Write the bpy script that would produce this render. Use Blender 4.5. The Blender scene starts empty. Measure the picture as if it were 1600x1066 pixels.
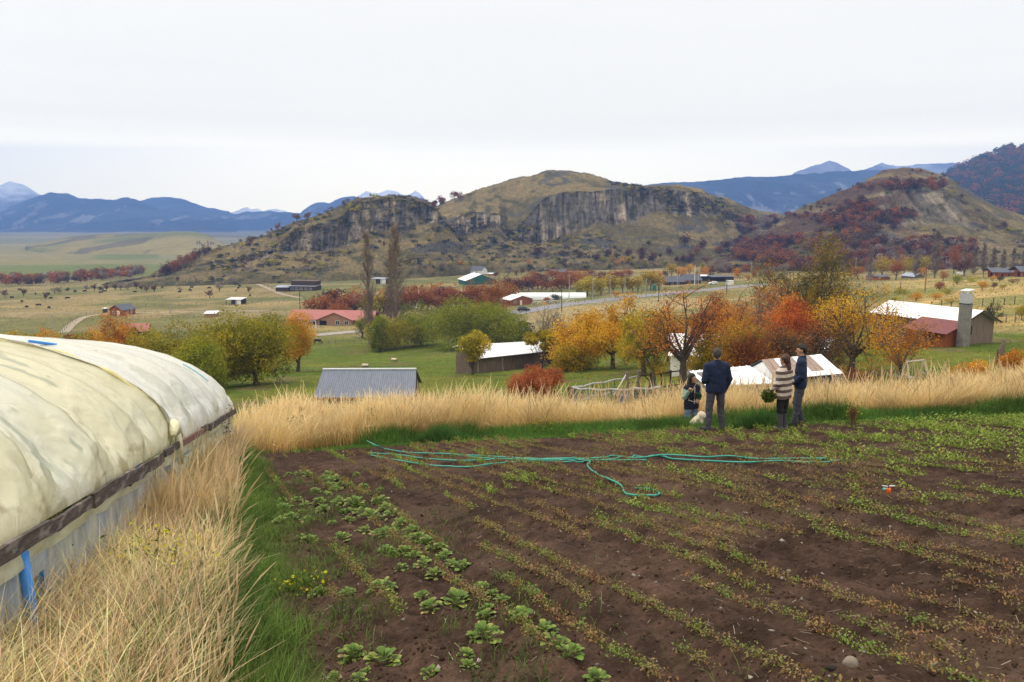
import bpy, math, random
import numpy as np
from math import radians, sin, cos, pi, tan, atan2, sqrt, exp, log
from mathutils import Vector, Matrix

SC = bpy.context.scene
COL = SC.collection
# ------------------------------------------------------------------ camera
F = 1244.0                      # focal length in photo pixels (28 mm on a 36 mm frame)
HOR = 345.0                     # row of the true horizon
PITCH = math.atan((533.0-HOR)/F)
EZ = 40.0                       # eye height in world metres (valley floor is about 5)
cam_d = bpy.data.cameras.new('camera'); cam = bpy.data.objects.new('camera', cam_d); COL.objects.link(cam)
cam.location = (0, 0, EZ); cam.rotation_euler = (pi/2-PITCH, 0, 0)
cam_d.lens = 28.0; cam_d.sensor_width = 36.0; cam_d.clip_start = 0.05; cam_d.clip_end = 40000
SC.camera = cam
# ------------------------------------------------------------------ sky (overcast) and sun
SUN_EL, SUN_AZ = radians(50), radians(-50)     # azimuth from +Y towards +X
HAZE_D = 2.1e-4; HAZE_COL = (.22, .42, 1, 1); HAZE_TOP = 640.0
HAZE_IN = (.08, .25, .65); SKY_T = (1.03, 1.025, 1.01)
world = bpy.data.worlds.new('World'); SC.world = world; world.use_nodes = True
def build_world():
    nt = world.node_tree; N = nt.nodes; L = nt.links
    for n in list(N): N.remove(n)
    out = N.new('ShaderNodeOutputWorld'); bg = N.new('ShaderNodeBackground'); L.new(bg.outputs[0], out.inputs[0])
    bg.inputs[1].default_value = 0.1
    sky = N.new('ShaderNodeTexSky'); sky.sky_type = 'NISHITA'; sky.sun_disc = False
    sky.sun_elevation = SUN_EL; sky.sun_rotation = SUN_AZ
    tc = N.new('ShaderNodeTexCoord')
    mp = N.new('ShaderNodeMapping'); mp.inputs['Scale'].default_value = (1.2, 1.2, 7.0); L.new(tc.outputs['Generated'], mp.inputs[0])
    no = N.new('ShaderNodeTexNoise'); no.inputs['Scale'].default_value = 1.6; no.inputs['Detail'].default_value = 5; no.inputs['Roughness'].default_value = .5
    L.new(mp.outputs[0], no.inputs['Vector'])
    cr = N.new('ShaderNodeValToRGB'); cr.color_ramp.elements[0].position = .25; cr.color_ramp.elements[1].position = .8
    cr.color_ramp.elements[0].color = (.94, .947, .965, 1); cr.color_ramp.elements[1].color = (1.015, 1.015, 1.015, 1)
    L.new(no.outputs['Fac'], cr.inputs[0])
    sx = N.new('ShaderNodeSeparateXYZ'); L.new(tc.outputs['Generated'], sx.inputs[0])
    # overcast boosted overhead to light the ground, along the horizon to offset haze
    gr = N.new('ShaderNodeMapRange'); gr.inputs['From Min'].default_value = 0; gr.inputs['From Max'].default_value = 1.0; L.new(sx.outputs[2], gr.inputs[0])
    rp = N.new('ShaderNodeValToRGB'); L.new(gr.outputs[0], rp.inputs[0])
    zs = [0, .05, .084, .089, .099, .115, .14, .17, .21, .26, .32, .42, .65, 1.0]
    rp.color_ramp.elements[0].position = 0; rp.color_ramp.elements[1].position = 1
    for z in zs[1:-1]: rp.color_ramp.elements.new(z)
    SKY_F = [1.0, .975, .95, .90, .85, .835, .87, .892, .913, .92, .925, .98, 1, 1]
    for k, z in enumerate(zs):
        T = exp(-HAZE_D*min(7300.0, HAZE_TOP/max(z, 1e-3)))
        c = [(SKY_T[i]-HAZE_IN[i]*(1-T))/T for i in range(3)]
        c = [q*SKY_F[k] for q in c]
        if z > .41: c = [q*w_*(1+1.45*min(1, (z-.41)/.45)) for q, w_ in zip(c, (1.05, 1, .93))]
        rp.color_ramp.elements[k].color = (*c, 1)
    ml = N.new('ShaderNodeMix'); ml.data_type = 'RGBA'; ml.blend_type = 'MULTIPLY'; ml.inputs[0].default_value = 1; L.new(cr.outputs[0], ml.inputs['A']); L.new(rp.outputs[0], ml.inputs['B'])
    sc = N.new('ShaderNodeVectorMath'); sc.operation = 'SCALE'; L.new(ml.outputs['Result'], sc.inputs[0]); sc.inputs['Scale'].default_value = 9.6
    mx = N.new('ShaderNodeMix'); mx.data_type = 'RGBA'; mx.inputs[0].default_value = .93
    L.new(sky.outputs[0], mx.inputs['A']); L.new(sc.outputs[0], mx.inputs['B']); L.new(mx.outputs['Result'], bg.inputs[0])
build_world()
sun_d = bpy.data.lights.new('sun', 'SUN'); sun = bpy.data.objects.new('sun', sun_d); COL.objects.link(sun)
sun_d.energy = 1.5; sun_d.angle = radians(12); sun_d.color = (1, .94, .84)
_sd = Vector((sin(SUN_AZ)*cos(SUN_EL), cos(SUN_AZ)*cos(SUN_EL), sin(SUN_EL)))
sun.rotation_euler = _sd.to_track_quat('Z', 'Y').to_euler()
SC.view_settings.view_transform = 'Standard'; SC.view_settings.look = 'None'
SC.view_settings.exposure = 0.0; SC.view_settings.gamma = 1.0; SC.view_settings.use_curve_mapping = False
SC.cycles.max_bounces = 6; SC.cycles.diffuse_bounces = 2; SC.cycles.glossy_bounces = 2
SC.cycles.transmission_bounces = 4; SC.cycles.transparent_max_bounces = 12; SC.cycles.volume_bounces = 0
SC.cycles.use_denoising = True
SC.cycles.caustics_reflective = False; SC.cycles.caustics_refractive = False

# ------------------------------------------------------------------ pixel <-> world
cp, sp = cos(PITCH), sin(PITCH)
def slope(py):
    v = (533.0-py)/F
    return (-sp+v*cp)/(cp+v*sp)
def P(px, py, Y):
    "world point seen at photo pixel px,py at ground distance Y"
    v = (533.0-np.asarray(py, float))/F
    d = cp+v*sp
    return np.stack(np.broadcast_arrays((np.asarray(px, float)-800)/F/d*Y, Y, EZ+(-sp+v*cp)/d*Y), -1)
def V3(a): return Vector((float(a[0]), float(a[1]), float(a[2])))
def proj(X, Y, Z):
    dz = Z-EZ; d = Y*cp-dz*sp; u = Y*sp+dz*cp
    return 800+F*X/d, 533-F*u/d
# ------------------------------------------------------------------ noise
_rs = np.random.RandomState(7)
_T = _rs.rand(256, 256)
def vnoise(x, y):
    x = np.asarray(x, float); y = np.asarray(y, float)
    xi = np.floor(x).astype(int); yi = np.floor(y).astype(int); fx = x-xi; fy = y-yi
    fx = fx*fx*(3-2*fx); fy = fy*fy*(3-2*fy)
    a = _T[xi & 255, yi & 255]; b = _T[(xi+1) & 255, yi & 255]; c = _T[xi & 255, (yi+1) & 255]; d = _T[(xi+1) & 255, (yi+1) & 255]
    return (a*(1-fx)+b*fx)*(1-fy)+(c*(1-fx)+d*fx)*fy
def fbm(x, y, o=4, g=.5):
    s = 0; a = 1; t = 0
    for k in range(o):
        s = s+a*vnoise(x*2**k+17.3*k, y*2**k+5.1*k); t += a; a *= g
    return s/t
def sst(a, b, x):
    t = np.clip((x-a)/(b-a), 0, 1); return t*t*(3-2*t)
# ------------------------------------------------------------------ ground height
TPX = [-700, 0, 300, 500, 750, 1000, 1250, 1450, 1600, 2300]
def _pl(px, Y): return -1.65-.184*Y+.055*(px-800)/F*Y
TAB = {  # depth -> height relative to the eye, per column of TPX
 30:   [-9.8, -9.6, -9.4, -9.2, -9.0, -8.8, -8.3, -7.6, -7.0, -6.5],
 45:   [-13.5, -13.0, -12.6, -12.4, -12.0, -10.5, -11.2, -10.2, -9.6, -9],
 64:   [-16.5, -16.2, -16.0, -15.8, -15.5, -13.2, -13.6, -12.4, -11.9, -11.5],
 80:   [-19, -18.8, -18.3, -17.9, -17.6, -15.8, -15, -13.6, -13.5, -13],
 100:  [-22, -21.5, -20.5, -20.0, -19.7, -18.8, -17, -15.0, -14.4, -14],
 130:  [-26, -25.5, -24.5, -23.9, -23.6, -22.5, -19.5, -15.9, -15.0, -15],
 170:  [-31, -30.5, -30, -29.6, -29.0, -27, -22.5, -16.8, -15.6, -15],
 213:  [-34.5, -34.5, -34.3, -33.6, -32.0, -30, -25, -18.4, -16.3, -15.5],
 270:  [-36.5, -36.3, -36, -34.5, -32.5, -31, -28, -20.5, -17.4, -16],
 350:  [-38.2, -38, -37.2, -35.5, -33.2, -31.6, -29.5, -24, -20, -18],
 450:  [-40, -40, -38.5, -36.6, -34.6, -32.8, -30.8, -27, -24, -22],
 560:  [-43, -43, -41, -38, -35.8, -34, -32, -30, -28, -26],
 800:  [-52, -52, -50, -45, -40, -38, -36, -36, -36, -36],
 1100: [-56, -56, -56, -52, -48, -45, -45, -45, -45, -45],
 7600: [-62]*10,
}
_lu = np.linspace(-2.6, 2.6, 261); _ly = np.linspace(log(20), log(7600), 300)
def _mk_tab():
    ys = sorted(TAB); cu = [(p-800)/F for p in TPX]
    rows = [[_pl(p, 20) for p in TPX]]+[TAB[y] for y in ys]
    g = np.array([np.interp(_lu, cu, r) for r in rows])
    lg = np.log([20]+ys)
    out = np.stack([np.interp(_ly, lg, g[:, i]) for i in range(len(_lu))], 1)
    for _ in range(6):
        q = np.pad(out, ((2, 2), (6, 6)), 'edge')
        q = sum(q[:, i:i+len(_lu)] for i in range(13))/13
        out = sum(q[i:i+len(_ly)] for i in range(5))/5
    return out
GT = _mk_tab()
def H0(X, Y):
    X = np.asarray(X, float); Y = np.asarray(Y, float)
    Yc = np.clip(Y, 20.001, 7500)
    u = np.clip(X/Yc, -2.59, 2.59); a = (u+2.6)/5.2*260; b = (np.log(Yc)-_ly[0])/(_ly[-1]-_ly[0])*299
    i = np.clip(a.astype(int), 0, 259); j = np.clip(b.astype(int), 0, 298); fa = a-i; fb = b-j
    t = (GT[j, i]*(1-fa)+GT[j, i+1]*fa)*(1-fb)+(GT[j+1, i]*(1-fa)+GT[j+1, i+1]*fa)*fb
    pl = -1.65-.184*Y+.055*X
    w = sst(18.6, 23.0, Y)
    return EZ+pl*(1-w)+t*w
RD = np.array([-.384, .923])     # direction of the crop rows
RN = np.array([.923, .384])
def edgeL(Y): return -1.1-(Y-3.9)*.353     # left edge of the dug field
def edgeF(X): return 18.2+.35*np.sin(X*.4)-.06*X
def soil_mask(X, Y):
    wob = .45*(fbm(X*.9, Y*.9, 3)-.5)
    return sst(-.25, .25, X-edgeL(Y)+wob)*sst(-.25, .3, edgeF(X)-.9-Y+wob)
def Hg(X, Y):
    X = np.asarray(X, float); Y = np.asarray(Y, float)
    h = H0(X, Y)
    m = soil_mask(X, Y)*(Y < 25)
    q = X*RN[0]+Y*RN[1]; s = X*RD[0]+Y*RD[1]
    furrow = np.cos(2*pi*q/.30)
    h = h+m*(.019*furrow*(.4+fbm(s*.8, q*1.1, 2))+.10*(fbm(q*1.3+9, s*1.0, 3)-.5)+.075*(fbm(q*5, s*3.2, 3)-.5)+.04*(fbm(q*18, s*18, 3)-.5))
    far = sst(22, 40, Y)
    h = h+far*(.5*(fbm(X*.12, Y*.12, 3)-.5)+.16*(fbm(X*.8, Y*.8, 2)-.5))+sst(300, 800, Y)*9*(fbm(X*.006, Y*.004, 3)-.5)
    return h
def G(px, py, y0=2.0, y1=3000.0):
    "ground point under a photo pixel"
    v = (533.0-py)/F; d = cp+v*sp; kx = (px-800)/F/d; kz = (-sp+v*cp)/d
    Y = np.exp(np.linspace(log(y0), log(y1), 2500))
    dif = EZ+kz*Y-Hg(kx*Y, Y)
    i = np.argmax(dif < 0)
    if dif[i] >= 0: i = len(Y)-1
    if i > 0:
        f = dif[i-1]/(dif[i-1]-dif[i]+1e-9); y = Y[i-1]+(Y[i]-Y[i-1])*f
    else: y = Y[0]
    return Vector((kx*y, y, float(Hg(kx*y, y))))
def GY(px, Y, dz=0.0):
    "ground point in photo column px at depth Y (column taken at the horizon row)"
    X = (px-800)/F/(cp+.15*sp)*Y
    return Vector((X, Y, float(Hg(X, Y))+dz))
# ------------------------------------------------------------------ mesh helpers
def new_obj(name, verts, faces, mat=None, parent=None, smooth=False, col=None, link=True):
    verts = np.asarray(verts, np.float32).reshape(-1, 3)
    me = bpy.data.meshes.new(name)
    if isinstance(faces, np.ndarray):
        k = faces.shape[1]; n = len(faces)
        me.vertices.add(len(verts)); me.vertices.foreach_set('co', verts.ravel())
        me.loops.add(n*k); me.loops.foreach_set('vertex_index', faces.astype(np.int32).ravel())
        me.polygons.add(n); me.polygons.foreach_set('loop_start', np.arange(0, n*k, k, dtype=np.int32))
        try: me.polygons.foreach_set('loop_total', np.full(n, k, np.int32))
        except Exception: pass
        me.update(calc_edges=True)
    else:
        me.from_pydata([tuple(map(float, v)) for v in verts], [], [tuple(int(i) for i in f) for f in faces]); me.update()
    if smooth: me.polygons.foreach_set('use_smooth', np.ones(len(me.polygons), bool))
    if col is not None:
        a = me.color_attributes.new('Col', 'FLOAT_COLOR', 'POINT')
        c = np.ones((len(verts), 4), np.float32); c[:, :3] = col; a.data.foreach_set('color', c.ravel())
    if mat:
        for m in (mat if isinstance(mat, (list, tuple)) else [mat]): me.materials.append(m)
    o = bpy.data.objects.new(name, me)
    if link: COL.objects.link(o)
    if parent: o.parent = parent
    return o
def tag(o, label=None, cat=None, group=None, kind=None):
    if label: o['label'] = label
    if cat: o['category'] = cat
    if group: o['group'] = group
    if kind: o['kind'] = kind
    return o
def empty(name, loc=(0, 0, 0), rz=0.0, label=None, cat=None, group=None):
    o = bpy.data.objects.new(name, None); COL.objects.link(o); o.location = loc; o.rotation_euler = (0, 0, rz)
    o.empty_display_size = .3
    return tag(o, label, cat, group)
KIDS = {}
def children(o): return [c for c in bpy.data.objects if c.parent == o]
def copy_tree(o, parent=None):
    if o.name not in KIDS: KIDS[o.name] = children(o)
    c = o.copy(); COL.objects.link(c); c.parent = parent
    KIDS[c.name] = [copy_tree(ch, c) for ch in KIDS[o.name]]
    return c
class MB:
    "collects simple solids into ONE mesh"
    def __init__(s): s.v = []; s.f = []; s.c = []; s.cur = (1, 1, 1)
    def add(s, v, f):
        n = len(s.v); s.v += [tuple(map(float, p)) for p in v]; s.f += [tuple(i+n for i in q) for q in f]; s.c += [s.cur]*len(v); return s
    def box(s, c, d, rz=0.0, M=None):
        x, y, z = d[0]/2, d[1]/2, d[2]/2
        p = [(-x, -y, -z), (x, -y, -z), (x, y, -z), (-x, y, -z), (-x, -y, z), (x, -y, z), (x, y, z), (-x, y, z)]
        cr, sr = cos(rz), sin(rz)
        if M is not None: p = [tuple(M @ Vector(q)) for q in p]
        else: p = [(q[0]*cr-q[1]*sr+c[0], q[0]*sr+q[1]*cr+c[1], q[2]+c[2]) for q in p]
        return s.add(p, [(0, 3, 2, 1), (4, 5, 6, 7), (0, 1, 5, 4), (1, 2, 6, 5), (2, 3, 7, 6), (3, 0, 4, 7)])
    def bx(s, x0, x1, y0, y1, z0, z1): return s.box(((x0+x1)/2, (y0+y1)/2, (z0+z1)/2), (x1-x0, y1-y0, z1-z0))
    def bar(s, a, b, w, h=None):
        a = Vector(a); b = Vector(b); d = b-a; q = d.to_track_quat('Z', 'Y').to_matrix().to_4x4()
        M = Matrix.Translation((a+b)/2) @ q
        return s.box((0, 0, 0), (w, h or w, d.length), M=M)
    def tube(s, pts, r, n=8, cap=True):
        pts = [Vector(p) for p in pts]; rr = r if isinstance(r, (list, tuple)) else [r]*len(pts)
        V = []; Fc = []
        up = Vector((0, 0, 1))
        prev = None
        for i, p in enumerate(pts):
            t = (pts[min(i+1, len(pts)-1)]-pts[max(i-1, 0)]).normalized()
            if prev is None: a = t.cross(up if abs(t.z) < .9 else Vector((1, 0, 0))).normalized()
            else: a = (prev-t*prev.dot(t)).normalized()
            prev = a; b = t.cross(a)
            for k in range(n):
                g = 2*pi*k/n; V.append(p+(a*cos(g)+b*sin(g))*rr[i])
        for i in range(len(pts)-1):
            for k in range(n): Fc.append((i*n+k, i*n+(k+1) % n, (i+1)*n+(k+1) % n, (i+1)*n+k))
        if cap: Fc.append(tuple(range(n-1, -1, -1))); Fc.append(tuple((len(pts)-1)*n+k for k in range(n)))
        return s.add(V, Fc)
    def prism(s, poly, d0, d1, axis='y'):
        n = len(poly)
        f = {'y': lambda a, b, d: (a, d, b), 'x': lambda a, b, d: (d, a, b), 'z': lambda a, b, d: (a, b, d)}[axis]
        V = [f(a, b, d0) for a, b in poly]+[f(a, b, d1) for a, b in poly]
        return s.add(V, [tuple(range(n-1, -1, -1)), tuple(range(n, 2*n))]+[(i, (i+1) % n, n+(i+1) % n, n+i) for i in range(n)])
    def slab(s, quad, th):
        "thick quad, given its top corners"
        q = [Vector(p) for p in quad]; nn = (q[1]-q[0]).cross(q[3]-q[0]).normalized()*th
        V = q+[p-nn for p in q]
        return s.add(V, [(0, 1, 2, 3), (7, 6, 5, 4), (0, 4, 5, 1), (1, 5, 6, 2), (2, 6, 7, 3), (3, 7, 4, 0)])
    def build(s, name, mat, parent=None, smooth=False, col=False):
        o = new_obj(name, np.array(s.v), s.f, mat, parent, smooth, np.array(s.c) if col else None)
        me = o.data
        import bmesh
        bm = bmesh.new(); bm.from_mesh(me); bmesh.ops.recalc_face_normals(bm, faces=bm.faces); bm.to_mesh(me); bm.free()
        return o
# ------------------------------------------------------------------ materials
def mat(name, col=(.5, .5, .5), rough=.8, metal=0.0, var=0.0, vs=3.0, bump=0.0, bs=20.0, attr=False, trans=0.0, spec=.3, stretch=None, dirt=None):
    m = bpy.data.materials.new(name); m.use_nodes = True; nt = m.node_tree; N = nt.nodes; L = nt.links
    b = N['Principled BSDF']; b.inputs['Roughness'].default_value = rough; b.inputs['Metallic'].default_value = metal
    b.inputs['Specular IOR Level'].default_value = spec
    tc = N.new('ShaderNodeTexCoord'); vec = tc.outputs['Object']
    if stretch:
        mp = N.new('ShaderNodeMapping'); mp.inputs['Scale'].default_value = stretch; L.new(vec, mp.inputs[0]); vec = mp.outputs[0]
    if attr: a = N.new('ShaderNodeAttribute'); a.attribute_name = 'Col'; base = a.outputs['Color']
    else: r = N.new('ShaderNodeRGB'); r.outputs[0].default_value = (*col, 1); base = r.outputs[0]
    if var > 0:
        n = N.new('ShaderNodeTexNoise'); n.inputs['Scale'].default_value = vs; n.inputs['Detail'].default_value = 6; n.inputs['Roughness'].default_value = .62; L.new(vec, n.inputs['Vector'])
        mr = N.new('ShaderNodeMapRange'); mr.inputs['From Min'].default_value = .28; mr.inputs['From Max'].default_value = .72
        mr.inputs['To Min'].default_value = 1-var; mr.inputs['To Max'].default_value = 1+var; L.new(n.outputs['Fac'], mr.inputs[0])
        s = N.new('ShaderNodeVectorMath'); s.operation = 'SCALE'; L.new(base, s.inputs[0]); L.new(mr.outputs[0], s.inputs['Scale']); base = s.outputs[0]
    if dirt:
        n2 = N.new('ShaderNodeTexNoise'); n2.inputs['Scale'].default_value = dirt[1]; n2.inputs['Detail'].default_value = 8; L.new(vec, n2.inputs['Vector'])
        c2 = N.new('ShaderNodeValToRGB'); c2.color_ramp.elements[0].position = dirt[2]; c2.color_ramp.elements[1].position = dirt[2]+.12
        L.new(n2.outputs['Fac'], c2.inputs[0])
        mx = N.new('ShaderNodeMix'); mx.data_type = 'RGBA'; L.new(c2.outputs[0], mx.inputs[0]); L.new(base, mx.inputs['A']); mx.inputs['B'].default_value = (*dirt[0], 1); base = mx.outputs['Result']
    L.new(base, b.inputs['Base Color'])
    if bump > 0:
        n3 = N.new('ShaderNodeTexNoise'); n3.inputs['Scale'].default_value = bs; n3.inputs['Detail'].default_value = 5; L.new(vec, n3.inputs['Vector'])
        bp = N.new('ShaderNodeBump'); bp.inputs['Strength'].default_value = bump; bp.inputs['Distance'].default_value = .05
        L.new(n3.outputs['Fac'], bp.inputs['Height']); L.new(bp.outputs[0], b.inputs['Normal'])
    if trans > 0:
        tr = N.new('ShaderNodeBsdfTranslucent'); L.new(base, tr.inputs[0]); ms = N.new('ShaderNodeMixShader'); ms.inputs[0].default_value = trans
        L.new(b.outputs[0], ms.inputs[1]); L.new(tr.outputs[0], ms.inputs[2]); L.new(ms.outputs[0], N['Material Output'].inputs[0])
    return m
# ================================================================== THE LAND
R = np.random.RandomState(11)
def lerp3(a, b, t): return np.asarray(a)*(1-t[..., None])+np.asarray(b)*t[..., None]
def ground_color(X, Y, Z):
    n1 = fbm(X*.05+3, Y*.05, 4); n2 = fbm(X*.5, Y*.5, 4); n3 = fbm(X*2.3, Y*2.3, 3)
    px = 800+F*(X/np.maximum(Y, .5))*.98
    straw = np.array([.33, .24, .115]); green = np.array([.085, .110, .010]); olive = np.array([.135, .128, .042]); tan = np.array([.235, .18, .075])
    lush = np.array([.065, .115, .014]); soil = np.array([.054, .032, .023])
    # near strip
    c = lerp3(np.array([.12, .12, .05]), straw*.8, sst(.4, .6, n2))
    m = soil_mask(X, Y)*(Y < 25)
    band = sst(-1.6, -.5, X-edgeL(Y))*(Y < 19)+sst(15.5, 17, Y)*(1-sst(19, 19.8, Y))
    c = lerp3(c, lush*.8, np.clip(band, 0, 1))
    sc = soil[None, None, :]*(.78+.5*fbm(X*3, Y*3, 4))[..., None] if X.ndim == 2 else soil*(.78+.5*fbm(X*3, Y*3, 4))[..., None]
    sc = sc*(.72+.56*sst(.3, .7, fbm(X*9+3, Y*9, 3)))[..., None]
    sc = lerp3(sc, np.array([.094, .060, .042]), .65*sst(.5, .75, fbm(X*.8+7, Y*.8, 3)))
    c = c*(1-m[..., None])+sc*m[..., None]
    # meadow
    mead = lerp3(green, np.array([.115, .125, .018]), sst(.35, .65, n1))
    mead = lerp3(mead, np.array([.13, .10, .05]), .75*sst(.60, .72, fbm(X*.16+20, Y*.12, 4)))
    mead = lerp3(mead, lush, .6*sst(.5, .7, fbm(X*.09+2, Y*.16, 3)))
    w = sst(24, 42, Y); c = c*(1-w[..., None])+mead*w[..., None]
    # tawny grassland beyond
    dry = lerp3(tan, olive, sst(.42, .6, n1)); dry = lerp3(dry, np.array([.25, .195, .105]), .6*sst(.52, .7, fbm(X*.02+9, Y*.05, 4)))
    dry = lerp3(dry, np.array([.10, .115, .04]), .75*sst(.56, .68, fbm(X*.012+31, Y*.035+4, 4)))
    gold = sst(1330, 1420, px)*sst(105, 125, Y)*(1-sst(300, 380, Y)); dry = dry*(1+gold[..., None]*np.array([.55, .42, .15]))
    dry = dry*(1+.22*(sst(830, 900, px)*(1-sst(1180, 1260, px))*(1-sst(330, 420, Y)))[..., None])
    lim = np.interp(px, [-400, 200, 500, 800, 900, 1000, 1200, 1330, 1420, 1600, 2400], [250, 250, 232, 215, 190, 150, 120, 130, 112, 108, 108])
    w = sst(.93, 1.06, Y/lim+.10*(n1-.5)); c = c*(1-w[..., None])+dry*w[..., None]
    # lower river plain with its bright green field
    pl = lerp3(np.array([.20, .172, .058]), np.array([.15, .15, .06]), sst(.4, .62, fbm(X*.004, Y*.002+8, 4)))
    pl = lerp3(pl, np.array([.25, .20, .09]), .8*sst(.55, .66, fbm(X*.002+4, Y*.006, 4)))
    gf = sst(640, 680, Y)*(1-sst(930, 985, Y))*(1-sst(262, 285, px)); pl = lerp3(pl, np.array([.12, .138, .028]), gf)
    gf = sst(1080, 1120, Y)*(1-sst(1270, 1300, Y))*sst(150, 175, px)*(1-sst(255, 270, px)); pl = lerp3(pl, np.array([.12, .138, .03]), gf)
    fw = sst(2500, 3200, Y); pl = lerp3(pl, np.array([.10, .08, .06]), fw*sst(.42, .6, fbm(X*.0016, Y*.0016+5, 4)))
    w = sst(560, 640, Y); c = c*(1-w[..., None])+pl*w[..., None]
    return c*(.86+.28*n3)[..., None]
def build_ground():
    Y0 = -6.0
    rn = np.exp(np.linspace(log(2.6), log(26.5), 760)); rf = np.exp(np.linspace(log(26.6), log(7280), 520))
    r = np.concatenate([rn, rf])
    t = np.linspace(-1, 1, 1001); uu = 1.9*np.sign(t)*(.42*np.abs(t)+.58*np.abs(t)**3)
    Yg = (r+Y0)[:, None]+0*uu[None]; Xg = r[:, None]*uu[None]
    Zg = Hg(Xg, Yg)
    n, m = Xg.shape
    v = np.stack([Xg, Yg, Zg], -1).reshape(-1, 3)
    i = np.arange((n-1)*(m-1)); a = (i//(m-1))*m+i % (m-1)
    f = np.stack([a, a+1, a+m+1, a+m], 1)
    col = ground_color(Xg, Yg, Zg).reshape(-1, 3)
    mt = bpy.data.materials.new('ground_cover'); mt.use_nodes = True; nt = mt.node_tree; N = nt.nodes; L = nt.links
    b = N['Principled BSDF']; b.inputs['Roughness'].default_value = 1; b.inputs['Specular IOR Level'].default_value = .08
    at = N.new('ShaderNodeAttribute'); at.attribute_name = 'Col'; tc = N.new('ShaderNodeTexCoord'); base = at.outputs['Color']
    for scale, lo, hi in ((28.0, .68, 1.32), (4.0, .78, 1.22), (.9, .72, 1.24), (.25, .82, 1.18), (.045, .85, 1.15)):
        no = N.new('ShaderNodeTexNoise'); no.inputs['Scale'].default_value = scale; no.inputs['Detail'].default_value = 5; no.inputs['Roughness'].default_value = .65
        L.new(tc.outputs['Object'], no.inputs['Vector'])
        mr = N.new('ShaderNodeMapRange'); mr.inputs['From Min'].default_value = .3; mr.inputs['From Max'].default_value = .7; mr.inputs['To Min'].default_value = lo; mr.inputs['To Max'].default_value = hi
        L.new(no.outputs['Fac'], mr.inputs[0]); s = N.new('ShaderNodeVectorMath'); s.operation = 'SCALE'; L.new(base, s.inputs[0]); L.new(mr.outputs[0], s.inputs['Scale']); base = s.outputs[0]
        if scale == 28.0: hn = no.outputs['Fac']
    L.new(base, b.inputs['Base Color'])
    bp = N.new('ShaderNodeBump'); bp.inputs['Strength'].default_value = .9; bp.inputs['Distance'].default_value = .035; L.new(hn, bp.inputs['Height']); L.new(bp.outputs[0], b.inputs['Normal'])
    o = new_obj('ground', v, f, mt, smooth=True, col=col); tag(o, kind='structure')
build_ground()

def terrain_mat(name, bs=.25, bump=1.0, dist=2.0, scales=((.6, .7, 1.3), (.12, .75, 1.25), (.02, .85, 1.15))):
    mt = bpy.data.materials.new(name); mt.use_nodes = True; nt = mt.node_tree; N = nt.nodes; L = nt.links
    b = N['Principled BSDF']; b.inputs['Roughness'].default_value = 1; b.inputs['Specular IOR Level'].default_value = .05
    at = N.new('ShaderNodeAttribute'); at.attribute_name = 'Col'; tc = N.new('ShaderNodeTexCoord'); base = at.outputs['Color']
    for k, (scale, lo, hi) in enumerate(scales):
        no = N.new('ShaderNodeTexNoise'); no.inputs['Scale'].default_value = scale; no.inputs['Detail'].default_value = 6; no.inputs['Roughness'].default_value = .68
        L.new(tc.outputs['Object'], no.inputs['Vector'])
        mr = N.new('ShaderNodeMapRange'); mr.inputs['From Min'].default_value = .3; mr.inputs['From Max'].default_value = .7; mr.inputs['To Min'].default_value = lo; mr.inputs['To Max'].default_value = hi
        L.new(no.outputs['Fac'], mr.inputs[0]); s = N.new('ShaderNodeVectorMath'); s.operation = 'SCALE'; L.new(base, s.inputs[0]); L.new(mr.outputs[0], s.inputs['Scale']); base = s.outputs[0]
        if k == 0: hn = no.outputs['Fac']
    L.new(base, b.inputs['Base Color'])
    bp = N.new('ShaderNodeBump'); bp.inputs['Strength'].default_value = bump; bp.inputs['Distance'].default_value = dist; L.new(hn, bp.inputs['Height']); L.new(bp.outputs[0], b.inputs['Normal'])
    return mt
HILLS = {}
def sheet(name, cols, ncol, tkn, colour, disp, material, label=None):
    """cols: list of (px, [(py, Y), ...]) with equally many knots; tkn: rows per knot interval"""
    px = np.array([c[0] for c in cols], float); K = len(cols[0][1])
    pxs = np.linspace(px[0], px[-1], ncol)
    kn = np.array([[list(k) for k in c[1]] for c in cols], float)      # C,K,2
    g = np.stack([np.stack([np.interp(pxs, px, kn[:, k, j]) for j in range(2)], -1) for k in range(K)], 0)   # K,ncol,2
    rows = []; tt = []
    for k in range(K-1):
        n = tkn[k]
        for i in range(n):
            t = i/n; rows.append(g[k]*(1-t)+g[k+1]*t); tt.append(k+t)
    rows.append(g[-1]); tt.append(K-1)
    A = np.array(rows); T = np.array(tt)[:, None]+0*pxs[None]
    PX = np.broadcast_to(pxs, T.shape)
    pts = P(PX, A[..., 0], A[..., 1])
    pts = disp(pts, PX, T)
    if name == 'hill':
        w = sst(0, .3, T); pts[..., 2] = pts[..., 2]*w+(1-w)*np.minimum(pts[..., 2], Hg(pts[..., 0], pts[..., 1])-3.0)
        low = Hg(pts[..., 0], pts[..., 1])-3.0; pts[0, :, 2] = low[0]
    n, m = T.shape
    i = np.arange((n-1)*(m-1)); a = (i//(m-1))*m+i % (m-1); f = np.stack([a, a+1, a+m+1, a+m], 1)
    o = new_obj(name, pts.reshape(-1, 3), f, material, smooth=True, col=colour(pts, PX, T).reshape(-1, 3))
    tag(o, kind='structure')
    HILLS[name+str(len(HILLS))] = pts
    o['rows'] = n
    return pts, PX, T
hm = terrain_mat('hill_grass_and_rock', dist=1.6, scales=((1.1, .45, 1.55), (.3, .6, 1.4), (.06, .8, 1.2)))
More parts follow.
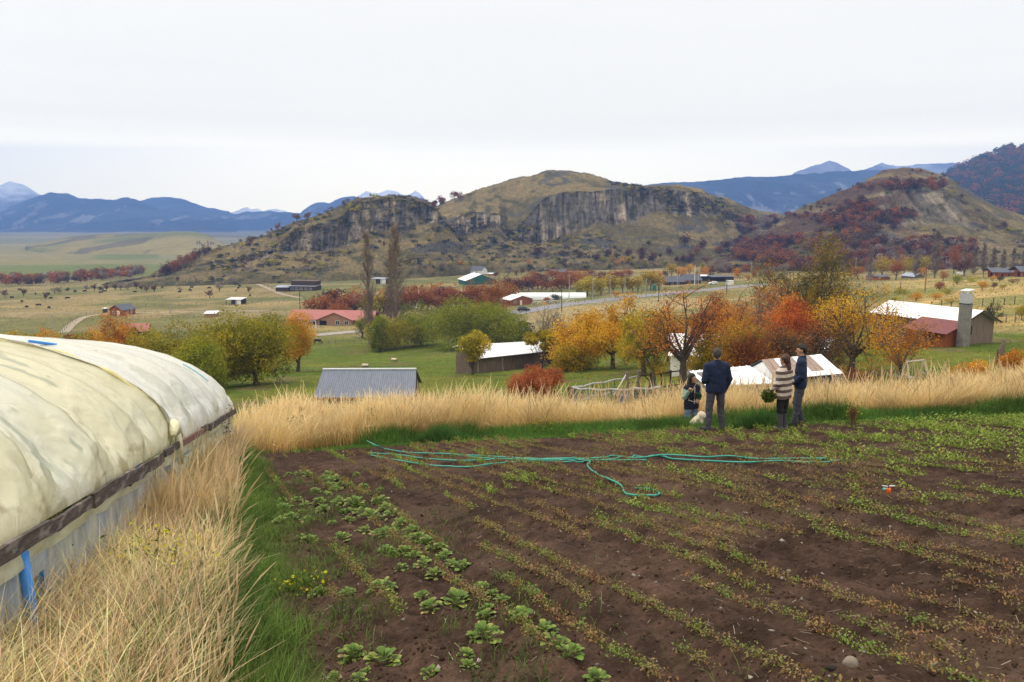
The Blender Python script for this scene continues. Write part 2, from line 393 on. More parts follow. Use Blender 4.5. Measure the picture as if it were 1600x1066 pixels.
def hill_disp(cl, amp=1.0):
    def d(p, PX, T):
        X, Y, Z = p[..., 0], p[..., 1], p[..., 2]
        inb = np.clip(np.minimum(T/.6, 1), 0, 1)
        p = p.copy()
        # cliff: vertical ribs and ledges
        c = sst(cl-.12, cl+.05, T)*(1-sst(cl+.95, cl+1.12, T))
        ribs = np.abs(fbm(X*.085, Z*.012, 4)-.5)*2
        ribs2 = np.abs(fbm(X*.38+50, Z*.035, 3)-.5)*2
        p[..., 1] += c*(12*(.45-ribs)-6.5*(ribs2-.3)+2.6*(fbm(X*.07, Z*.3, 3)-.5)+5*(fbm(X*.22+9, Z*.16, 3)-.5))
        p[..., 2] += c*3.0*(fbm(X*.08+7, T*3, 3)-.5)
        g = (1-c)*inb
        p[..., 2] += g*amp*(5.0*(fbm(X*.022+40, Y*.03, 4)-.5)+3.0*(fbm(X*.09+3, Y*.12, 3)-.5)+1.3*(fbm(X*.4, Y*.5, 2)-.5))
        return p
    return d
ROCK = lambda X, Z: lerp3(np.array([.165, .145, .120]), np.array([.38, .31, .225]), sst(.5, .72, fbm(X*.14+3, Z*.035, 4)))
def hill_colour(cl, clm, red=None):
    "clm: (px->0..1) strength of the cliff"
    def c(p, PX, T):
        X, Y, Z = p[..., 0], p[..., 1], p[..., 2]
        n = fbm(X*.03+T*2, Z*.06+5, 4); n2 = fbm(X*.15, Z*.25+T, 4)
        col = lerp3(np.array([.195, .150, .068]), np.array([.110, .090, .040]), sst(.38, .62, n))
        col = lerp3(col, np.array([.06, .062, .028]), .85*sst(.52, .68, n2)*sst(.40, .60, fbm(X*.02+70, Z*.03+T, 3)))
        col = lerp3(col, np.array([.23, .17, .08]), .7*sst(.60, .75, fbm(X*.05+11, Z*.09+T, 4)))
        col = lerp3(col, np.array([.085, .08, .07]), .9*sst(.60, .67, fbm(X*.045+21, Z*.11+T*1.5, 5))*sst(.6, 1.0, T))
        s = np.interp(PX, clm[0], clm[1])
        k = sst(cl-.10, cl+.0, T+.10*(n2-.5)*4)*(1-sst(cl+.92, cl+1.05, T+.08*(n2-.5)*4))*s
        rk = ROCK(X, Z)
        veg = .75*sst(.58, .66, fbm(X*.11+5, Z*.14, 4)); rk = lerp3(rk, np.array([.075, .07, .03]), veg)
        rk = rk*(.60+.8*fbm(X*.55, Z*.05, 4))[..., None]
        rk = lerp3(rk, np.array([.06, .055, .05]), .65*sst(.55, .66, fbm(X*.5+9, Z*.06+3, 3)))
        col = col*(1-k[..., None])+rk*k[..., None]
        if red is not None: col = red(col, p, PX, T)
        return col*(.8+.4*fbm(X*.7, Z*.9+T*9, 3))[..., None]
    return c
# main cliff hill: left shoulder
A = [(110, (456, 470), (454, 500), (453, 505), (452, 510), (451, 514), (455, 620)),
     (225, (444, 470), (438, 500), (436, 505), (434, 510), (433, 514), (450, 620)),
     (255, (446, 470), (432, 510), (428, 515), (425, 520), (421, 530), (445, 640)),
     (322, (447, 470), (425, 515), (418, 528), (412, 536), (392, 570), (430, 680)),
     (385, (447, 470), (420, 515), (408, 535), (401, 543), (375, 585), (420, 690)),
     (425, (446, 475), (418, 515), (396, 548), (389, 554), (361, 592), (410, 690)),
     (440, (445, 475), (418, 515), (393, 550), (379, 556), (356, 594), (405, 690)),
     (462, (444, 475), (418, 515), (393, 552), (361, 560), (346, 596), (400, 690)),
     (492, (441, 480), (418, 515), (393, 554), (356, 563), (335, 602), (400, 690)),
     (512, (438, 480), (417, 520), (391, 556), (350, 564), (328, 606), (400, 690)),
     (540, (436, 485), (412, 522), (382, 558), (334, 568), (318, 608), (400, 690)),
     (557, (434, 488), (408, 524), (374, 560), (318, 572), (313, 604), (400, 690)),
     (592, (430, 495), (400, 528), (362, 564), (313, 576), (309, 606), (400, 690)),
     (630, (427, 505), (400, 535), (362, 570), (312, 582), (308.5, 608), (400, 700)),
     (652, (425, 510), (398, 540), (352, 576), (315, 586), (312, 610), (400, 700)),
     (678, (423, 520), (395, 550), (344, 584), (326, 592), (322, 614), (400, 700)),
     (700, (422, 525), (395, 565), (360, 605), (354, 612), (350, 630), (400, 720)),
     (735, (421, 540), (405, 590), (392, 620), (390, 625), (388, 640), (410, 730))]
A = [(a[0], list(a[1:])) for a in A]
sheet('hill', A, 620, [26, 30, 40, 26, 8], hill_colour(2, ([110, 300, 322, 400, 425, 470, 690, 705], [0, 0, .55, .6, .9, 1, 1, .2])), hill_disp(2), hm)
B = [(640, (424, 540), (395, 610), (372, 650), (367, 655), (338, 760), (400, 900)),
     (680, (423, 545), (392, 610), (366, 650), (358, 655), (323, 760), (400, 900)),
     (704, (422, 550), (390, 610), (369, 648), (346, 655), (312, 765), (390, 900)),
     (722, (421, 550), (390, 610), (369, 650), (334, 658), (305, 770), (390, 900)),
     (740, (420, 555), (390, 612), (361, 652), (331, 662), (299, 775), (390, 900)),
     (781, (419, 560), (390, 612), (357, 655), (334, 663), (286, 780), (380, 900)),
     (792, (419, 560), (392, 612), (372, 650), (362, 654), (282, 780), (380, 900)),
     (809, (418, 562), (394, 612), (376, 648), (358, 656), (279, 780), (380, 900)),
     (824, (418, 562), (396, 612), (382, 645), (338, 660), (276, 780), (380, 900)),
     (845, (417, 565), (396, 612), (379, 645), (314, 664), (270, 782), (380, 900)),
     (867, (417, 565), (396, 612), (374, 648), (301, 670), (265.5, 785), (380, 900)),
     (887, (416, 568), (395, 614), (370, 650), (300, 672), (266.5, 785), (380, 900)),
     (919, (416, 570), (393, 616), (356, 655), (299, 676), (271, 785), (380, 900)),
     (935, (415, 572), (390, 618), (345, 660), (297, 678), (275, 780), (380, 900)),
     (959, (415, 574), (390, 620), (352, 660), (295, 680), (283, 775), (380, 900)),
     (999, (414, 578), (388, 622), (340, 668), (293, 684), (290.5, 770), (380, 900)),
     (1025, (413, 580), (385, 625), (330, 675), (296, 688), (290.5, 775), (380, 900)),
     (1060, (412, 585), (385, 630), (331, 680), (298, 692), (291, 775), (380, 900)),
     (1097, (411, 590), (385, 635), (332, 688), (301, 698), (299, 775), (380, 900)),
     (1110, (411, 590), (385, 640), (332, 695), (312, 702), (306, 780), (380, 900)),
     (1147, (410, 595), (385, 650), (345, 715), (336, 725), (313, 800), (390, 900)),
     (1172, (409, 600), (385, 660), (352, 740), (346, 750), (328, 820), (390, 940)),
     (1231, (408, 610), (380, 700), (352, 800), (348, 810), (336, 850), (380, 1000)),
     (1320, (405, 620), (385, 720), (365, 800), (362, 810), (352, 850), (380, 1000))]
B = [(a[0], list(a[1:])) for a in B]
sheet('hill', B, 900, [30, 30, 46, 40, 8], hill_colour(2, ([640, 690, 704, 781, 790, 806, 1100, 1112, 1130], [.1, .1, 1, 1, .45, .9, 1, .9, .2])), hill_disp(2), hm)
def red_c(col, p, PX, T):
    X, Y, Z = p[..., 0], p[..., 1], p[..., 2]
    left = 1-sst(1380, 1470, PX+60*(fbm(X*.02, Z*.03, 3)-.5))
    k = sst(.38, .58, fbm(X*.05, Z*.08+T*2, 4))*left
    col = lerp3(col, np.array([.085, .045, .028]), .85*k)
    col = lerp3(col, np.array([.19, .13, .115]), sst(.6, .66, fbm(X*.07+4, Z*.05, 3))*(np.abs(PX-1395) < 22)*(T > 1.7)*(T < 3))
    return col
Cc = [(1120, (420, 470), (412, 540), (406, 600), (402, 606), (398, 640), (420, 800)),
     (1165, (422, 470), (410, 540), (400, 600), (395, 606), (385, 660), (410, 800)),
     (1200, (424, 470), (408, 540), (392, 600), (386, 610), (362, 680), (400, 800)),
     (1231, (426, 465), (405, 540), (385, 600), (376, 612), (337, 700), (390, 800)),
     (1250, (428, 460), (403, 535), (380, 600), (370, 612), (326, 705), (390, 800)),
     (1300, (430, 455), (400, 530), (368, 595), (350, 612), (304, 715), (390, 850)),
     (1344, (432, 450), (398, 525), (355, 590), (318, 612), (286, 720), (390, 850)),
     (1381, (432, 445), (398, 520), (350, 585), (300, 615), (267, 725), (390, 850)),
     (1412, (432, 440), (398, 515), (348, 582), (297, 615), (262, 728), (390, 850)),
     (1444, (432, 435), (398, 512), (348, 580), (298, 614), (264, 728), (390, 850)),
     (1475, (430, 430), (398, 510), (348, 580), (301, 612), (275, 722), (390, 850)),
     (1506, (430, 425), (398, 508), (348, 582), (312, 608), (293, 712), (390, 850)),
     (1537, (428, 420), (398, 505), (356, 580), (330, 600), (311, 700), (390, 850)),
     (1569, (426, 415), (400, 500), (368, 570), (350, 590), (326, 690), (390, 850)),
     (1600, (425, 410), (402, 495), (378, 560), (366, 575), (338, 680), (390, 850)),
     (1760, (425, 400), (412, 470), (402, 520), (398, 540), (386, 600), (400, 800)),
     (2100, (430, 400), (425, 470), (422, 520), (420, 540), (418, 600), (425, 800))]
Cc = [(a[0], list(a[1:])) for a in Cc]
sheet('hill', Cc, 700, [30, 30, 40, 40, 8], hill_colour(2, ([1120, 1340, 1385, 1500, 1520], [0, .05, .65, .7, 0]), red_c), hill_disp(2, .9), hm)
# forested mountain on the far right
def dcol(p, PX, T):
    X, Y, Z = p[..., 0], p[..., 1], p[..., 2]
    n = fbm(X*.012, Z*.02+T, 4)
    c = lerp3(np.array([.030, .040, .022]), np.array([.095, .040, .026]), sst(.42, .58, n))
    return c*(.6+.8*fbm(X*.15, Z*.2, 3))[..., None]
def ddisp(p, PX, T):
    p = p.copy(); X, Y = p[..., 0], p[..., 1]
    p[..., 2] += np.minimum(T, 1)*(26*(fbm(X*.006, Y*.006, 4)-.5)+9*(fbm(X*.06, Y*.06, 2)-.5)); return p
fm = terrain_mat('far_forest', dist=8, scales=((.08, .6, 1.4), (.02, .8, 1.2)))
D = [(1440, [(372, 1000), (345, 1350), (300, 1800), (345, 2300)]), (1487, [(370, 1000), (335, 1350), (273, 1850), (345, 2300)]), (1516, [(370, 1000), (325, 1350), (260, 1880), (345, 2300)]),
     (1544, [(370, 1000), (320, 1350), (246, 1900), (345, 2300)]), (1572, [(370, 1000), (315, 1350), (234, 1900), (345, 2300)]), (1600, [(370, 1000), (310, 1350), (228, 1900), (345, 2300)]), (1850, [(370, 1000), (300, 1350), (205, 1900), (345, 2300)]), (2250, [(375, 1000), (310, 1350), (235, 1900), (345, 2300)])]
sheet('mountain', D, 300, [30, 60, 12], dcol, ddisp, fm)
# far ranges
mm = terrain_mat('far_mountain', dist=40, scales=((.012, .65, 1.35), (.003, .8, 1.2)))
def rng(name, crest, Y, base, seed, amp, rock=(.05, .05, .045), snow=None, low=None, ncol=500):
    cols = [(px, [(base, Y*.80), (base*.6+py*.4, Y*.88), (py, Y), (base+2, Y*1.04)]) for px, py in crest]
    def disp(p, PX, T):
        p = p.copy(); X, Yy = p[..., 0], p[..., 1]; s = Y/5000.
        rid = np.abs(fbm(X*.0016/s+seed, Yy*.0012/s, 5)-.5)*2
        w = np.minimum(T, 1)*(1-.65*sst(1.7, 2, T)); p[..., 2] += amp*w*(.55-rid*1.3)+amp*.25*(T > .3)*(fbm(X*.02/s, Yy*.02/s, 3)-.5)
        return p
    def colour(p, PX, T):
        X, Yy, Z = p[..., 0], p[..., 1], p[..., 2]; s = Y/5000.
        c = np.broadcast_to(np.array(rock), p.shape).copy()
        n = fbm(X*.004/s+seed, Z*.012/s, 4)
        c = lerp3(c, np.array(rock)*1.8+.02, sst(.5, .7, n)); c = lerp3(c, np.array([.20, .19, .19]), .8*sst(.66, .72, fbm(X*.012/s+seed, Z*.02/s, 4))*(T < 1.6))
        if low is not None:
            c = lerp3(c, np.array(low), (1-sst(.15, .8, T))*sst(.35, .6, fbm(X*.003+2, Z*.02+T*6, 4)))
        if snow is not None:
            zs, st = snow
            _, py = proj(X, Yy, Z)
            k = sst(-6, 7, zs-py+26*(fbm(X*.006/s+9, Z*.01/s+seed, 5)-.5))
            c = lerp3(c, np.array([.75, .78, .82])*st, k)
        return c
    return sheet(name, cols, ncol, [12, 36, 10], colour, disp, mm)
FOR = (.010, .013, .016)
rng('mountain', [(-900, 335), (-650, 322), (-420, 312), (-300, 322), (-160, 318), (-60, 325), (0, 330), (30, 318), (60, 306.5), (82, 301.5), (105, 304.5), (125, 311), (150, 310.5), (175, 314), (200, 311), (220, 316), (238, 326), (256, 334), (300, 338), (330, 344), (370, 350)], 5200, 366, 3, 70, FOR, low=(.05, .045, .04), ncol=900)
rng('mountain', [(150, 330), (205, 322), (222, 316), (240, 310), (252, 308.5), (265, 307.5), (290, 312), (325, 325), (350, 328.5), (367, 335), (385, 331), (417, 331), (440, 332), (465, 333), (490, 338), (520, 345)], 5900, 362, 8, 60, FOR, low=(.05, .045, .035))
rng('mountain', [(-700, 318), (-500, 305), (-330, 296), (-160, 300), (-60, 298), (-20, 297), (0, 291.5), (17, 288.5), (27, 289.5), (45, 297), (60, 306), (90, 325)], 6600, 350, 5, 120, (.10, .10, .11), snow=(309, 1.1))
rng('mountain', [(340, 345), (355, 336), (368, 331), (378, 327), (385, 325), (393, 328), (402, 327), (410, 331), (425, 329), (432, 328), (445, 331), (470, 340)], 6700, 350, 15, 40, (.10, .10, .12), snow=(340, 1.1), ncol=260)
rng('mountain', [(440, 345), (465, 337), (475, 328), (485, 321), (497, 317.5), (505, 317), (515, 318.5), (525, 313), (535, 309), (545, 306.5), (553, 306), (562, 310), (600, 318), (700, 330)], 6100, 352, 11, 50, FOR, ncol=260)
rng('mountain', [(530, 325), (552, 314), (562, 307), (572, 301), (580, 303), (590, 304), (598, 301), (606, 299), (616, 301), (627, 306), (638, 308), (645, 303), (649, 300), (657, 305), (666, 315), (690, 330)], 6700, 350, 19, 70, (.11, .11, .13), snow=(313, 1.1), ncol=300)
rng('mountain', [(960, 300), (1020, 290), (1060, 286.5), (1100, 284), (1147, 279.5), (1190, 278), (1234, 276), (1294, 271), (1350, 267), (1420, 270), (1500, 275), (1620, 285)], 4300, 352, 23, 45, FOR)
rng('mountain', [(1190, 290), (1234, 276), (1250, 268), (1269, 261), (1284, 255), (1297, 251), (1308, 254), (1319, 259), (1330, 265), (1341, 268), (1360, 261), (1378, 253), (1390, 257), (1400, 259), (1420, 259), (1453, 257), (1480, 257), (1509, 256), (1600, 262), (1700, 270), (1900, 262), (2200, 285)], 6600, 350, 29, 60, (.15, .13, .12), snow=(258, .8), ncol=600)
# low tawny hill out on the plain
def lcol(p, PX, T):
    X, Y, Z = p[..., 0], p[..., 1], p[..., 2]
    c = lerp3(np.array([.22, .18, .062]), np.array([.13, .135, .04]), sst(.42, .6, fbm(X*.006+5, Y*.006, 4)))
    return lerp3(c, np.array([.10, .085, .05]), .8*sst(.66, .7, fbm(X*.02+T*.3, Y*.004+5, 4)))
def ldisp(p, PX, T):
    p = p.copy(); p[..., 2] += np.minimum(T, 1)*9*(fbm(p[..., 0]*.006, p[..., 1]*.006, 4)-.5); return p
lm = terrain_mat('tawny_grass', dist=2, scales=((.06, .8, 1.2), (.01, .85, 1.15)))
sheet('hill', [(40, [(386, 1500), (385, 1700), (384, 1800), (392, 2500)]), (67, [(389, 1400), (383, 1700), (380, 1900), (392, 2500)]), (112, [(391, 1350), (378, 1650), (370, 1900), (392, 2600)]),
     (175, [(394, 1300), (375, 1600), (365, 1900), (390, 2600)]), (225, [(396, 1280), (373, 1560), (363, 1880), (390, 2600)]), (270, [(397, 1250), (370, 1500), (360, 1850), (390, 2500)]),
     (300, [(397, 1250), (371, 1480), (361, 1800), (390, 2500)]), (322, [(397, 1250), (375, 1450), (367, 1750), (390, 2400)]), (350, [(397, 1250), (385, 1400), (381, 1600), (390, 2200)]), (400, [(398, 1300), (396, 1400), (396, 1500), (398, 2000)])],
     300, [30, 40, 8], lcol, ldisp, lm)
# ------------------------------------------------------------------ haze
def build_haze():
    mb = MB(); mb.bx(-9000, 9000, -400, 7300, EZ-75, EZ+HAZE_TOP)
    m = bpy.data.materials.new('haze_air'); m.use_nodes = True; N = m.node_tree.nodes; L = m.node_tree.links
    N.remove(N['Principled BSDF']); v = N.new('ShaderNodeVolumePrincipled'); v.inputs['Color'].default_value = HAZE_COL; v.inputs['Density'].default_value = HAZE_D
    L.new(v.outputs[0], N['Material Output'].inputs['Volume'])
    o = mb.build('haze', m); tag(o, kind='stuff'); o.display_type = 'BOUNDS'
build_haze()
# ================================================================== VEGETATION BUILDERS
LEAF = mat('autumn_leaves', attr=True, rough=.75, trans=.38, spec=.15)
BARK = mat('bark', (.085, .068, .055), rough=.95, var=.35, vs=6, bump=.6, bs=18, spec=.1)
BARKG = mat('grey_bark', (.15, .13, .12), rough=.95, var=.3, vs=5, spec=.1)
TWIG = mat('bare_twigs', (.20, .155, .12), rough=1, var=.3, vs=2, spec=.05)
def leaf_quads(c, s, rs, asp=.62, up=.35):
    n = len(c)
    nrm = rs.normal(size=(n, 3)); nrm[:, 2] += up; nrm /= np.linalg.norm(nrm, axis=1)[:, None]+1e-9
    t = rs.normal(size=(n, 3)); t -= nrm*(t*nrm).sum(1)[:, None]; t /= np.linalg.norm(t, axis=1)[:, None]+1e-9
    b = np.cross(nrm, t); s = np.broadcast_to(s, n)[:, None]
    v = np.stack([c-t*s*.5, c-t*s*.05+b*s*asp*.5+nrm*s*.08, c+t*s*.5, c-t*s*.05-b*s*asp*.5+nrm*s*.08], 1).reshape(-1, 3)
    f = np.arange(4*n).reshape(-1, 4)
    return v, f
def leafcol(n, pal, rs, clump=None):
    pal = np.array(pal); k = rs.rand(n) if clump is None else np.clip(clump+rs.normal(0, .16, n), 0, .999)
    i = k*(len(pal)-1); a = np.floor(i).astype(int); fr = (i-a)[:, None]
    a2 = np.minimum(a+1, len(pal)-1)
    c = pal[a]*(1-fr)+pal[a2]*fr
    return c*(rs.uniform(.72, 1.25, n))[:, None]
def cloud(rs, blobs, n, size, pal, shell=.55, asp=.62, bc=None):
    "leaves in a union of ellipsoids; blobs: (x,y,z,rx,ry,rz)"
    B = np.array(blobs, float); w = B[:, 3]*B[:, 5]; w = w/w.sum()
    idx = rs.choice(len(B), n, p=w)
    d = rs.normal(size=(n, 3)); d /= np.linalg.norm(d, axis=1)[:, None]
    r = (shell+(1-shell)*rs.rand(n)**.6)+rs.normal(0, .05, n)
    lump = 1+.22*(np.sin(d[:, 0]*7+B[idx, 0]*9)+np.sin(d[:, 1]*6+B[idx, 1]*7+2)+np.sin(d[:, 2]*7+idx))/2
    c = B[idx, :3]+d*B[idx, 3:6]*(r*lump)[:, None]
    bcl = (rs.rand(len(B)) if bc is None else np.array(bc))
    col = leafcol(n, pal, rs, np.clip(bcl[idx]*.75+.12+.25*(fbm(c[:, 0]*1.1, c[:, 2]*1.1+c[:, 1], 3)-.5), 0, 1))
    v, f = leaf_quads(c, size*rs.uniform(.7, 1.3, n), rs, asp)
    return v, f, np.repeat(col, 4, 0)
def crown_blobs(rs, w, z0, z1, n, rr=.30):
    out = []
    for _ in range(n):
        d = rs.normal(size=3); d /= np.linalg.norm(d); q = rs.rand()**.45*.72
        h = (z1-z0)/2; r = w*rr*rs.uniform(.7, 1.15)
        x, y, z = d[0]*w/2*q, d[1]*w/2*q, (z0+z1)/2+d[2]*h*q
        out.append((x, y, z, r, r, min(r*.85, h*.6)))
    return out
def polytubes(lines, n=5):
    "numpy tubes for many polylines [(pts(k,3), radii(k))]"
    V = []; Fq = []; off = 0
    for pts, rad, sides in lines:
        pts = np.asarray(pts, float); rad = np.asarray(rad, float); k = len(pts)
        t = np.gradient(pts, axis=0); t /= np.linalg.norm(t, axis=1)[:, None]+1e-9
        ref = np.array([.31, .77, .55]); a = np.cross(t, ref); a /= np.linalg.norm(a, axis=1)[:, None]+1e-9; b = np.cross(t, a)
        g = np.arange(sides)*2*pi/sides
        ring = pts[:, None]+(a[:, None]*np.cos(g)[None, :, None]+b[:, None]*np.sin(g)[None, :, None])*rad[:, None, None]
        V.append(ring.reshape(-1, 3))
        i = np.arange(k-1)[:, None]*sides; j = np.arange(sides)[None]; j2 = (j+1) % sides
        Fq.append(np.stack([i+j, i+j2, i+sides+j2, i+sides+j], -1).reshape(-1, 4)+off); off += k*sides
    return np.concatenate(V), np.concatenate(Fq)
def grow(rs, p, d, L, k=5, curve=.15, upc=.1):
    pts = [np.array(p, float)]; d = np.array(d, float); d /= np.linalg.norm(d)
    for _ in range(k):
        d = d+rs.normal(0, curve, 3); d[2] += upc; d /= np.linalg.norm(d); pts.append(pts[-1]+d*L/k)
    return np.array(pts), d
def skeleton(rs, h, w, tf=.28, nl=7, lean=0.0, r0=None, sub=6, twig=4, updir=.8):
    r0 = r0 or h*.028; lines = []; ends = []
    th = h*tf
    tr, d = grow(rs, (0, 0, -.3), (lean, 0, 1), th+.3, 5, .05, .1)
    lines.append((tr, np.linspace(r0*1.25, r0*.8, len(tr)), 8))
    for i in range(nl):
        a = 2*pi*(i+rs.rand()*.7)/nl
        el = updir*rs.uniform(.5, 1.5) if i else 1.5
        dd = (cos(a)*cos(el), sin(a)*cos(el), sin(el))
        if i < 2: el = 1.2; dd = (cos(a)*.35, sin(a)*.35, 1)
        tgt = 1/sqrt((dd[0]**2+dd[1]**2)/(w/2)**2+(dd[2]/(h-th))**2+1e-9)*.88/sqrt(sum(q*q for q in dd))*sqrt(sum(q*q for q in dd))
        st = tr[-1-(i % 2)]
        lp, _ = grow(rs, st, dd, tgt*rs.uniform(.8, 1.05), 6, .13, .06)
        lines.append((lp, np.linspace(r0*.5, r0*.10, len(lp)), 5))
        for j in range(sub):
            t = .3+.7*(j+rs.rand()*.6)/sub; q = min(t*(len(lp)-1), len(lp)-1.01); b = lp[int(q)]*(1-q % 1)+lp[int(q)+1]*(q % 1)
            ld = lp[int(q)+1]-lp[int(q)]; ld /= np.linalg.norm(ld)
            sd = ld*.7+rs.normal(0, .6, 3)+np.array([0, 0, .15])
            sp_, _ = grow(rs, b, sd, tgt*rs.uniform(.28, .45), 4, .18, .05)
            lines.append((sp_, np.linspace(r0*.17, r0*.05, len(sp_)), 4)); ends.append(sp_[2:])
            for k in range(twig):
                tp, _ = grow(rs, sp_[rs.randint(1, 5)], rs.normal(0, 1, 3)+np.array([0, 0, .4]), tgt*rs.uniform(.10, .22), 3, .2, .05)
                lines.append((tp, np.linspace(r0*.07, r0*.03, len(tp)), 3)); ends.append(tp[1:])
    return lines, np.concatenate(ends)
def sparse_leaves(rs, ends, n, sig, size, pal, asp=.7, hue_by=None):
    c = ends[rs.randint(0, len(ends), n)]+rs.normal(0, sig, (n, 3))
    k = fbm(c[:, 0]*.8+5, c[:, 2]*.8+c[:, 1]*.5, 3)
    k = sst(.3, .7, k)
    if hue_by is not None: k = np.clip(k*.5+hue_by(c)*.6, 0, 1)
    col = leafcol(n, pal, rs, k)
    v, f = leaf_quads(c, size*rs.uniform(.7, 1.3, n), rs, asp)
    return v, f, np.repeat(col, 4, 0)
PAL = {
 'willow': [(.11, .145, .012), (.22, .245, .018), (.38, .35, .028)],
 'olive': [(.13, .14, .012), (.28, .25, .018), (.48, .37, .026)],
 'olivegold': [(.16, .15, .014), (.34, .24, .018), (.54, .34, .024)],
 'gold': [(.33, .18, .014), (.60, .31, .02), (.72, .43, .035)],
 'yellow': [(.20, .17, .02), (.36, .28, .02), (.50, .38, .03)],
 'orange': [(.34, .13, .02), (.56, .23, .022), (.68, .36, .03)],
 'redorange': [(.32, .06, .018), (.55, .12, .02), (.64, .21, .03)],
 'rust': [(.13, .042, .016), (.23, .070, .022), (.34, .12, .03)],
 'rustorange': [(.20, .065, .022), (.32, .11, .025), (.42, .18, .03)],
 'darkred': [(.06, .026, .018), (.095, .038, .024), (.135, .055, .032)],
 'brown': [(.10, .06, .035), (.15, .09, .045), (.20, .11, .05)],
 'grey': [(.17, .13, .11), (.25, .195, .165), (.30, .24, .20)],
 'dark': [(.022, .032, .016), (.04, .05, .022), (.06, .07, .03)],
 'oldolive': [(.08, .075, .014), (.17, .13, .018), (.28, .19, .022)],
 'mixed': [(.14, .17, .02), (.40, .33, .03), (.64, .42, .03)],
 'applered': [(.26, .07, .03), (.45, .14, .035), (.60, .26, .045)],
 'redbush': [(.28, .065, .03), (.40, .11, .04), (.46, .17, .07)],
}
def merge(parts):
    V = []; Fq = []; C = []; o = 0
    for v, f, c in parts: V.append(v); Fq.append(f+o); C.append(c); o += len(v)
    return np.concatenate(V), np.concatenate(Fq), np.concatenate(C)
SEED = [100]
def make_tree(label, cat, px, top, wpx, kind='dense', pal='willow', base=None, Y=None, n=9000, leaf=.2, name='tree', group=None, z0=.12, tf=.25, nb=16, bark=None, sig=.25, shell=.5, link_px=None, hue_by=None, rr=.30, nl=7):
    "one whole tree built for its own place: trunk and crown are its parts"
    SEED[0] += 1; rs = np.random.RandomState(SEED[0])
    loc = G(px, base) if Y is None else GY(px, Y)
    Yd = loc.y; h = (float(P(px, top, Yd)[2])-loc.z)*(1.12 if kind == 'sparse' else 1.12 if kind == 'dense' and Yd < 130 and top > 470 else 1); w = wpx/F*Yd*(1.32 if kind == 'sparse' else 1.12 if kind == 'dense' else 1.0)
    root = empty(name, loc, 0, label, cat, group)
    if kind == 'dense':
        leaf = max(leaf, Yd*.0019); n = int(min(24000, max(n, 4.2*w*h*.785/(leaf*leaf*.30))))
        bl = crown_blobs(rs, w, h*(z0-.04), h*.97, nb, rr); bl += [(rs.uniform(-.36, .36)*w, rs.uniform(-.3, .3)*w, h*.22, w*.16, w*.16, h*.2) for _ in range(5)] if z0 < .1 else []
        v, f, c = cloud(rs, bl, n, leaf, PAL[pal], shell)
        lines, _ = skeleton(rs, h*.8, w*.8, .18, 5, sub=4, twig=0, r0=h*.028)
    elif kind == 'sparse':
        lines, ends = skeleton(rs, h, w, tf, nl)
        v, f, c = sparse_leaves(rs, ends, n, sig, leaf, PAL[pal], hue_by=hue_by)
    elif kind == 'bare':
        lines = []; ends = []
        for i in range(nl*3):
            a = rs.rand()*2*pi; s = rs.rand()**.6
            lp, _ = grow(rs, (rs.normal(0, .15), rs.normal(0, .15), -.2), (cos(a)*s*w/h, sin(a)*s*w/h, 1), h*rs.uniform(.7, 1.05)*(1-.25*s), 6, .12, .03)
            lines.append((lp, np.linspace(h*.011, h*.003, len(lp)), 4))
            for j in range(9):
                b = lp[rs.randint(2, len(lp))]; sp_, _ = grow(rs, b, rs.normal(0, .7, 3)+np.array([0, 0, .7]), h*rs.uniform(.15, .3), 3, .2, .05)
                lines.append((sp_, np.linspace(h*.004, h*.0015, len(sp_)), 3)); ends.append(sp_[1:])
                for k in range(5):
                    tp, _ = grow(rs, sp_[rs.randint(1, 4)], rs.normal(0, .8, 3)+np.array([0, 0, .5]), h*rs.uniform(.07, .16), 2, .2, .05)
                    lines.append((tp, np.linspace(h*.0022, h*.001, len(tp)), 3)); ends.append(tp)
        ends = np.concatenate(ends)
        v, f, c = sparse_leaves(rs, ends, max(n, 4), sig, leaf, PAL[pal])
    elif kind == 'poplar':
        lines = []; ends = []
        tr, _ = grow(rs, (0, 0, -.5), (0, 0, 1), h*1.0, 10, .012, .2); lines.append((tr, np.linspace(h*.018, h*.002, len(tr)), 7))
        for i in range(105):
            q = .07+.86*rs.rand()**.9; b = tr[0]*(1-q)+tr[-1]*q; a = rs.rand()*2*pi; wr = w*.95*(.5+.8*sin(pi*min(1, q*1.1+.08)))*rs.uniform(.5, 1.25)
            L_ = h*.20*(1.12-q); dd = np.array([cos(a)*wr/L_*.75, sin(a)*wr/L_*.75, 1])
            lp, _ = grow(rs, b, dd, L_, 5, .05, .16); lines.append((lp, np.linspace(h*.0035, h*.0010, len(lp)), 3)); ends.append(lp[1:])
            for j in range(7):
                tp, _ = grow(rs, lp[rs.randint(1, 6)], rs.normal(0, .22, 3)+np.array([0, 0, 1]), h*rs.uniform(.025, .06), 2, .08, .05)
                lines.append((tp, np.linspace(h*.0013, h*.0007, len(tp)), 3)); ends.append(tp)
        ends = np.concatenate(ends); v, f, c = sparse_leaves(rs, ends, n, .12, leaf, PAL[pal])
    tv, tf_ = polytubes(lines)
    new_obj('trunk', tv, tf_, bark or (BARK if kind != 'poplar' else TWIG), root)
    new_obj('crown', v, f, LEAF, root, col=c)
    root.rotation_euler.z = 0
    return root
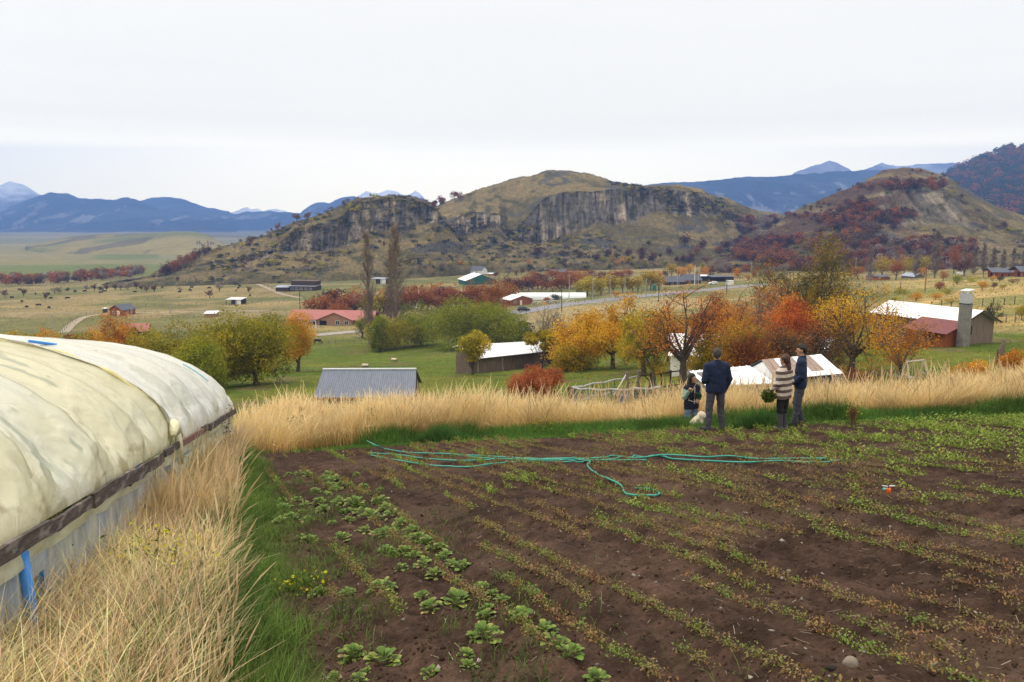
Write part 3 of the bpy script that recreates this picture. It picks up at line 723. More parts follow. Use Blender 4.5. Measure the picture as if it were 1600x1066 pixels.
# small prototypes, copied over hills and fields: origin at the foot, height 1
PROTO = {}
def proto(kind, pal, n=620, variant=0, trunk=True, squat=1.0):
    key = (kind, pal, n, variant)
    if key in PROTO: return PROTO[key]
    SEED[0] += 1; rs = np.random.RandomState(SEED[0])
    if kind == 'round':
        bl = crown_blobs(rs, .95, .10, .98, 9, .30); v, f, c = cloud(rs, bl, n, .085*sqrt(620/n), PAL[pal], .45)
        lines, _ = skeleton(rs, .8, .7, .2, 4, sub=3, twig=0, r0=.028)
    elif kind == 'tall':
        bl = crown_blobs(rs, .5, .08, .98, 9, .32); v, f, c = cloud(rs, bl, n, .07*sqrt(620/n), PAL[pal], .4)
        lines, _ = skeleton(rs, .8, .4, .2, 4, sub=3, twig=0, r0=.02)
    elif kind == 'open':
        lines, ends = skeleton(rs, 1, .9, .28, 6, sub=4, twig=3); v, f, c = sparse_leaves(rs, ends, n, .045, .06*sqrt(620/n), PAL[pal])
    elif kind == 'low':
        bl = [(rs.uniform(-.9, .9), rs.uniform(-.5, .5), rs.uniform(.25, .55), .42, .42, .38) for _ in range(7)]; v, f, c = cloud(rs, bl, n, .11*sqrt(620/n), PAL[pal], .45)
        lines, _ = skeleton(rs, .6, 1.2, .1, 4, sub=2, twig=0, r0=.03)
    elif kind == 'conifer':
        k = rs.rand(n)**.7; a = rs.rand(n)*2*pi; tier = (1-k)*.30*(.65+.35*np.sin(k*38)); rr_ = tier*rs.uniform(.4, 1, n)
        cc = np.stack([np.cos(a)*rr_, np.sin(a)*rr_, .06+.94*k-.12*rr_], 1); v, f = leaf_quads(cc, .085*rs.uniform(.7, 1.2, n), rs, .4); c = np.repeat(leafcol(n, PAL[pal], rs), 4, 0)
        lines = [(np.array([(0, 0, -.05), (0, 0, .5), (0, 0, .97)]), np.array([.025, .015, .003]), 5)]
    tv, tf_ = polytubes(lines)
    if trunk == 'one':   # seen too small for parts: one mesh
        cc = np.concatenate([np.tile([[.07, .055, .045]], (len(tv), 1)), c]); vv = np.concatenate([tv, v]); ff = np.concatenate([tf_, f+len(tv)])
    PROTO[key] = (v, f, c, tv, tf_)
    return PROTO[key]
MESH = {}
def put_tree(loc, h, kind, pal, name, label, cat, group, n=620, variant=0, ws=1.0, parts=True, rz=None):
    key = (kind, pal, n, variant, parts)
    if key not in MESH:
        v, f, c, tv, tf_ = proto(kind, pal, n, variant)
        if parts:
            a = new_obj('crown', v, f, LEAF, col=c, link=False).data; b = new_obj('trunk', tv, tf_, BARK, link=False).data; MESH[key] = (a, b)
        else:
            vv = np.concatenate([tv, v]); ff = np.concatenate([tf_, f+len(tv)]); cc = np.concatenate([np.tile([[.07, .055, .045]], (len(tv), 1)), c])
            MESH[key] = (new_obj(name, vv, ff, LEAF, col=cc, link=False).data,)
    ms = MESH[key]
    rz = R.rand()*6.28 if rz is None else rz
    if parts:
        root = empty(name, loc, rz, label, cat, group)
        root.scale = (h*ws, h*ws, h)
        for nm, me in (('crown', ms[0]), ('trunk', ms[1])):
            o = bpy.data.objects.new(nm, me); COL.objects.link(o); o.parent = root
    else:
        root = bpy.data.objects.new(name, ms[0]); COL.objects.link(root); root.location = loc; root.rotation_euler = (0, 0, rz); root.scale = (h*ws, h*ws, h); tag(root, label, cat, group)
    return root
# picking a point on the hills under a pixel
_HP = []
for _k, _p in HILLS.items():
    if _k.startswith('hill') or 'mountain' in _k:
        _x, _y = proj(_p[..., 0], _p[..., 1], _p[..., 2]); _HP.append((_x, _y, _p))
        if _k.startswith('hill'): pass
def HP(px, py, tol=2.2):
    best = None
    for x, y, p in _HP:
        d = (x-px)**2+(y-py)**2; m = d < tol*tol
        if m.any():
            q = p[m]; dd = d[m]; 
            near = q[:, 1] < q[:, 1].min()+25
            q = q[near][np.argmin(dd[near])]
            if best is None or q[1] < best[1]: best = q
    g = G(px, py)
    if best is not None and best[1] < g.y+5: return V3(best)
    return g
# ================================================================== TREES
T = make_tree
gl = 'willows and fruit trees behind the plastic tunnel'
T('large bushy olive willow with short dark trunk, rightmost behind the tunnel', 'tree', 388, 480, 112, pal='olive', Y=98, n=15000, leaf=.26, group=gl, z0=.04, nb=26, rr=.24)
T('broad olive and yellow willow standing just left of the large dark-trunked willow', 'tree', 322, 493, 120, pal='olive', Y=96, n=11000, leaf=.25, group=gl, z0=.02, nb=20, rr=.25)
T('low green willow bush in front of the broad willow behind the tunnel', 'tree', 300, 538, 84, pal='willow', Y=88, n=7000, leaf=.24, group=gl, z0=0, nb=14, rr=.27)
T('greenish gold willow with an orange side right of the small red roof', 'tree', 268, 505, 86, pal='olivegold', Y=104, n=8000, leaf=.24, group=gl, z0=.03, nb=15)
T('dark green and orange bush below the small red roof', 'tree', 222, 521, 80, pal='olive', Y=100, n=6500, leaf=.24, group=gl, z0=.02, nb=13)
T('yellow-green willow rising behind the large willow, below the open grey shelter', 'tree', 382, 479, 85, pal='olivegold', Y=128, n=8000, leaf=.27, group=gl, z0=.05, nb=15)
T('round bright golden-orange tree left of the gravel lane', 'tree', 456, 489, 50, pal='gold', Y=120, n=11000, leaf=.22, group=gl, z0=.10, nb=16, rr=.33, shell=.35)
T('rounded orange tree with fine visible branches left of the small red roof', 'tree', 163, 487, 66, kind='sparse', pal='orange', Y=112, n=11000, leaf=.20, group=gl, sig=.42, tf=.22, nl=10)
T('orange and olive bush at the left edge above the tunnel', 'tree', 10, 508, 56, pal='olivegold', Y=112, n=4200, leaf=.24, group=gl, z0=.02, nb=10)
T('orange bush second from the left edge above the tunnel', 'tree', 58, 512, 56, pal='orange', Y=114, n=4200, leaf=.22, group=gl, z0=.02, nb=10)
T('small orange-red tree between two orange bushes above the tunnel', 'tree', 92, 514, 40, pal='rustorange', Y=112, n=3500, leaf=.22, group=gl, z0=.04, nb=9)
T('olive-orange bush just left of the rounded orange tree', 'tree', 122, 517, 62, pal='olivegold', Y=108, n=4500, leaf=.23, group=gl, z0=.02, nb=10)
T('orange-brown bush just right of the rounded orange tree', 'tree', 196, 521, 44, pal='rustorange', Y=106, n=3600, leaf=.22, group=gl, z0=.02, nb=9)
gm = 'willows along the far side of the sheep meadow'
T('grey-brown half-bare willow bush right of the horse', 'tree', 604, 493, 78, pal='olive', base=545, n=6500, leaf=.22, group=gm, z0=.03, nb=14, shell=.3)
T('bare brown twiggy willow stems in the half-bare bush', 'shrub', 592, 487, 60, kind='bare', pal='brown', base=541, n=900, leaf=.16, group=gm, name='shrub')
T('rounded green willow, left of the two big green ones', 'tree', 658, 475, 80, pal='willow', base=541, n=9500, leaf=.26, group=gm, z0=.03, nb=18, rr=.26)
T('big broad green willow with feathery top in the middle of the meadow edge', 'tree', 726, 464, 112, pal='willow', base=546, n=14000, leaf=.27, group=gm, z0=.02, nb=24, rr=.24)
T('big yellow-green willow next to the white-roofed timber barn', 'tree', 778, 471, 92, pal='willow', base=544, n=11000, leaf=.27, group=gm, z0=.02, nb=20, rr=.25)
T('small dark green bush between the yellow-green willow and the bare grey tree', 'tree', 816, 494, 34, pal='dark', base=532, n=2500, leaf=.25, group=gm, z0=.02, nb=8)
T('small pale green sapling at the end of the gravel lane', 'tree', 566, 487, 34, kind='sparse', pal='willow', base=528, n=2600, leaf=.24, group=gm, tf=.15, sig=.4)
T('small green sapling beneath the right-hand tall poplar', 'tree', 590, 480, 30, pal='willow', Y=185, n=2200, leaf=.28, group=gm, z0=.03, nb=8)
T('small yellow and green tree in front of the timber barn', 'tree', 737, 514, 62, kind='dense', pal='mixed', Y=101.0, n=5200, leaf=.25, z0=.20, nb=15, rr=.22, shell=.25)
T('bare dark grey-purple tree beside the timber barn roof', 'tree', 862, 484, 74, kind='bare', pal='grey', Y=113, n=1400, leaf=.12, bark=mat('dark_grey_twigs', (.085, .07, .068), rough=1), nl=10)
T('yellow climbing shrub spilling over the end of the barn roof', 'shrub', 848, 512, 74, pal='yellow', Y=108.5, n=2600, leaf=.2, name='shrub', z0=.35, nb=10, rr=.12, shell=.2)
go = 'autumn trees round the farmyard'
T('bright golden-orange tree just right of the bare grey tree', 'tree', 908, 480, 82, kind='sparse', pal='gold', Y=104, n=14000, leaf=.24, group=go, sig=.55, tf=.12, nl=10)
T('golden-orange tree with greenish top and dark trunk right of the brightest one', 'tree', 962, 470, 86, kind='sparse', pal='gold', Y=98, n=13000, leaf=.23, group=go, sig=.50, tf=.22, nl=9, hue_by=lambda c: 1-sst(4.5, 7, c[:, 2]))
T('low yellow-green hedge bush under the golden-orange trees', 'shrub', 900, 540, 84, pal='olivegold', Y=99, n=4500, leaf=.22, name='shrub', z0=0, nb=14, rr=.2)
T('green and yellow tree between the golden trees and the orange apple tree', 'tree', 1012, 468, 66, kind='sparse', pal='olive', Y=88, n=8500, leaf=.20, group=go, sig=.45, tf=.2, nl=9)
T('small grey-barked tree with thin yellow-green leaves inside the pen', 'tree', 1030, 505, 74, kind='sparse', pal='olivegold', Y=64, n=3400, leaf=.15, group=go, sig=.3, tf=.3, bark=BARKG)
T('tall sparse red-orange apple tree with dark forked trunk behind the vest woman', 'tree', 1076, 440, 136, kind='sparse', pal='applered', Y=62, n=5200, leaf=.135, group=go, sig=.26, tf=.30, nl=11)
T('low orange tree right of the sparse apple tree, behind the standing man', 'tree', 1140, 474, 92, kind='sparse', pal='orange', Y=70, n=8000, leaf=.16, group=go, sig=.40, tf=.15, nl=10)
T('yellow-gold tree behind the white tin roof', 'tree', 1165, 500, 80, kind='sparse', pal='olivegold', Y=63, n=8000, leaf=.15, group=go, sig=.38, tf=.12, nl=9)
T('reddish half-bare tree left of the bright red-orange tree', 'tree', 1192, 428, 96, kind='sparse', pal='applered', Y=84, n=5600, leaf=.15, group=go, sig=.34, tf=.22, nl=12, bark=BARKG)
T('dense bright red-orange tree in the middle of the farmyard trees', 'tree', 1243, 462, 92, kind='sparse', pal='redorange', Y=76, n=12500, leaf=.17, group=go, sig=.40, tf=.15, nl=10)
T('tallest dark olive tree with thinning crown rising over the farmyard', 'tree', 1272, 372, 150, kind='sparse', pal='oldolive', Y=105, n=19000, leaf=.22, group=go, sig=.72, tf=.14, nl=18)
T('dark brown undergrowth tree below the red-orange tree', 'tree', 1215, 520, 130, kind='sparse', pal='brown', Y=68, n=8000, leaf=.15, group=go, sig=.4, tf=.08, nl=10)
T('tall yellow-gold half-bare tree left of the white-roofed house', 'tree', 1345, 428, 116, kind='sparse', pal='gold', Y=72, n=7000, leaf=.15, group=go, sig=.36, tf=.16, nl=13)
T('spreading low tree with orange leaves and bare twigs in front of the house', 'tree', 1424, 490, 104, kind='sparse', pal='orange', Y=64, n=3600, leaf=.14, group=go, sig=.28, tf=.14, nl=10, bark=BARKG)
T('dark tangled bare shrub at the foot of the half-bare gold tree', 'shrub', 1362, 560, 110, kind='bare', pal='rustorange', Y=58, n=1500, leaf=.11, name='shrub', nl=8)
T('gold and green thin tree right of the tallest olive tree', 'tree', 1322, 470, 60, kind='sparse', pal='olivegold', Y=92, n=5200, leaf=.18, group=go, sig=.4, tf=.2, nl=9)
T('reddish tree behind the long white roofs', 'tree', 1120, 462, 70, kind='sparse', pal='rustorange', Y=118, n=5000, leaf=.23, group=go, sig=.5, tf=.2)
T('orange-gold tree half hidden behind the sparse apple tree', 'tree', 1050, 488, 70, kind='sparse', pal='orange', Y=100, n=5200, leaf=.2, group=go, sig=.45, tf=.2)
T('domed bush of fine red-orange stems beyond the tall dry grass', 'shrub', 838, 573, 92, kind='dense', pal='redbush', Y=47, n=15000, leaf=.09, name='shrub', z0=.3, nb=22, rr=.2, shell=.35)
T('small orange bush on the bank below the swing frame', 'shrub', 1535, 562, 52, pal='orange', Y=52, n=2200, leaf=.14, name='shrub', z0=.0, nb=9)
T('orange bush at the right edge of the bank', 'shrub', 1602, 548, 40, pal='orange', Y=44, n=2200, leaf=.13, name='shrub', z0=.0, nb=9)
T('large brown half-bare tree above the yellow-green willows left of the small tan cabin', 'tree', 768, 440, 66, kind='sparse', pal='rustorange', Y=235, n=6500, leaf=.34, sig=.8, tf=.2, nl=10)
T('orange and gold undergrowth tree left of the rusty roofed shed', 'tree', 1182, 508, 96, kind='sparse', pal='rustorange', Y=60, n=9000, leaf=.14, group=go, sig=.38, tf=.08, nl=10)
T('yellow-green shrubby tree between the pen and the white tin roof', 'tree', 1108, 520, 84, kind='sparse', pal='olivegold', Y=66, n=8000, leaf=.15, group=go, sig=.4, tf=.08, nl=10)
T('brownish red tree right of the tallest olive tree', 'tree', 1302, 468, 84, kind='sparse', pal='rustorange', Y=86, n=7000, leaf=.17, group=go, sig=.4, tf=.12, nl=10)
T('brown undergrowth tree behind the patched shed roof', 'tree', 1288, 512, 100, kind='sparse', pal='brown', Y=66, n=7000, leaf=.14, group=go, sig=.38, tf=.08, nl=10)
T('golden bush at the foot of the dense red-orange tree', 'tree', 1250, 520, 70, kind='sparse', pal='orange', Y=70, n=6000, leaf=.15, group=go, sig=.36, tf=.08, nl=9)
gp = 'tall bare poplars behind the pink-roofed house'
T('thinner left one of the two tall bare poplars behind the pink-roofed house', 'tree', 573, 355, 29, kind='poplar', pal='brown', Y=205, n=1500, leaf=.24, name='poplar_tree', group=gp)
T('wider right one of the two tall bare poplars behind the pink-roofed house', 'tree', 616, 344, 44, kind='poplar', pal='brown', Y=203, n=2200, leaf=.26, name='poplar_tree', group=gp)
T('slim bare poplar with dark bark close behind the wider tall poplar', 'tree', 607, 372, 22, kind='poplar', pal='brown', Y=212, n=1600, leaf=.24, name='poplar_tree', group=gp)
gq = 'bare poplars at the foot of the red hill'
T('broad cluster-like bare poplar at the foot of the right-hand hill', 'tree', 1467, 356, 34, kind='poplar', pal='grey', Y=330, n=3400, leaf=.45, name='poplar_tree', group=gq)
T('slim pale bare poplar left of the broad one at the foot of the hill', 'tree', 1366, 380, 15, kind='poplar', pal='grey', Y=340, n=1300, leaf=.42, name='poplar_tree', group=gq)
for i, (x, t) in enumerate(((1437, 377), (1512, 372), (1528, 376), (1543, 371), (1558, 378), (1574, 383), (1590, 380), (1606, 384))):
    T('grey bare poplar in the pale row behind the log cabins', 'tree', x, t+5, 30, kind='poplar', pal='grey', Y=345, n=1200, leaf=.45, name='poplar_tree', group='row of grey poplars behind the log cabins')
# ---- rows of smaller trees
def band(x0, x1, b0, b1, hp, n, kinds, label, cat, group, ws=1.0, jy=2.5, jh=.25, name='tree', leaves=620, parts=True, Y=None):
    for i in range(n):
        x = x0+(x1-x0)*(i+.5+R.uniform(-.35, .35))/n; b = b0+(b1-b0)*(i+.5)/n+R.uniform(-jy, jy)
        loc = G(x, b) if Y is None else GY(x, Y*R.uniform(.97, 1.03)); h = hp*R.uniform(1-jh, 1+jh)/F*loc.y
        kd, pl = kinds[R.randint(len(kinds))]
        lb = label.replace('{c}', CN.get(pl, pl))
        put_tree(loc, h, kd, pl, name, lb, cat, group, n=leaves, variant=R.randint(2), ws=ws*R.uniform(.85, 1.2), parts=parts)
CN = {'rust': 'rust-red', 'rustorange': 'rusty orange', 'darkred': 'dark red', 'brown': 'brown', 'grey': 'grey bare', 'olive': 'olive', 'olivegold': 'olive-gold', 'gold': 'golden', 'orange': 'orange', 'yellow': 'yellow', 'willow': 'green', 'dark': 'dark green'}
RU = [('round', 'rust'), ('open', 'rust'), ('round', 'rustorange'), ('round', 'rust'), ('round', 'darkred'), ('round', 'rustorange')]
band(500, 640, 468, 470, 36, 12, RU+[('round', 'grey'), ('round', 'olive')], '{c} beech in the row left of the tall poplars, beyond the pink-roofed house', 'tree', 'beeches in the valley left', ws=1.15, Y=300)
band(484, 560, 476, 478, 30, 6, RU+[('open', 'grey')], '{c} beech just above the pink roof', 'tree', 'beeches above the pink roof', ws=1.1, Y=285)
band(640, 760, 470, 470, 32, 12, RU, '{c} beech in the row above the green willows', 'tree', 'beeches above the willows', ws=1.15, Y=300)
band(655, 800, 470, 470, 26, 12, RU, '{c} beech in the back row below the green-walled warehouse', 'tree', 'beeches below the warehouse', ws=1.2, Y=330)
band(790, 900, 455, 452, 24, 14, RU, '{c} beech in the row behind the long white tunnel greenhouse', 'tree', 'beeches behind the white greenhouse', ws=1.15)
band(820, 985, 442, 438, 17, 18, RU, '{c} small beech in the farthest row in front of the hill', 'tree', 'farthest beeches before the hill', ws=1.2)
band(900, 945, 462, 460, 30, 6, [('round', 'yellow')], 'bright {c} poplar bush behind the power poles', 'tree', 'yellow trees behind the poles', ws=.9)
band(945, 1035, 458, 452, 26, 9, [('round', 'yellow'), ('round', 'olivegold'), ('round', 'rust'), ('tall', 'yellow')], '{c} tree in the row left of the green tank', 'tree', 'mixed trees left of the green tank')
band(1015, 1120, 436, 432, 17, 11, [('round', 'orange'), ('round', 'olivegold'), ('round', 'gold'), ('round', 'brown')], '{c} tree behind the dark-roofed houses', 'tree', 'trees behind the dark-roofed houses')
band(1105, 1250, 428, 424, 14, 18, [('round', 'rust'), ('round', 'darkred'), ('round', 'grey')], '{c} small tree in the purplish row at the foot of the saddle', 'tree', 'purplish row below the saddle', ws=1.1, parts=False)
band(1150, 1230, 436, 436, 14, 8, [('round', 'orange'), ('round', 'rustorange'), ('round', 'grey')], '{c} tree right of the white car', 'tree', 'trees right of the white car', parts=False)
band(1000, 1420, 512, 506, 20, 22, [('round', 'olivegold'), ('round', 'orange'), ('low', 'rustorange'), ('round', 'brown'), ('low', 'olive')], '{c} shrub in the belt of undergrowth behind the farmyard trees', 'shrub', 'undergrowth behind the farmyard trees', ws=1.5, name='shrub')
band(480, 510, 437, 437, 5, 3, [('low', 'dark')], '{c} low bush beside the tiny cabin', 'shrub', 'bushes by the tiny cabin', parts=False, name='shrub')
# single smaller trees: x, base row, height px, width factor, kind, palette, label
def singles(rows, group=None, name='tree', cat='tree', parts=True, leaves=620, Y=None):
    for i, (x, b, hp, ws, kd, pl, lb) in enumerate(rows):
        loc = HP(x, b); h = hp/F*loc.y
        put_tree(loc, h, kd, pl, name, lb, cat, group, n=leaves, variant=i % 2, ws=ws, parts=parts)
singles([
 (1378, 430, 32, 1.3, 'round', 'olivegold', 'olive-gold round tree left of the slim pale poplar'),
 (1398, 438, 36, .9, 'open', 'rust', 'rusty tree with dark stem on the dry slope above the white roof'),
 (1412, 428, 30, .8, 'round', 'olivegold', 'yellow-green tree right of the rusty tree on the dry slope'),
 (1430, 430, 36, .9, 'round', 'yellow', 'tall yellow-green tree below the bare poplars on the right'),
 (1445, 430, 32, .8, 'round', 'olive', 'olive tree directly below the broad bare poplar'),
 (1437, 433, 17, 1.2, 'round', 'orange', 'small orange tree in front of the yellow-green trees on the right'),
 (1473, 441, 24, .8, 'open', 'rustorange', 'orange-brown tree left of the tall red tree'),
 (1489, 428, 48, .55, 'open', 'rust', 'tall thin red tree left of the log cabins'),
 (1506, 432, 32, 1.2, 'open', 'darkred', 'spreading dark red tree left of the log cabins'),
 (1552, 503, 37, 1.0, 'open', 'dark', 'dark grey-green tree right of the chimney'),
 (1597, 500, 26, 1.1, 'round', 'yellow', 'yellow-green bush at the right edge on the slope'),
 (1340, 436, 22, 1.2, 'round', 'rustorange', 'orange-brown tree right of the big olive crown'),
], leaves=1500)
singles([
 (1430, 471, 18, 1.5, 'round', 'gold', 'wide golden bush on the dry slope behind the white roof'),
 (1462, 469, 13, 1.6, 'round', 'gold', 'low yellow bush beside the wide golden one'),
 (1398, 475, 13, 1.4, 'round', 'willow', 'pale green bush at the left end of the white roof'),
 (1412, 460, 14, 1.1, 'low', 'olive', 'small olive bush above the left end of the white roof'),
 (1495, 445, 19, 1.3, 'round', 'willow', 'round dark green bush below the tall red tree'),
 (1468, 455, 18, 1.2, 'round', 'rustorange', 'rusty bush left of the round dark green bush'),
 (1480, 460, 11, 1.4, 'low', 'olive', 'low olive bush on the dry slope'),
 (1535, 453, 15, 1.4, 'round', 'gold', 'orange-gold bush below the left log cabin'),
 (1552, 452, 12, 1.1, 'round', 'brown', 'brown bush between two golden bushes below the log cabins'),
 (1566, 453, 10, 1.3, 'round', 'yellow', 'yellow bush right of the brown one below the log cabins'),
 (1562, 441, 10, 1.3, 'round', 'dark', 'dark green shrub close to the log cabin wall'),
 (1551, 440, 10, 1.2, 'round', 'gold', 'golden shrub close to the left log cabin'),
 (1520, 441, 9, 1.5, 'low', 'willow', 'green low shrub left of the left log cabin'),
 (1583, 442, 8, 1.3, 'low', 'brown', 'brown low shrub before the right log cabin'),
 (1485, 474, 11, 1.4, 'low', 'olivegold', 'yellowish scrub in the dry grass left of the chimney'),
 (1510, 463, 9, 1.5, 'low', 'olivegold', 'small golden scrub in the middle of the dry slope'),
 (610, 478, 10, 1.5, 'round', 'orange', 'small orange shrub by the grey shed'),
 (854, 474, 12, 1.4, 'round', 'rustorange', 'orange shrub at the corner of the long white greenhouse'),
 (868, 473, 15, 1.5, 'round', 'dark', 'dark green juniper-like shrub before the long white greenhouse'),
 (962, 466, 12, 1.1, 'round', 'orange', 'small orange bush beside the road'),
 (480, 418, 4, 1.5, 'low', 'dark', 'tiny dark bush above the long timber building'),
 (795, 430, 10, 1, 'round', 'grey', 'grey round shrub right of the green-walled warehouse'),
 (815, 430, 13, .8, 'round', 'brown', 'thin brown tree right of the green-walled warehouse'),
 (775, 433, 10, 1.2, 'round', 'darkred', 'dark shrub just right of the warehouse roof'),
], name='shrub', cat='shrub', leaves=900)
# scattered little trees in the cattle field at left
lf = []
for x, b, hp, pl in ((8, 465, 14, 'darkred'), (38, 463, 15, 'darkred'), (72, 469, 13, 'darkred'), (86, 459, 13, 'grey'), (94, 458, 11, 'brown'), (135, 455, 12, 'grey'), (148, 455, 13, 'darkred'), (157, 456, 9, 'dark'), (167, 455, 12, 'darkred'),
                     (180, 454, 12, 'darkred'), (189, 454, 13, 'grey'), (200, 453, 13, 'grey'), (213, 452, 14, 'darkred'), (221, 454, 10, 'darkred'), (229, 457, 12, 'darkred'), (241, 457, 14, 'darkred'), (282, 457, 10, 'grey'), (297, 456, 6, 'dark'),
                     (328, 466, 15, 'darkred'), (343, 455, 16, 'grey'), (389, 458, 12, 'darkred'), (241, 435, 6, 'dark'), (278, 441, 10, 'darkred'), (332, 440, 7, 'dark'), (307, 442, 9, 'grey'), (106, 456, 7, 'dark'), (118, 458, 6, 'dark'), (30, 455, 5, 'dark'), (35, 473, 5, 'dark')):
    lf.append((x, b, hp, 1.15, 'open' if pl != 'dark' else 'round', pl, {'darkred': 'small dark red tree scattered in the cattle field', 'grey': 'small grey bare tree scattered in the cattle field', 'brown': 'small brown tree in the cattle field', 'dark': 'small dark green bush scattered in the cattle field'}[pl]))
singles(lf, group='small trees scattered in the cattle field', parts=False, leaves=500)
# trees on the hill crests
cr = []
for x, b, hp in ((258, 432, 20), (264, 428, 20), (271, 425, 20), (279, 422, 19), (287, 415, 18), (293, 412, 17), (299, 409, 17), (306, 405, 17), (312, 403, 15), (320, 398, 15), (326, 396, 12)):
    cr.append((x, b, hp, 1.0, 'round', 'rust' if x % 2 else 'darkred', 'dark red tree in the clump climbing the left end of the rocky hill'))
singles(cr, group='red trees on the left end of the hill', parts=False, leaves=600)
singles([
 (391, 384, 17, 1.0, 'open', 'darkred', 'reddish tree, lowest of those on the left crest of the rocky hill'),
 (377, 381, 9, 1.2, 'open', 'brown', 'small brown tree at the lower left crest'),
 (409, 374, 10, 1, 'open', 'brown', 'thin brown tree on the left crest below the lone bigger one'),
 (421, 372, 15, .9, 'open', 'grey', 'grey tree second below the lone tree on the left crest'),
 (434, 362, 17, .9, 'open', 'brown', 'lone taller brown tree on the left crest'),
 (464, 346, 13, 1.4, 'round', 'brown', 'rounded brown tree on the crest left of the cliff'),
 (481, 343, 13, 1.2, 'round', 'brown', 'second rounded brown tree on the crest left of the cliff'),
 (486, 350, 10, 1.1, 'open', 'olive', 'olive bush just below the crest left of the cliff'),
 (515, 340, 11, .8, 'open', 'brown', 'thin brown tree on the grass above the first cliff'),
 (544, 340, 10, .9, 'round', 'dark', 'dark green bush at the top of the first cliff'),
 (605, 310, 8, 1.1, 'round', 'rust', 'rust-red tree on top of the first cliff'),
 (594, 311, 6, 1.0, 'round', 'rust', 'small red bush left of the rust-red tree on the cliff top'),
 (1051, 300, 14, 1.2, 'round', 'dark', 'round dark evergreen on the skyline at the right end of the big cliff'),
 (707, 330, 16, 1.1, 'round', 'darkred', 'dark tree in the saddle between the two cliffs'),
 (824, 276, 6, 1.2, 'low', 'brown', 'brown bush on the skyline left of the summit'),
 (1366, 313, 9, .9, 'conifer', 'dark', 'lone dark conifer on the face of the red hill'),
 (1501, 312, 9, 1.2, 'round', 'darkred', 'dark red shrub on the right slope of the red hill'),
 (1568, 357, 12, 1.2, 'round', 'darkred', 'dark red shrub low on the right slope of the red hill'),
], parts=False, leaves=700)
cr = [(x, 330-(x-498)*.27+R.uniform(-1, 2), R.uniform(7, 11), 1.1, 'round', 'brown', 'small brown tree in the row along the crest above the first cliff') for x in range(498, 560, 5)]
singles(cr, group='row of trees on the crest above the first cliff', parts=False, leaves=450)
cr = []
for i in range(46):
    x = 676+i*2.45; yb = np.interp(x, [676, 740, 790], [323, 302, 285]); cr.append((x, yb+R.uniform(0, 3), R.uniform(11, 16)*(1 if x < 770 else .6), 1.1, 'round', ('rust', 'darkred', 'rust')[i % 3], 'rust-red tree in the wood along the skyline left of the summit'))
singles(cr, group='red wood along the skyline', parts=False, leaves=450)
cr = [(x, b, 11, .9, 'round', 'brown', 'small brown tree standing clear on the skyline left of the summit') for x, b in ((788, 283), (799, 280), (807, 279))]
singles(cr, group='three skyline trees', parts=False, leaves=450)
cr = []
for x, b, hp, pl in ((840, 400, 16, 'darkred'), (905, 402, 13, 'darkred'), (900, 398, 9, 'dark'), (932, 407, 12, 'darkred'), (950, 402, 14, 'darkred'), (960, 404, 12, 'darkred'), (982, 402, 14, 'darkred'), (1003, 398, 16, 'darkred'), (1004, 408, 13, 'darkred'),
                     (1018, 407, 17, 'darkred'), (1013, 384, 9, 'darkred'), (1046, 396, 13, 'darkred'), (1070, 386, 22, 'darkred'), (1076, 410, 18, 'darkred'), (1088, 398, 14, 'rust'), (1095, 389, 18, 'darkred'), (1068, 409, 13, 'darkred'), (1057, 409, 9, 'darkred'), (1103, 409, 9, 'rust'),
                     (1123, 396, 14, 'rust'), (1137, 392, 18, 'darkred'), (1130, 388, 10, 'rust'), (1150, 385, 16, 'darkred'), (1163, 380, 14, 'rust'), (1130, 300, 5, 'darkred')):
    cr.append((x, b, hp, 1.15, 'round', pl, 'dark red beech bush on the lower slope under the big cliff' if pl != 'dark' else 'dark green bush on the lower slope under the big cliff'))
singles(cr, group='dark red bushes below the big cliff', parts=False, leaves=600)
cr = []
for x, b, hp, pl in ((943, 412, 11, 'willow'), (956, 410, 11, 'olivegold'), (964, 414, 8, 'orange'), (972, 411, 10, 'gold'), (981, 412, 12, 'olivegold'), (988, 414, 9, 'olive'), (1010, 416, 8, 'willow'), (1041, 417, 8, 'willow'), (827, 414, 8, 'orange'), (719, 415, 8, 'orange'), (735, 415, 8, 'willow'),
                     (690, 417, 9, 'grey'), (664, 420, 9, 'grey'), (1098, 421, 10, 'willow'), (772, 380, 9, 'dark'), (770, 398, 4, 'dark')):
    cr.append((x, b, hp, 1.3, 'round', pl, '%s bush along the foot of the big hill' % CN[pl]))
singles(cr, group='bushes along the foot of the big hill', parts=False, leaves=600)
cr = [(x, b, hp, 1, 'conifer', 'dark', 'dark conifer on the skyline of the red hill') for x, b, hp in ((1433, 264, 5), (1437, 264, 6), (1442, 264, 6), (1448, 265, 5), (1452, 266, 7), (1457, 267, 7), (1461, 268, 7), (1466, 270, 6), (1475, 274, 5), (1480, 276, 5))]
singles(cr, group='conifers on the skyline of the red hill', parts=False, leaves=300)
cr = [(x, 385+(i % 3), 10+3*sin(i*1.7), .45, 'tall', 'grey', 'bare poplar of the far row on the plain') for i, x in enumerate((308, 312, 316, 321, 325, 330, 334))]
singles(cr, group='far poplar row on the plain', parts=False, leaves=300)
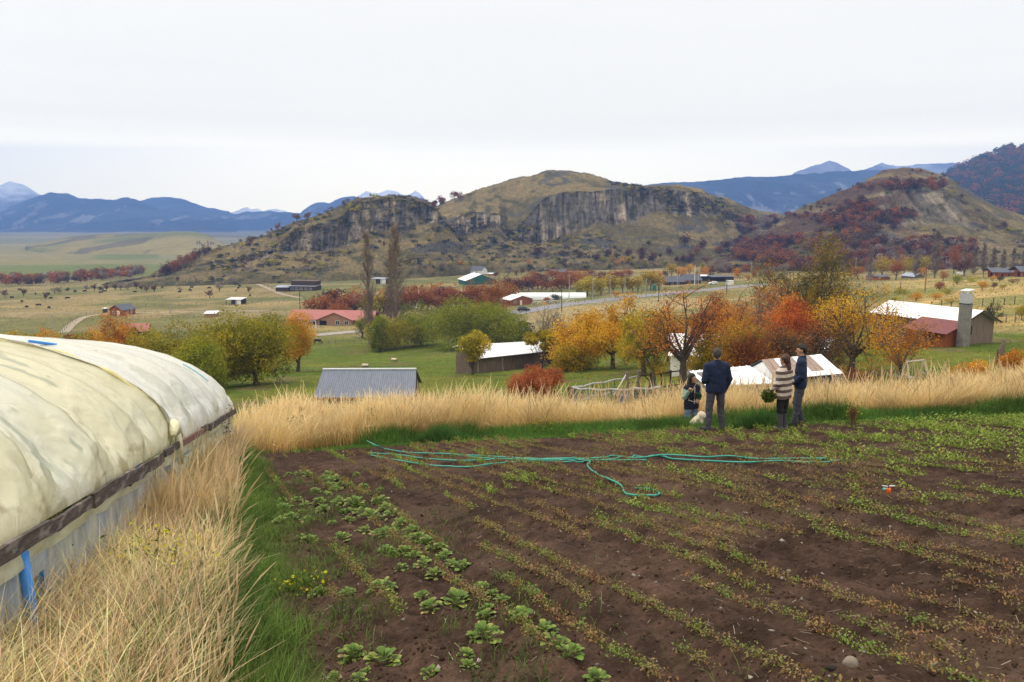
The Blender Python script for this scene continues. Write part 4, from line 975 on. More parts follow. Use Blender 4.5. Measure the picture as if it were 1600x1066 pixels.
# far woods that read as one mass
def wood(name, label, pts, hs, pals, n=260, ws=1.1, kinds=('round',)):
    parts = []
    PR = [proto(k, p, n, v) for k in kinds for p in pals for v in (0, 1)]
    for (p, h) in zip(pts, hs):
        v, f, c, _, _ = PR[R.randint(len(PR))]; a = R.rand()*6.28; ca, sa = cos(a), sin(a)
        q = np.stack([(v[:, 0]*ca-v[:, 1]*sa)*ws, (v[:, 0]*sa+v[:, 1]*ca)*ws, v[:, 2]], 1)*h+np.asarray(p)
        parts.append((q, f, c*R.uniform(.85, 1.15)))
    v, f, c = merge(parts); o = new_obj(name, v, f, LEAF, col=c); return tag(o, label, 'wood', kind='stuff')
pts = []; hs = []
for i in range(170):
    x = R.uniform(-160, 228); b = np.interp(x, [-160, 0, 60, 130, 200, 228], [452, 448, 446, 441, 436, 430]); p = G(x, b-R.uniform(0, 6)); pts.append(p); hs.append(R.uniform(12, 19)/F*p.y)
wood('wood', 'brown autumn wood in a long band along the river flat at left', pts, hs, ['rust', 'brown', 'brown', 'rustorange', 'grey'], 300)
def on_sheet(key, n, cond, seed, dens=None):
    p = HILLS[key]; rs = np.random.RandomState(seed); x, y = proj(p[..., 0], p[..., 1], p[..., 2]); m = cond(x, y, p); ii = np.argwhere(m)
    w = None
    sel = ii[rs.randint(0, len(ii), n)]; q = p[sel[:, 0], sel[:, 1]].copy(); q[:, :2] += rs.normal(0, 1.0, (n, 2)); return q
hk = [k for k in HILLS if k.startswith('hill')]
c1 = lambda x, y, p: ((x < 1375+55*np.sin(y*.06)) & (x > 1150) & (p[..., 1] < 720) & (fbm(p[..., 0]*.022, p[..., 2]*.05, 3) > .42)) | ((y < 300) & (x > 1340) & (x < 1480) & (p[..., 1] < 715) & (fbm(p[..., 0]*.03, p[..., 2]*.05, 3) > .45))
q = on_sheet(hk[2], 760, c1, 5)
wood('wood', 'rust and dark red beech wood covering the left flank of the right-hand hill', q, R.uniform(5, 8.5, len(q))*np.where(q[:, 1] > 640, .5, 1), ['rust', 'darkred', 'darkred', 'rustorange', 'brown'], 200)
c2 = lambda x, y, p: (x > 1150) & (x < 1290) & (y > 345) & (y < 402) & (p[..., 1] < 800)
q = on_sheet(hk[1], 170, c2, 6)
wood('wood', 'dark red trees filling the saddle between the two hills', q, R.uniform(5, 8.5, len(q)), ['darkred', 'rust', 'grey', 'darkred'], 200)
c3 = lambda x, y, p: (x > 1290) & (x < 1520) & (y > 378) & (p[..., 1] < 560)
q = on_sheet(hk[2], 240, c3, 7)
wood('wood', 'purplish brown wood along the foot of the right-hand hill', q, R.uniform(5, 8, len(q)), ['darkred', 'grey', 'brown', 'rust'], 200)
mk = [k for k in HILLS if k.startswith('mountain')][0]
c4 = lambda x, y, p: (x > 1470) & (x < 1700) & (p[..., 1] < 1880) & (p[..., 1] > 1150)
q = on_sheet(mk, 1500, c4, 8)
wood('wood', 'dark conifer and red beech forest covering the steep mountain at the right edge', q, R.uniform(12, 20, len(q)), ['dark', 'dark', 'darkred', 'rust', 'dark'], 90)
# low scrub on the rocky hills
for k, (key, n, sd) in enumerate(((hk[0], 800, 9), (hk[1], 1300, 10), (hk[2], 500, 11))):
    cc = lambda x, y, p: (fbm(p[..., 0]*.02+sd, p[..., 2]*.04, 3) > .47) & (y > 270) & (p[..., 1] < 760) & (x > 330)
    q = on_sheet(key, n, cc, sd)
    wood('scrub', ('low dark green and brown scrub dotted over the left rocky hill', 'low dark green and brown scrub dotted over the middle rocky hill', 'low dark scrub dotted over the right-hand hill')[k], q, R.uniform(.9, 2.6, len(q)), ['dark', 'brown', 'olive', 'dark', 'grey'], 60, 1.4, ('low',))
# ================================================================== FIGURES (one continuous surface each)
def seg(p, a, b, ra, rb, sc=None):
    a = np.array(a, float); b = np.array(b, float); q = p
    if sc is not None:
        s = np.array(sc, float); q = p/s; a = a/s; b = b/s
    ab = b-a; t = np.clip(((q-a)@ab)/(ab@ab+1e-12), 0, 1)
    return np.linalg.norm(q-a-t[..., None]*ab, axis=-1)-(ra+(rb-ra)*t)
def smin(a, b, k):
    h = np.clip(.5+.5*(b-a)/k, 0, 1); return b*(1-h)+a*h-k*h*(1-h)
def body_sdf(p, parts, k=.03):
    d = None
    for s in parts:
        q = seg(p, *s[:4], sc=s[4] if len(s) > 4 and s[4] is not None else None)
        kk = s[5] if len(s) > 5 else k
        d = q if d is None else smin(d, q, kk)
    return d
def nets(fn, lo, hi, h):
    "surface nets of fn<0"
    lo = np.array(lo, float); n = np.ceil((np.array(hi)-lo)/h).astype(int)+1
    g = np.stack(np.meshgrid(*[lo[i]+np.arange(n[i])*h for i in range(3)], indexing='ij'), -1)
    d = fn(g); s = d < 0
    c = [(i, j, k) for i in (0, 1) for j in (0, 1) for k in (0, 1)]
    sh = tuple(n-1)
    S = sum(s[i:i+sh[0], j:j+sh[1], k:k+sh[2]].astype(int) for i, j, k in c)
    act = (S > 0) & (S < 8); idx = -np.ones(sh, int); ii = np.argwhere(act); idx[act] = np.arange(len(ii))
    acc = np.zeros((len(ii), 3)); cnt = np.zeros(len(ii))
    for a in range(8):
        for b in range(a+1, 8):
            ca, cb = np.array(c[a]), np.array(c[b])
            if np.abs(ca-cb).sum() != 1: continue
            da = d[tuple((ii+ca).T)]; db = d[tuple((ii+cb).T)]; m = (da < 0) != (db < 0)
            t = np.where(m, da/(da-db+1e-12*(da == db)), 0)
            acc += m[:, None]*(ca+(cb-ca)*t[:, None]); cnt += m
    v = lo+(ii+acc/np.maximum(cnt, 1)[:, None])*h
    F_ = []
    for ax in range(3):
        o = [0, 0, 0]; o[ax] = 1
        A_ = s[:n[0]-o[0], :n[1]-o[1], :n[2]-o[2]]; B_ = s[o[0]:, o[1]:, o[2]:]
        e = np.argwhere(A_ != B_)
        u, w = [(1, 2), (2, 0), (0, 1)][ax]
        e = e[(e[:, u] > 0) & (e[:, w] > 0) & (e[:, u] < sh[u]) & (e[:, w] < sh[w])]
        du = np.zeros(3, int); du[u] = 1; dw = np.zeros(3, int); dw[w] = 1
        q = np.stack([idx[tuple((e-du-dw).T)], idx[tuple((e-dw).T)], idx[tuple(e.T)], idx[tuple((e-du).T)]], 1)
        fl = A_[tuple(e.T)]
        q[~fl] = q[~fl][:, ::-1]; F_.append(q[(q >= 0).all(1)])
    return v, np.concatenate(F_)
def sdf_obj(name, fn, lo, hi, h, material, parent, col=None):
    v, f = nets(fn, lo, hi, h)
    return new_obj(name, v, f, material, parent, smooth=True, col=None if col is None else col(v))
SKIN = mat('skin', (.42, .235, .16), rough=.6, var=.08, vs=8)
NAVY = mat('navy_jacket', (.010, .018, .048), rough=.85, var=.25, vs=6, bump=.25, bs=9)
NAVY2 = mat('dark_navy_vest', (.010, .012, .028), rough=.85, var=.2, vs=6, bump=.3, bs=12)
GREYT = mat('grey_trousers', (.058, .060, .074), rough=.95, var=.22, vs=7, bump=.4, bs=10)
BLACKT = mat('black_trousers', (.014, .013, .015), rough=.9, var=.2, vs=6)
JEANS = mat('blue_jeans', (.11, .16, .24), rough=.95, var=.2, vs=9, bump=.2, bs=12)
SHOE = mat('dark_shoes', (.02, .02, .024), rough=.7, var=.2, vs=8)
BOOT = mat('grey_rubber_boots', (.055, .055, .062), rough=.5, var=.25, vs=6)
HAIRK = mat('dark_hair', (.012, .009, .008), rough=.6, var=.3, vs=25, stretch=(1, 1, .2))
HAIRG = mat('greying_hair', (.045, .042, .042), rough=.8, var=.4, vs=40)
HAIRB = mat('brown_hair', (.050, .022, .015), rough=.6, var=.3, vs=25, stretch=(1, 1, .2))
SAGE = mat('sage_sleeve', (.22, .33, .28), rough=.95, var=.1, vs=8)
WHITEB = mat('white_badge', (.7, .7, .7), rough=.8); REDB = mat('red_badge', (.5, .03, .03), rough=.8)
def stripe_mat():
    m = bpy.data.materials.new('brown_and_cream_stripes'); m.use_nodes = True; N = m.node_tree.nodes; L = m.node_tree.links; b = N['Principled BSDF']; b.inputs['Roughness'].default_value = .95
    tc = N.new('ShaderNodeTexCoord'); sx = N.new('ShaderNodeSeparateXYZ'); L.new(tc.outputs['Object'], sx.inputs[0])
    no = N.new('ShaderNodeTexNoise'); no.inputs['Scale'].default_value = 25; L.new(tc.outputs['Object'], no.inputs['Vector'])
    ad = N.new('ShaderNodeMath'); ad.operation = 'MULTIPLY_ADD'; ad.inputs[1].default_value = .012; L.new(no.outputs['Fac'], ad.inputs[0]); L.new(sx.outputs[2], ad.inputs[2])
    mo = N.new('ShaderNodeMath'); mo.operation = 'MULTIPLY'; mo.inputs[1].default_value = 1/.128; L.new(ad.outputs[0], mo.inputs[0])
    fr = N.new('ShaderNodeMath'); fr.operation = 'FRACT'; L.new(mo.outputs[0], fr.inputs[0])
    cr = N.new('ShaderNodeValToRGB'); cr.color_ramp.interpolation = 'LINEAR'; e = cr.color_ramp.elements
    e[0].position = .46; e[0].color = (.50, .42, .36, 1); e[1].position = .50; e[1].color = (.085, .060, .052, 1)
    e.new(.96).color = (.085, .06, .052, 1); e.new(1.0).color = (.5, .42, .36, 1)
    L.new(fr.outputs[0], cr.inputs[0]); L.new(cr.outputs[0], b.inputs['Base Color'])
    bp = N.new('ShaderNodeBump'); bp.inputs['Strength'].default_value = .5; bp.inputs['Distance'].default_value = .02; L.new(no.outputs['Fac'], bp.inputs['Height']); L.new(bp.outputs[0], b.inputs['Normal'])
    return m
STRIPE = stripe_mat()
def hand_parts(w, e, curl=.5, side=1, palm=(0, -1, 0)):
    "five fingers and a palm beyond wrist w, coming from elbow e"
    w = np.array(w); d = w-np.array(e); d /= np.linalg.norm(d); pn = np.array(palm, float); pn -= d*(pn@d); pn /= np.linalg.norm(pn); s = np.cross(d, pn)*side
    pc = w+d*.045
    out = [(w, w+d*.085, .024, .028, None, .012), (w+d*.03+s*.012, w+d*.085+s*.022, .018, .015, None, .012), (w+d*.03-s*.012, w+d*.085-s*.022, .018, .014, None, .012)]
    for k, (o, L_) in enumerate(((.030, .066), (.010, .078), (-.010, .072), (-.029, .056))):
        a = w+d*.085+s*o; c1 = curl*.6; c2 = curl*1.5
        b = a+(d*cos(c1)+pn*sin(c1))*L_*.5; c = b+(d*cos(c2)+pn*sin(c2))*L_*.5
        out += [(a, b, .0105, .0095, None, .004), (b, c, .0095, .0078, None, .004)]
    a = w+d*.025+s*.026; b = a+(s*.6+d*.7+pn*.25)*.036; c = b+(d*.9+pn*.35)*.032
    out += [(a, b, .0135, .011, None, .006), (b, c, .011, .009, None, .004)]
    return out
def head_parts(hc, yaw=0.0, s=1.0, female=False):
    "head centred at hc looking along local -y turned by yaw"
    cy, sy = cos(yaw), sin(yaw)
    def W(x, y, z): return (hc[0]+s*(x*cy-y*sy), hc[1]+s*(x*sy+y*cy), hc[2]+s*z)
    p = [(W(0, .015, .035), W(0, .012, .030), .086*s, .086*s, None, .02), (W(0, -.020, -.015), W(0, -.030, -.062), .068*s, .046*s, None, .04), (W(0, -.056, -.085), W(0, -.060, -.088), .026*s, .022*s, None, .03),
         (W(0, -.094, .012), W(0, -.112, -.022), .008*s, .013*s, None, .012), (W(-.015, -.095, -.025), W(.015, -.095, -.025), .009*s, .009*s, None, .01),
         (W(-.022, -.090, -.054), W(.022, -.090, -.054), .008*s, .008*s, None, .012),
         (W(-.04, -.080, .030), W(-.015, -.090, .028), .010*s, .010*s, None, .014), (W(.04, -.080, .030), W(.015, -.090, .028), .010*s, .010*s, None, .014),
         (W(.082, .012, .018), W(.090, .022, -.020), .013*s, .010*s, None, .006), (W(-.082, .012, .018), W(-.090, .022, -.020), .013*s, .010*s, None, .006)]
    return p, W
def person(label, loc, yaw, H, hip=.165, sh=.20, pose=None, top=None, legs=None, shoe=None, hair=None, hairm=None, female=False, headyaw=0, sleeves=None, vest=False, boots=False, hem=.0, belly=1.0, hh=.011):
    """local frame: x right, -y is the way the body faces; feet at z=0"""
    root = empty('person', loc, yaw, label, 'person'); k = H/1.75
    S = lambda *a: tuple(q*k for q in a)
    po = dict(la=((-sh, .0, 1.42), (-sh-.07, .03, 1.13), (-sh-.05, -.06, .88)), ra=((sh, .0, 1.42), (sh+.07, .03, 1.13), (sh+.05, -.06, .88)),
              ll=((-.095, 0, .90), (-.11, -.02, .48), (-.125, .02, .085)), rl=((.095, 0, .90), (.11, -.02, .48), (.125, .02, .085)), curl=(.6, .6), palm=((0, -.3, 0), (0, -.3, 0)), lean=(0, 0), toe=(0, 0))
    po.update(pose or {})
    lx, ly = po['lean']
    la = [S(*q) for q in po['la']]; ra = [S(*q) for q in po['ra']]; ll = [S(*q) for q in po['ll']]; rl = [S(*q) for q in po['rl']]
    hc = S(lx, ly-.015, 1.63)
    hd, W = head_parts(hc, headyaw, k*1.0, female)
    neck = [(S(lx*.8, ly+.012, 1.45), S(lx, ly+.012, 1.57), .058*k, .054*k, None, .03)]
    tw = .118*belly*k
    torso = [(S(-.062, .0, .96), S(lx*.7-.085, ly*.6, 1.32), tw*.92, tw*.98, (1, .82, 1), .05), (S(.062, .0, .96), S(lx*.7+.085, ly*.6, 1.32), tw*.92, tw*.98, (1, .82, 1), .05),
             (S(lx*.8-.05, ly, 1.43), la[0], .060*k, .054*k, None, .05), (S(lx*.8+.05, ly, 1.43), ra[0], .060*k, .054*k, None, .05), (S(0, 0, .93), S(0, 0, 1.2), .12*k, .12*k, (1.1, .85, 1), .05)]
    def arm(a): return [(a[0], a[1], .056*k, .043*k, None, .03), (a[1], a[2], .042*k, .029*k, None, .015)]
    def leg(l, t):
        f = S(t*.6, -.15, 0); 
        return [(l[0], l[1], .092*k, .062*k, None, .04), (l[1], l[2], .060*k, .040*k, None, .02)]
    def foot(l, t, r): 
        z = .045*k; c = (l[2][0]-sin(t)*0, l[2][1]+.02*k, z)
        return [(l[2], (c[0], c[1]+.02*k, z), r*.95, r, None, .02), ((c[0], c[1], z), (c[0]+sin(t)*.17*k, c[1]-cos(t)*.17*k, z*.85), r, r*.85, None, .03)]
    body = torso+neck+hd+arm(la)+arm(ra)+hand_parts(la[2], la[1], po['curl'][0], 1, po['palm'][0])+hand_parts(ra[2], ra[1], po['curl'][1], -1, po['palm'][1])+leg(ll, 0)+leg(rl, 0)+foot(ll, po['toe'][0], .040*k)+foot(rl, po['toe'][1], .040*k)
    lo = (-.62*k, -.55*k, -.02); hi = (.62*k, .45*k, 1.9*k)
    sdf_obj('body', lambda p: body_sdf(p, body), lo, hi, hh, SKIN, root)
    g = .016*k
    fat = lambda ps, e: [(a[0], a[1], a[2]+e, a[3]+e)+tuple(a[4:]) for a in ps]
    wz = (.86-hem)*k; wr = .02
    wr_ = lambda p: .016*(fbm(p[..., 0]*7+p[..., 2]*9+20, p[..., 2]*16-p[..., 0]*5+p[..., 1]*6, 2)-.5)+.0014*np.sin(p[..., 2]*48+p[..., 0]*30+6*np.sin(p[..., 0]*7+p[..., 1]*9+p[..., 2]*3))
    jk = fat(torso, g*1.25)+[(S(-.075, 0, .86-hem), S(-.07, 0, 1.0), (.12*belly+.020)*k, (.115*belly+.014)*k, (1, .85, 1), .05), (S(.075, 0, .86-hem), S(.07, 0, 1.0), (.12*belly+.020)*k, (.115*belly+.014)*k, (1, .85, 1), .05), (S(lx*.7, ly+.02, 1.46), S(lx*.8, ly+.016, 1.505), .078*k, .068*k, None, .03)]
    sl = []
    for a in (la, ra):
        w2 = tuple(np.array(a[1])+(np.array(a[2])-np.array(a[1]))*.93); sl += [(a[0], a[1], (.056*k+g*1.2), .043*k+g*1.3, None, .035), (a[1], w2, .043*k+g*1.3, .034*k+g, None, .02)]
    cut = lambda p: np.maximum(wz-p[..., 2], p[..., 2]-1.525*k-.25*p[..., 1])
    if not vest:
        sdf_obj('jacket' if not female else 'sweater', lambda p: np.maximum(body_sdf(p, jk+sl)+wr_(p), np.maximum(cut(p), -np.inf)), lo, hi, hh, top, root)
    else:
        sdf_obj('sleeves', lambda p: np.maximum(body_sdf(p, [(a[0], a[1], a[2]*.93, a[3], a[4], a[5]) for a in sl])+wr_(p), -np.inf*np.ones(p.shape[:-1])), lo, hi, hh, sleeves, root)
        sdf_obj('vest', lambda p: np.maximum(body_sdf(p, jk)+wr_(p), cut(p)), lo, hi, hh, top, root)
    tz = (.93)*k
    tr = [(S(-.07, 0, .93), S(.07, 0, .93), .125*k, .125*k, (1, .86, 1), .05)]
    for l in (ll, rl): tr += [(l[0], l[1], .095*k+.010, .066*k+.008, None, .035), (l[1], l[2], .064*k+.010, .050*k+.012, None, .02)]
    zb = (.40 if boots else .07)*k
    sdf_obj('trousers', lambda p: np.maximum(body_sdf(p, tr)+1.3*wr_(p), np.maximum(p[..., 2]-tz, zb-p[..., 2])), lo, hi, hh, legs, root)
    for l, t in ((ll, po['toe'][0]), (rl, po['toe'][1])):
        ft = foot(l, t, .052*k)
        if boots: ft = ft+[(l[1], l[2], .070*k, .056*k, None, .02)]
        zc = (.43 if boots else .13)*k
        sdf_obj('boot' if boots else 'shoe', lambda p: np.maximum(np.maximum(body_sdf(p, ft), p[..., 2]-zc), .004-p[..., 2]), lo, (hi[0], hi[1], .6*k), hh, shoe, root)
    if hair:
        hs = hair(W, k)
        fc = np.array(W(0, -.145, -.02))
        sdf_obj('hair', lambda p: np.maximum(body_sdf(p, hs)+.003*np.sin(p[..., 0]*140)+.003*np.sin(p[..., 2]*70+p[..., 0]*60), .088*k-np.linalg.norm(p-fc, axis=-1)), (-.3*k, -.35*k, 1.15*k), (.3*k, .35*k, 1.85*k), hh*.8, hairm, root)
    eye = MB()
    for sx in (-1, 1):
        c = W(sx*.030, -.088, .012); eye.box(c, (.018*k, .010*k, .009*k), headyaw)
    eye.build('eyes', SHOE, root)
    return root, W, k
short = lambda W, k: [(W(0, .022, .048), W(0, .022, .044), .090*k, .090*k, None, .02), (W(0, .045, .0), W(0, .045, -.035), .070*k, .055*k, None, .03), (W(0, -.03, .085), W(0, .0, .09), .055*k, .06*k, None, .03)]
longh = lambda W, k: [(W(0, .022, .045), W(0, .022, .04), .097*k, .097*k, None, .02), (W(-.075, .02, .02), W(-.095, .01, -.24), .040*k, .050*k, None, .03), (W(.075, .02, .02), W(.100, .0, -.26), .040*k, .052*k, None, .03), (W(0, .06, 0), W(0, .08, -.22), .07*k, .08*k, None, .03)]
tail = lambda W, k: [(W(0, .022, .045), W(0, .022, .04), .098*k, .098*k, None, .02), (W(0, .05, .0), W(0, .05, -.05), .075*k, .06*k, None, .03), (W(0, .11, -.02), W(.01, .13, -.17), .035*k, .045*k, None, .02), (W(0, .09, -.16), W(.02, .10, -.17), .05*k, .04*k, None, .02)]
def foot_at(px, py, Y=None):
    p = G(px, py) if Y is None else GY(px, Y); p.z -= .01; return p
# standing man, back to us
pm = foot_at(1116, 672); YM = pm.y
person('tall man with short grey hair in a navy jacket, his back to the camera', pm, pi+radians(8), 1.765, sh=.205, belly=1.08,
       pose=dict(la=((-.205, .0, 1.385), (-.285, .01, 1.11), (-.235, -.05, .88)), ra=((.205, 0, 1.385), (.275, .04, 1.11), (.20, -.17, 1.02)), ll=((-.10, 0, .90), (-.135, -.03, .48), (-.16, .02, .085)), rl=((.10, 0, .90), (.13, .0, .48), (.16, .04, .085)), toe=(-.5, .5)), top=NAVY, legs=GREYT, shoe=SHOE, hair=short, hairm=HAIRG, hem=.02, headyaw=-.25)
# woman in the striped sweater, back to us, turned a little left
pw = foot_at(1221, 672)
rw, _, kw = person('woman with a brown ponytail in a striped brown and cream sweater and boots', pw, pi+radians(38), 1.585, sh=.185, belly=1.16,
       pose=dict(ra=((.175, 0, 1.38), (.255, .02, 1.12), (.30, -.12, .95)), la=((-.175, 0, 1.38), (-.25, .02, 1.11), (-.20, -.13, .95)), ll=((-.085, 0, .90), (-.09, -.02, .48), (-.08, .03, .085)), rl=((.085, 0, .90), (.085, -.01, .48), (.09, .02, .085)), toe=(.0, .1), curl=(1.0, 1.3)), top=STRIPE, legs=BLACKT, shoe=BOOT, hair=tail, hairm=HAIRB, female=True, boots=True, hem=.10, headyaw=.1)
# young man in profile facing left
py_ = foot_at(1247, 664)
ry, Wy, ky = person('young man in profile with dark hair and a navy jacket with small badges', py_, radians(-90-22), 1.765, sh=.20, belly=1.0,
       pose=dict(la=((-.19, 0, 1.39), (-.25, .04, 1.11), (-.235, -.16, .96)), ra=((.19, 0, 1.39), (.25, .03, 1.11), (.20, -.15, .95)), ll=((-.09, 0, .90), (-.10, -.07, .49), (-.12, .07, .085)), rl=((.09, 0, .90), (.10, -.03, .48), (.11, -.08, .085)), toe=(-.2, .2), curl=(1.2, 1.2)), top=NAVY, legs=GREYT, shoe=SHOE, hair=short, hairm=HAIRK, hem=.02)
# woman in the vest stands lower on the bank, facing us
pv = GY(1090, 18.6); zt = float(P(1087, 584, pv.y)[2])
pv.z = min(pv.z, zt-1.60)
rv, Wv, kv = person('long-haired woman in a dark vest facing the camera with one hand raised', pv, radians(18), 1.60, sh=.175, belly=1.0,
       pose=dict(la=((-.165, 0, 1.375), (-.235, -.04, 1.14), (-.20, -.17, 1.33)), ra=((.165, 0, 1.375), (.235, .02, 1.14), (.07, -.19, 1.10)), curl=(1.1, 1.3), palm=((0, -1, 0), (0, -.3, -1))), top=NAVY2, sleeves=SAGE, vest=True, legs=JEANS, shoe=SHOE, hair=longh, hairm=HAIRK, hem=.03, headyaw=.45)
b = MB(); b.bx(-.003, .003, -.142, -.120, .90, 1.30); b.build('zip', WHITEB, rv)
b = MB(); b.tube([(-.14, -.085, .99), (-.07, -.128, .965), (0, -.138, .945), (.07, -.130, .93), (.14, -.09, .915)], .006, 6); b.build('belt_cord', WHITEB, rv)
b = MB(); b.box((-.262, -.035, 1.36), (.006, .05, .022)); b.build('sleeve_badge', WHITEB, ry)
b = MB(); b.box((-.266, -.012, 1.36), (.006, .022, .022)); b.build('sleeve_badge', REDB, ry)
b = MB(); b.box((-.09, -.135, 1.31), (.05, .02, .04)); b.build('chest_badge', WHITEB, ry)
# bunches of leaves held in the hands
def bunch(loc, r, n, pal, label, size, name='leaf_bunch', drop=0.0):
    rs = np.random.RandomState(int(loc.x*100) % 999); c = rs.normal(0, 1, (n, 3)); c /= np.linalg.norm(c, axis=1)[:, None]; c *= (r*rs.rand(n)**.4)[:, None]*np.array([1, .8, 1]); c[:, 2] -= drop
    v, f = leaf_quads(c, size*rs.uniform(.7, 1.2, n), rs, .8); root = empty(name, loc, 0, label, 'leaf bunch')
    new_obj('leaves', v, f, LEAF, root, col=np.repeat(leafcol(n, pal, rs), 4, 0))
    m = MB(); [m.tube([(rs.normal(0, .004), rs.normal(0, .004), .02+.01*i), (rs.normal(0, .03), rs.normal(0, .03), -r*.6)], .004, 5) for i in range(6)]; m.build('stems', mat('green_stems', (.10, .16, .04)), root)
def world_of(loc, yaw, p, k): return Vector((loc.x+k*(p[0]*cos(yaw)-p[1]*sin(yaw)), loc.y+k*(p[0]*sin(yaw)+p[1]*cos(yaw)), loc.z+k*p[2]))
q = world_of(pw, pi+radians(38), (.31, -.18, .88), kw)
bunch(q, .15, 480, [(.045, .075, .012), (.085, .13, .02), (.13, .17, .03)], 'bunch of broad green leaves held low by the striped-sweater woman', .055, drop=.05)
q = world_of(pv, radians(18), (.06, -.215, 1.17), kv)
bunch(q, .11, 200, [(.02, .045, .025), (.04, .08, .045), (.06, .1, .06)], 'bunch of dark green herbs held against the vest by the long-haired woman', .04, drop=-.03)
q = world_of(py_, radians(-112), (-.23, -.24, .93), ky)
m = MB(); m.tube([q+Vector((0, 0, .02)), q+Vector((-.03, -.02, .01)), q+Vector((.12, -.03, .03))], .007, 6); tag(m.build('plant_stalk', mat('stalk', (.2, .22, .06))), 'short green stalk held by the young man in the navy jacket', 'stalk')
# ---- animals
WOOL = mat('wool', (.66, .57, .43), rough=1, var=.2, vs=18, bump=1.0, bs=30); HIDE = mat('dark_bay_coat', (.025, .014, .010), rough=.8, var=.2, vs=3)
CREAM = mat('cream_curly_coat', (.66, .57, .44), rough=1, var=.12, vs=25, bump=.35, bs=40); DKFACE = mat('dark_muzzle', (.02, .016, .014), rough=.6)
def quad_parts(L, H, body_r, head, neck, legr, front=(0, 0), graze=True):
    "facing +x, shoulder height H; hind legs with a raised hock"
    z = H-body_r*1.02; p = [((-L*.34, 0, z), (L*.30, 0, z-.02*H), body_r*.95, body_r, (1, .86, 1), .06*H), ((L*.22, 0, z-.06*H), (L*.32, 0, z-.02*H), body_r*.98, body_r*.88, (1, .8, 1), .06*H)]
    p += [((L*.34, 0, z+.06*H), neck, body_r*.62, body_r*.36, (1, .8, 1), .08*H), (neck, head, body_r*.38, body_r*.22, (1, .85, 1), .04*H)]
    for s in (-1, 1):
        y = s*body_r*.48; o = s*.05*L
        p += [((L*.28, y, z-.1*H), (L*.27+o, y, H*.30), legr*1.9, legr*1.05, None, .05*H), ((L*.27+o, y, H*.30), (L*.28+o, y, .03*H), legr*.95, legr*.75, None, .02*H), ((L*.28+o, y, .03*H), (L*.30+o, y, .015*H), legr, legr*.9, None, .01*H),
              ((-L*.33, y, z-.02*H), (-L*.27-o, y, H*.46), legr*2.6, legr*1.5, None, .06*H), ((-L*.27-o, y, H*.46), (-L*.37-o, y, H*.28), legr*1.3, legr, None, .03*H), ((-L*.37-o, y, H*.28), (-L*.35-o, y, .03*H), legr*.95, legr*.75, None, .02*H), ((-L*.35-o, y, .03*H), (-L*.33-o, y, .015*H), legr, legr*.9, None, .01*H)]
    return p
def animal(name, label, cat, loc, yaw, parts, lo, hi, h, m, group=None, extra=None):
    root = empty(name, loc, yaw, label, cat, group); sdf_obj('body', lambda p: body_sdf(p, parts), lo, hi, h, m, root)
    if extra: extra(root)
    return root
def horse_extra(r):
    m = MB(); m.tube([(-.92, 0, 1.22), (-1.02, .02, 1.0), (-1.0, .03, .6), (-.97, .02, .42)], [.05, .07, .06, .02], 8); m.build('tail', DKFACE, r)
    m = MB(); m.slab([(.60, 0, 1.40), (1.14, 0, .82), (1.10, .03, .66), (.60, .05, 1.18)], .05); m.build('mane', DKFACE, r)
    m = MB(); [m.tube([(1.20, s*.07, .74), (1.17, s*.10, .86)], [.035, .008], 6) for s in (-1, 1)]; m.build('ears', HIDE, r)
lh = G(496, 538)
animal('horse', 'dark brown horse grazing beside the gravel lane', 'horse', lh, radians(0), quad_parts(2.2, 1.45, .34, (1.42, 0, .16), (1.18, 0, .74), .055), (-1.3, -.5, 0), (1.7, .5, 1.7), .035, HIDE, extra=horse_extra)
def sheep(px, py, yaw, label):
    l = G(px, py); pr = quad_parts(1.15, .74, .24, (.80, 0, .13), (.60, 0, .38), .034); l.z += .06
    def ex(r):
        sdf_obj('fleece', lambda p: body_sdf(p, [((-.34, 0, .56), (.28, 0, .56), .25, .24, (1, .92, 1), .08), ((.28, 0, .58), (.50, 0, .44), .17, .11, None, .08)])+.014*np.sin(p[..., 0]*42)*np.sin(p[..., 1]*42)*np.sin(p[..., 2]*42), (-.8, -.4, .1), (.8, .4, .95), .022, WOOL, r)
        m = MB(); [m.tube([(.60, s*.06, .36), (.58, s*.17, .34)], [.03, .015], 6) for s in (-1, 1)]; m.build('ears', WOOL, r)
        m = MB(); m.tube([(-.60, 0, .52), (-.68, 0, .38)], [.05, .03], 6); m.build('tail', WOOL, r)
    animal('sheep', label, 'sheep', l, yaw, pr, (-.8, -.35, 0), (.95, .35, .9), .024, mat('sheep_face', (.20, .155, .12), rough=1), 'sheep grazing in the meadow', ex)
sheep(571, 577, radians(-8), 'woolly sheep just above the corrugated roof ridge')
sheep(616, 567, radians(-14), 'woolly sheep further back, grazing with its head down to the right')
lc = G(623, 577)
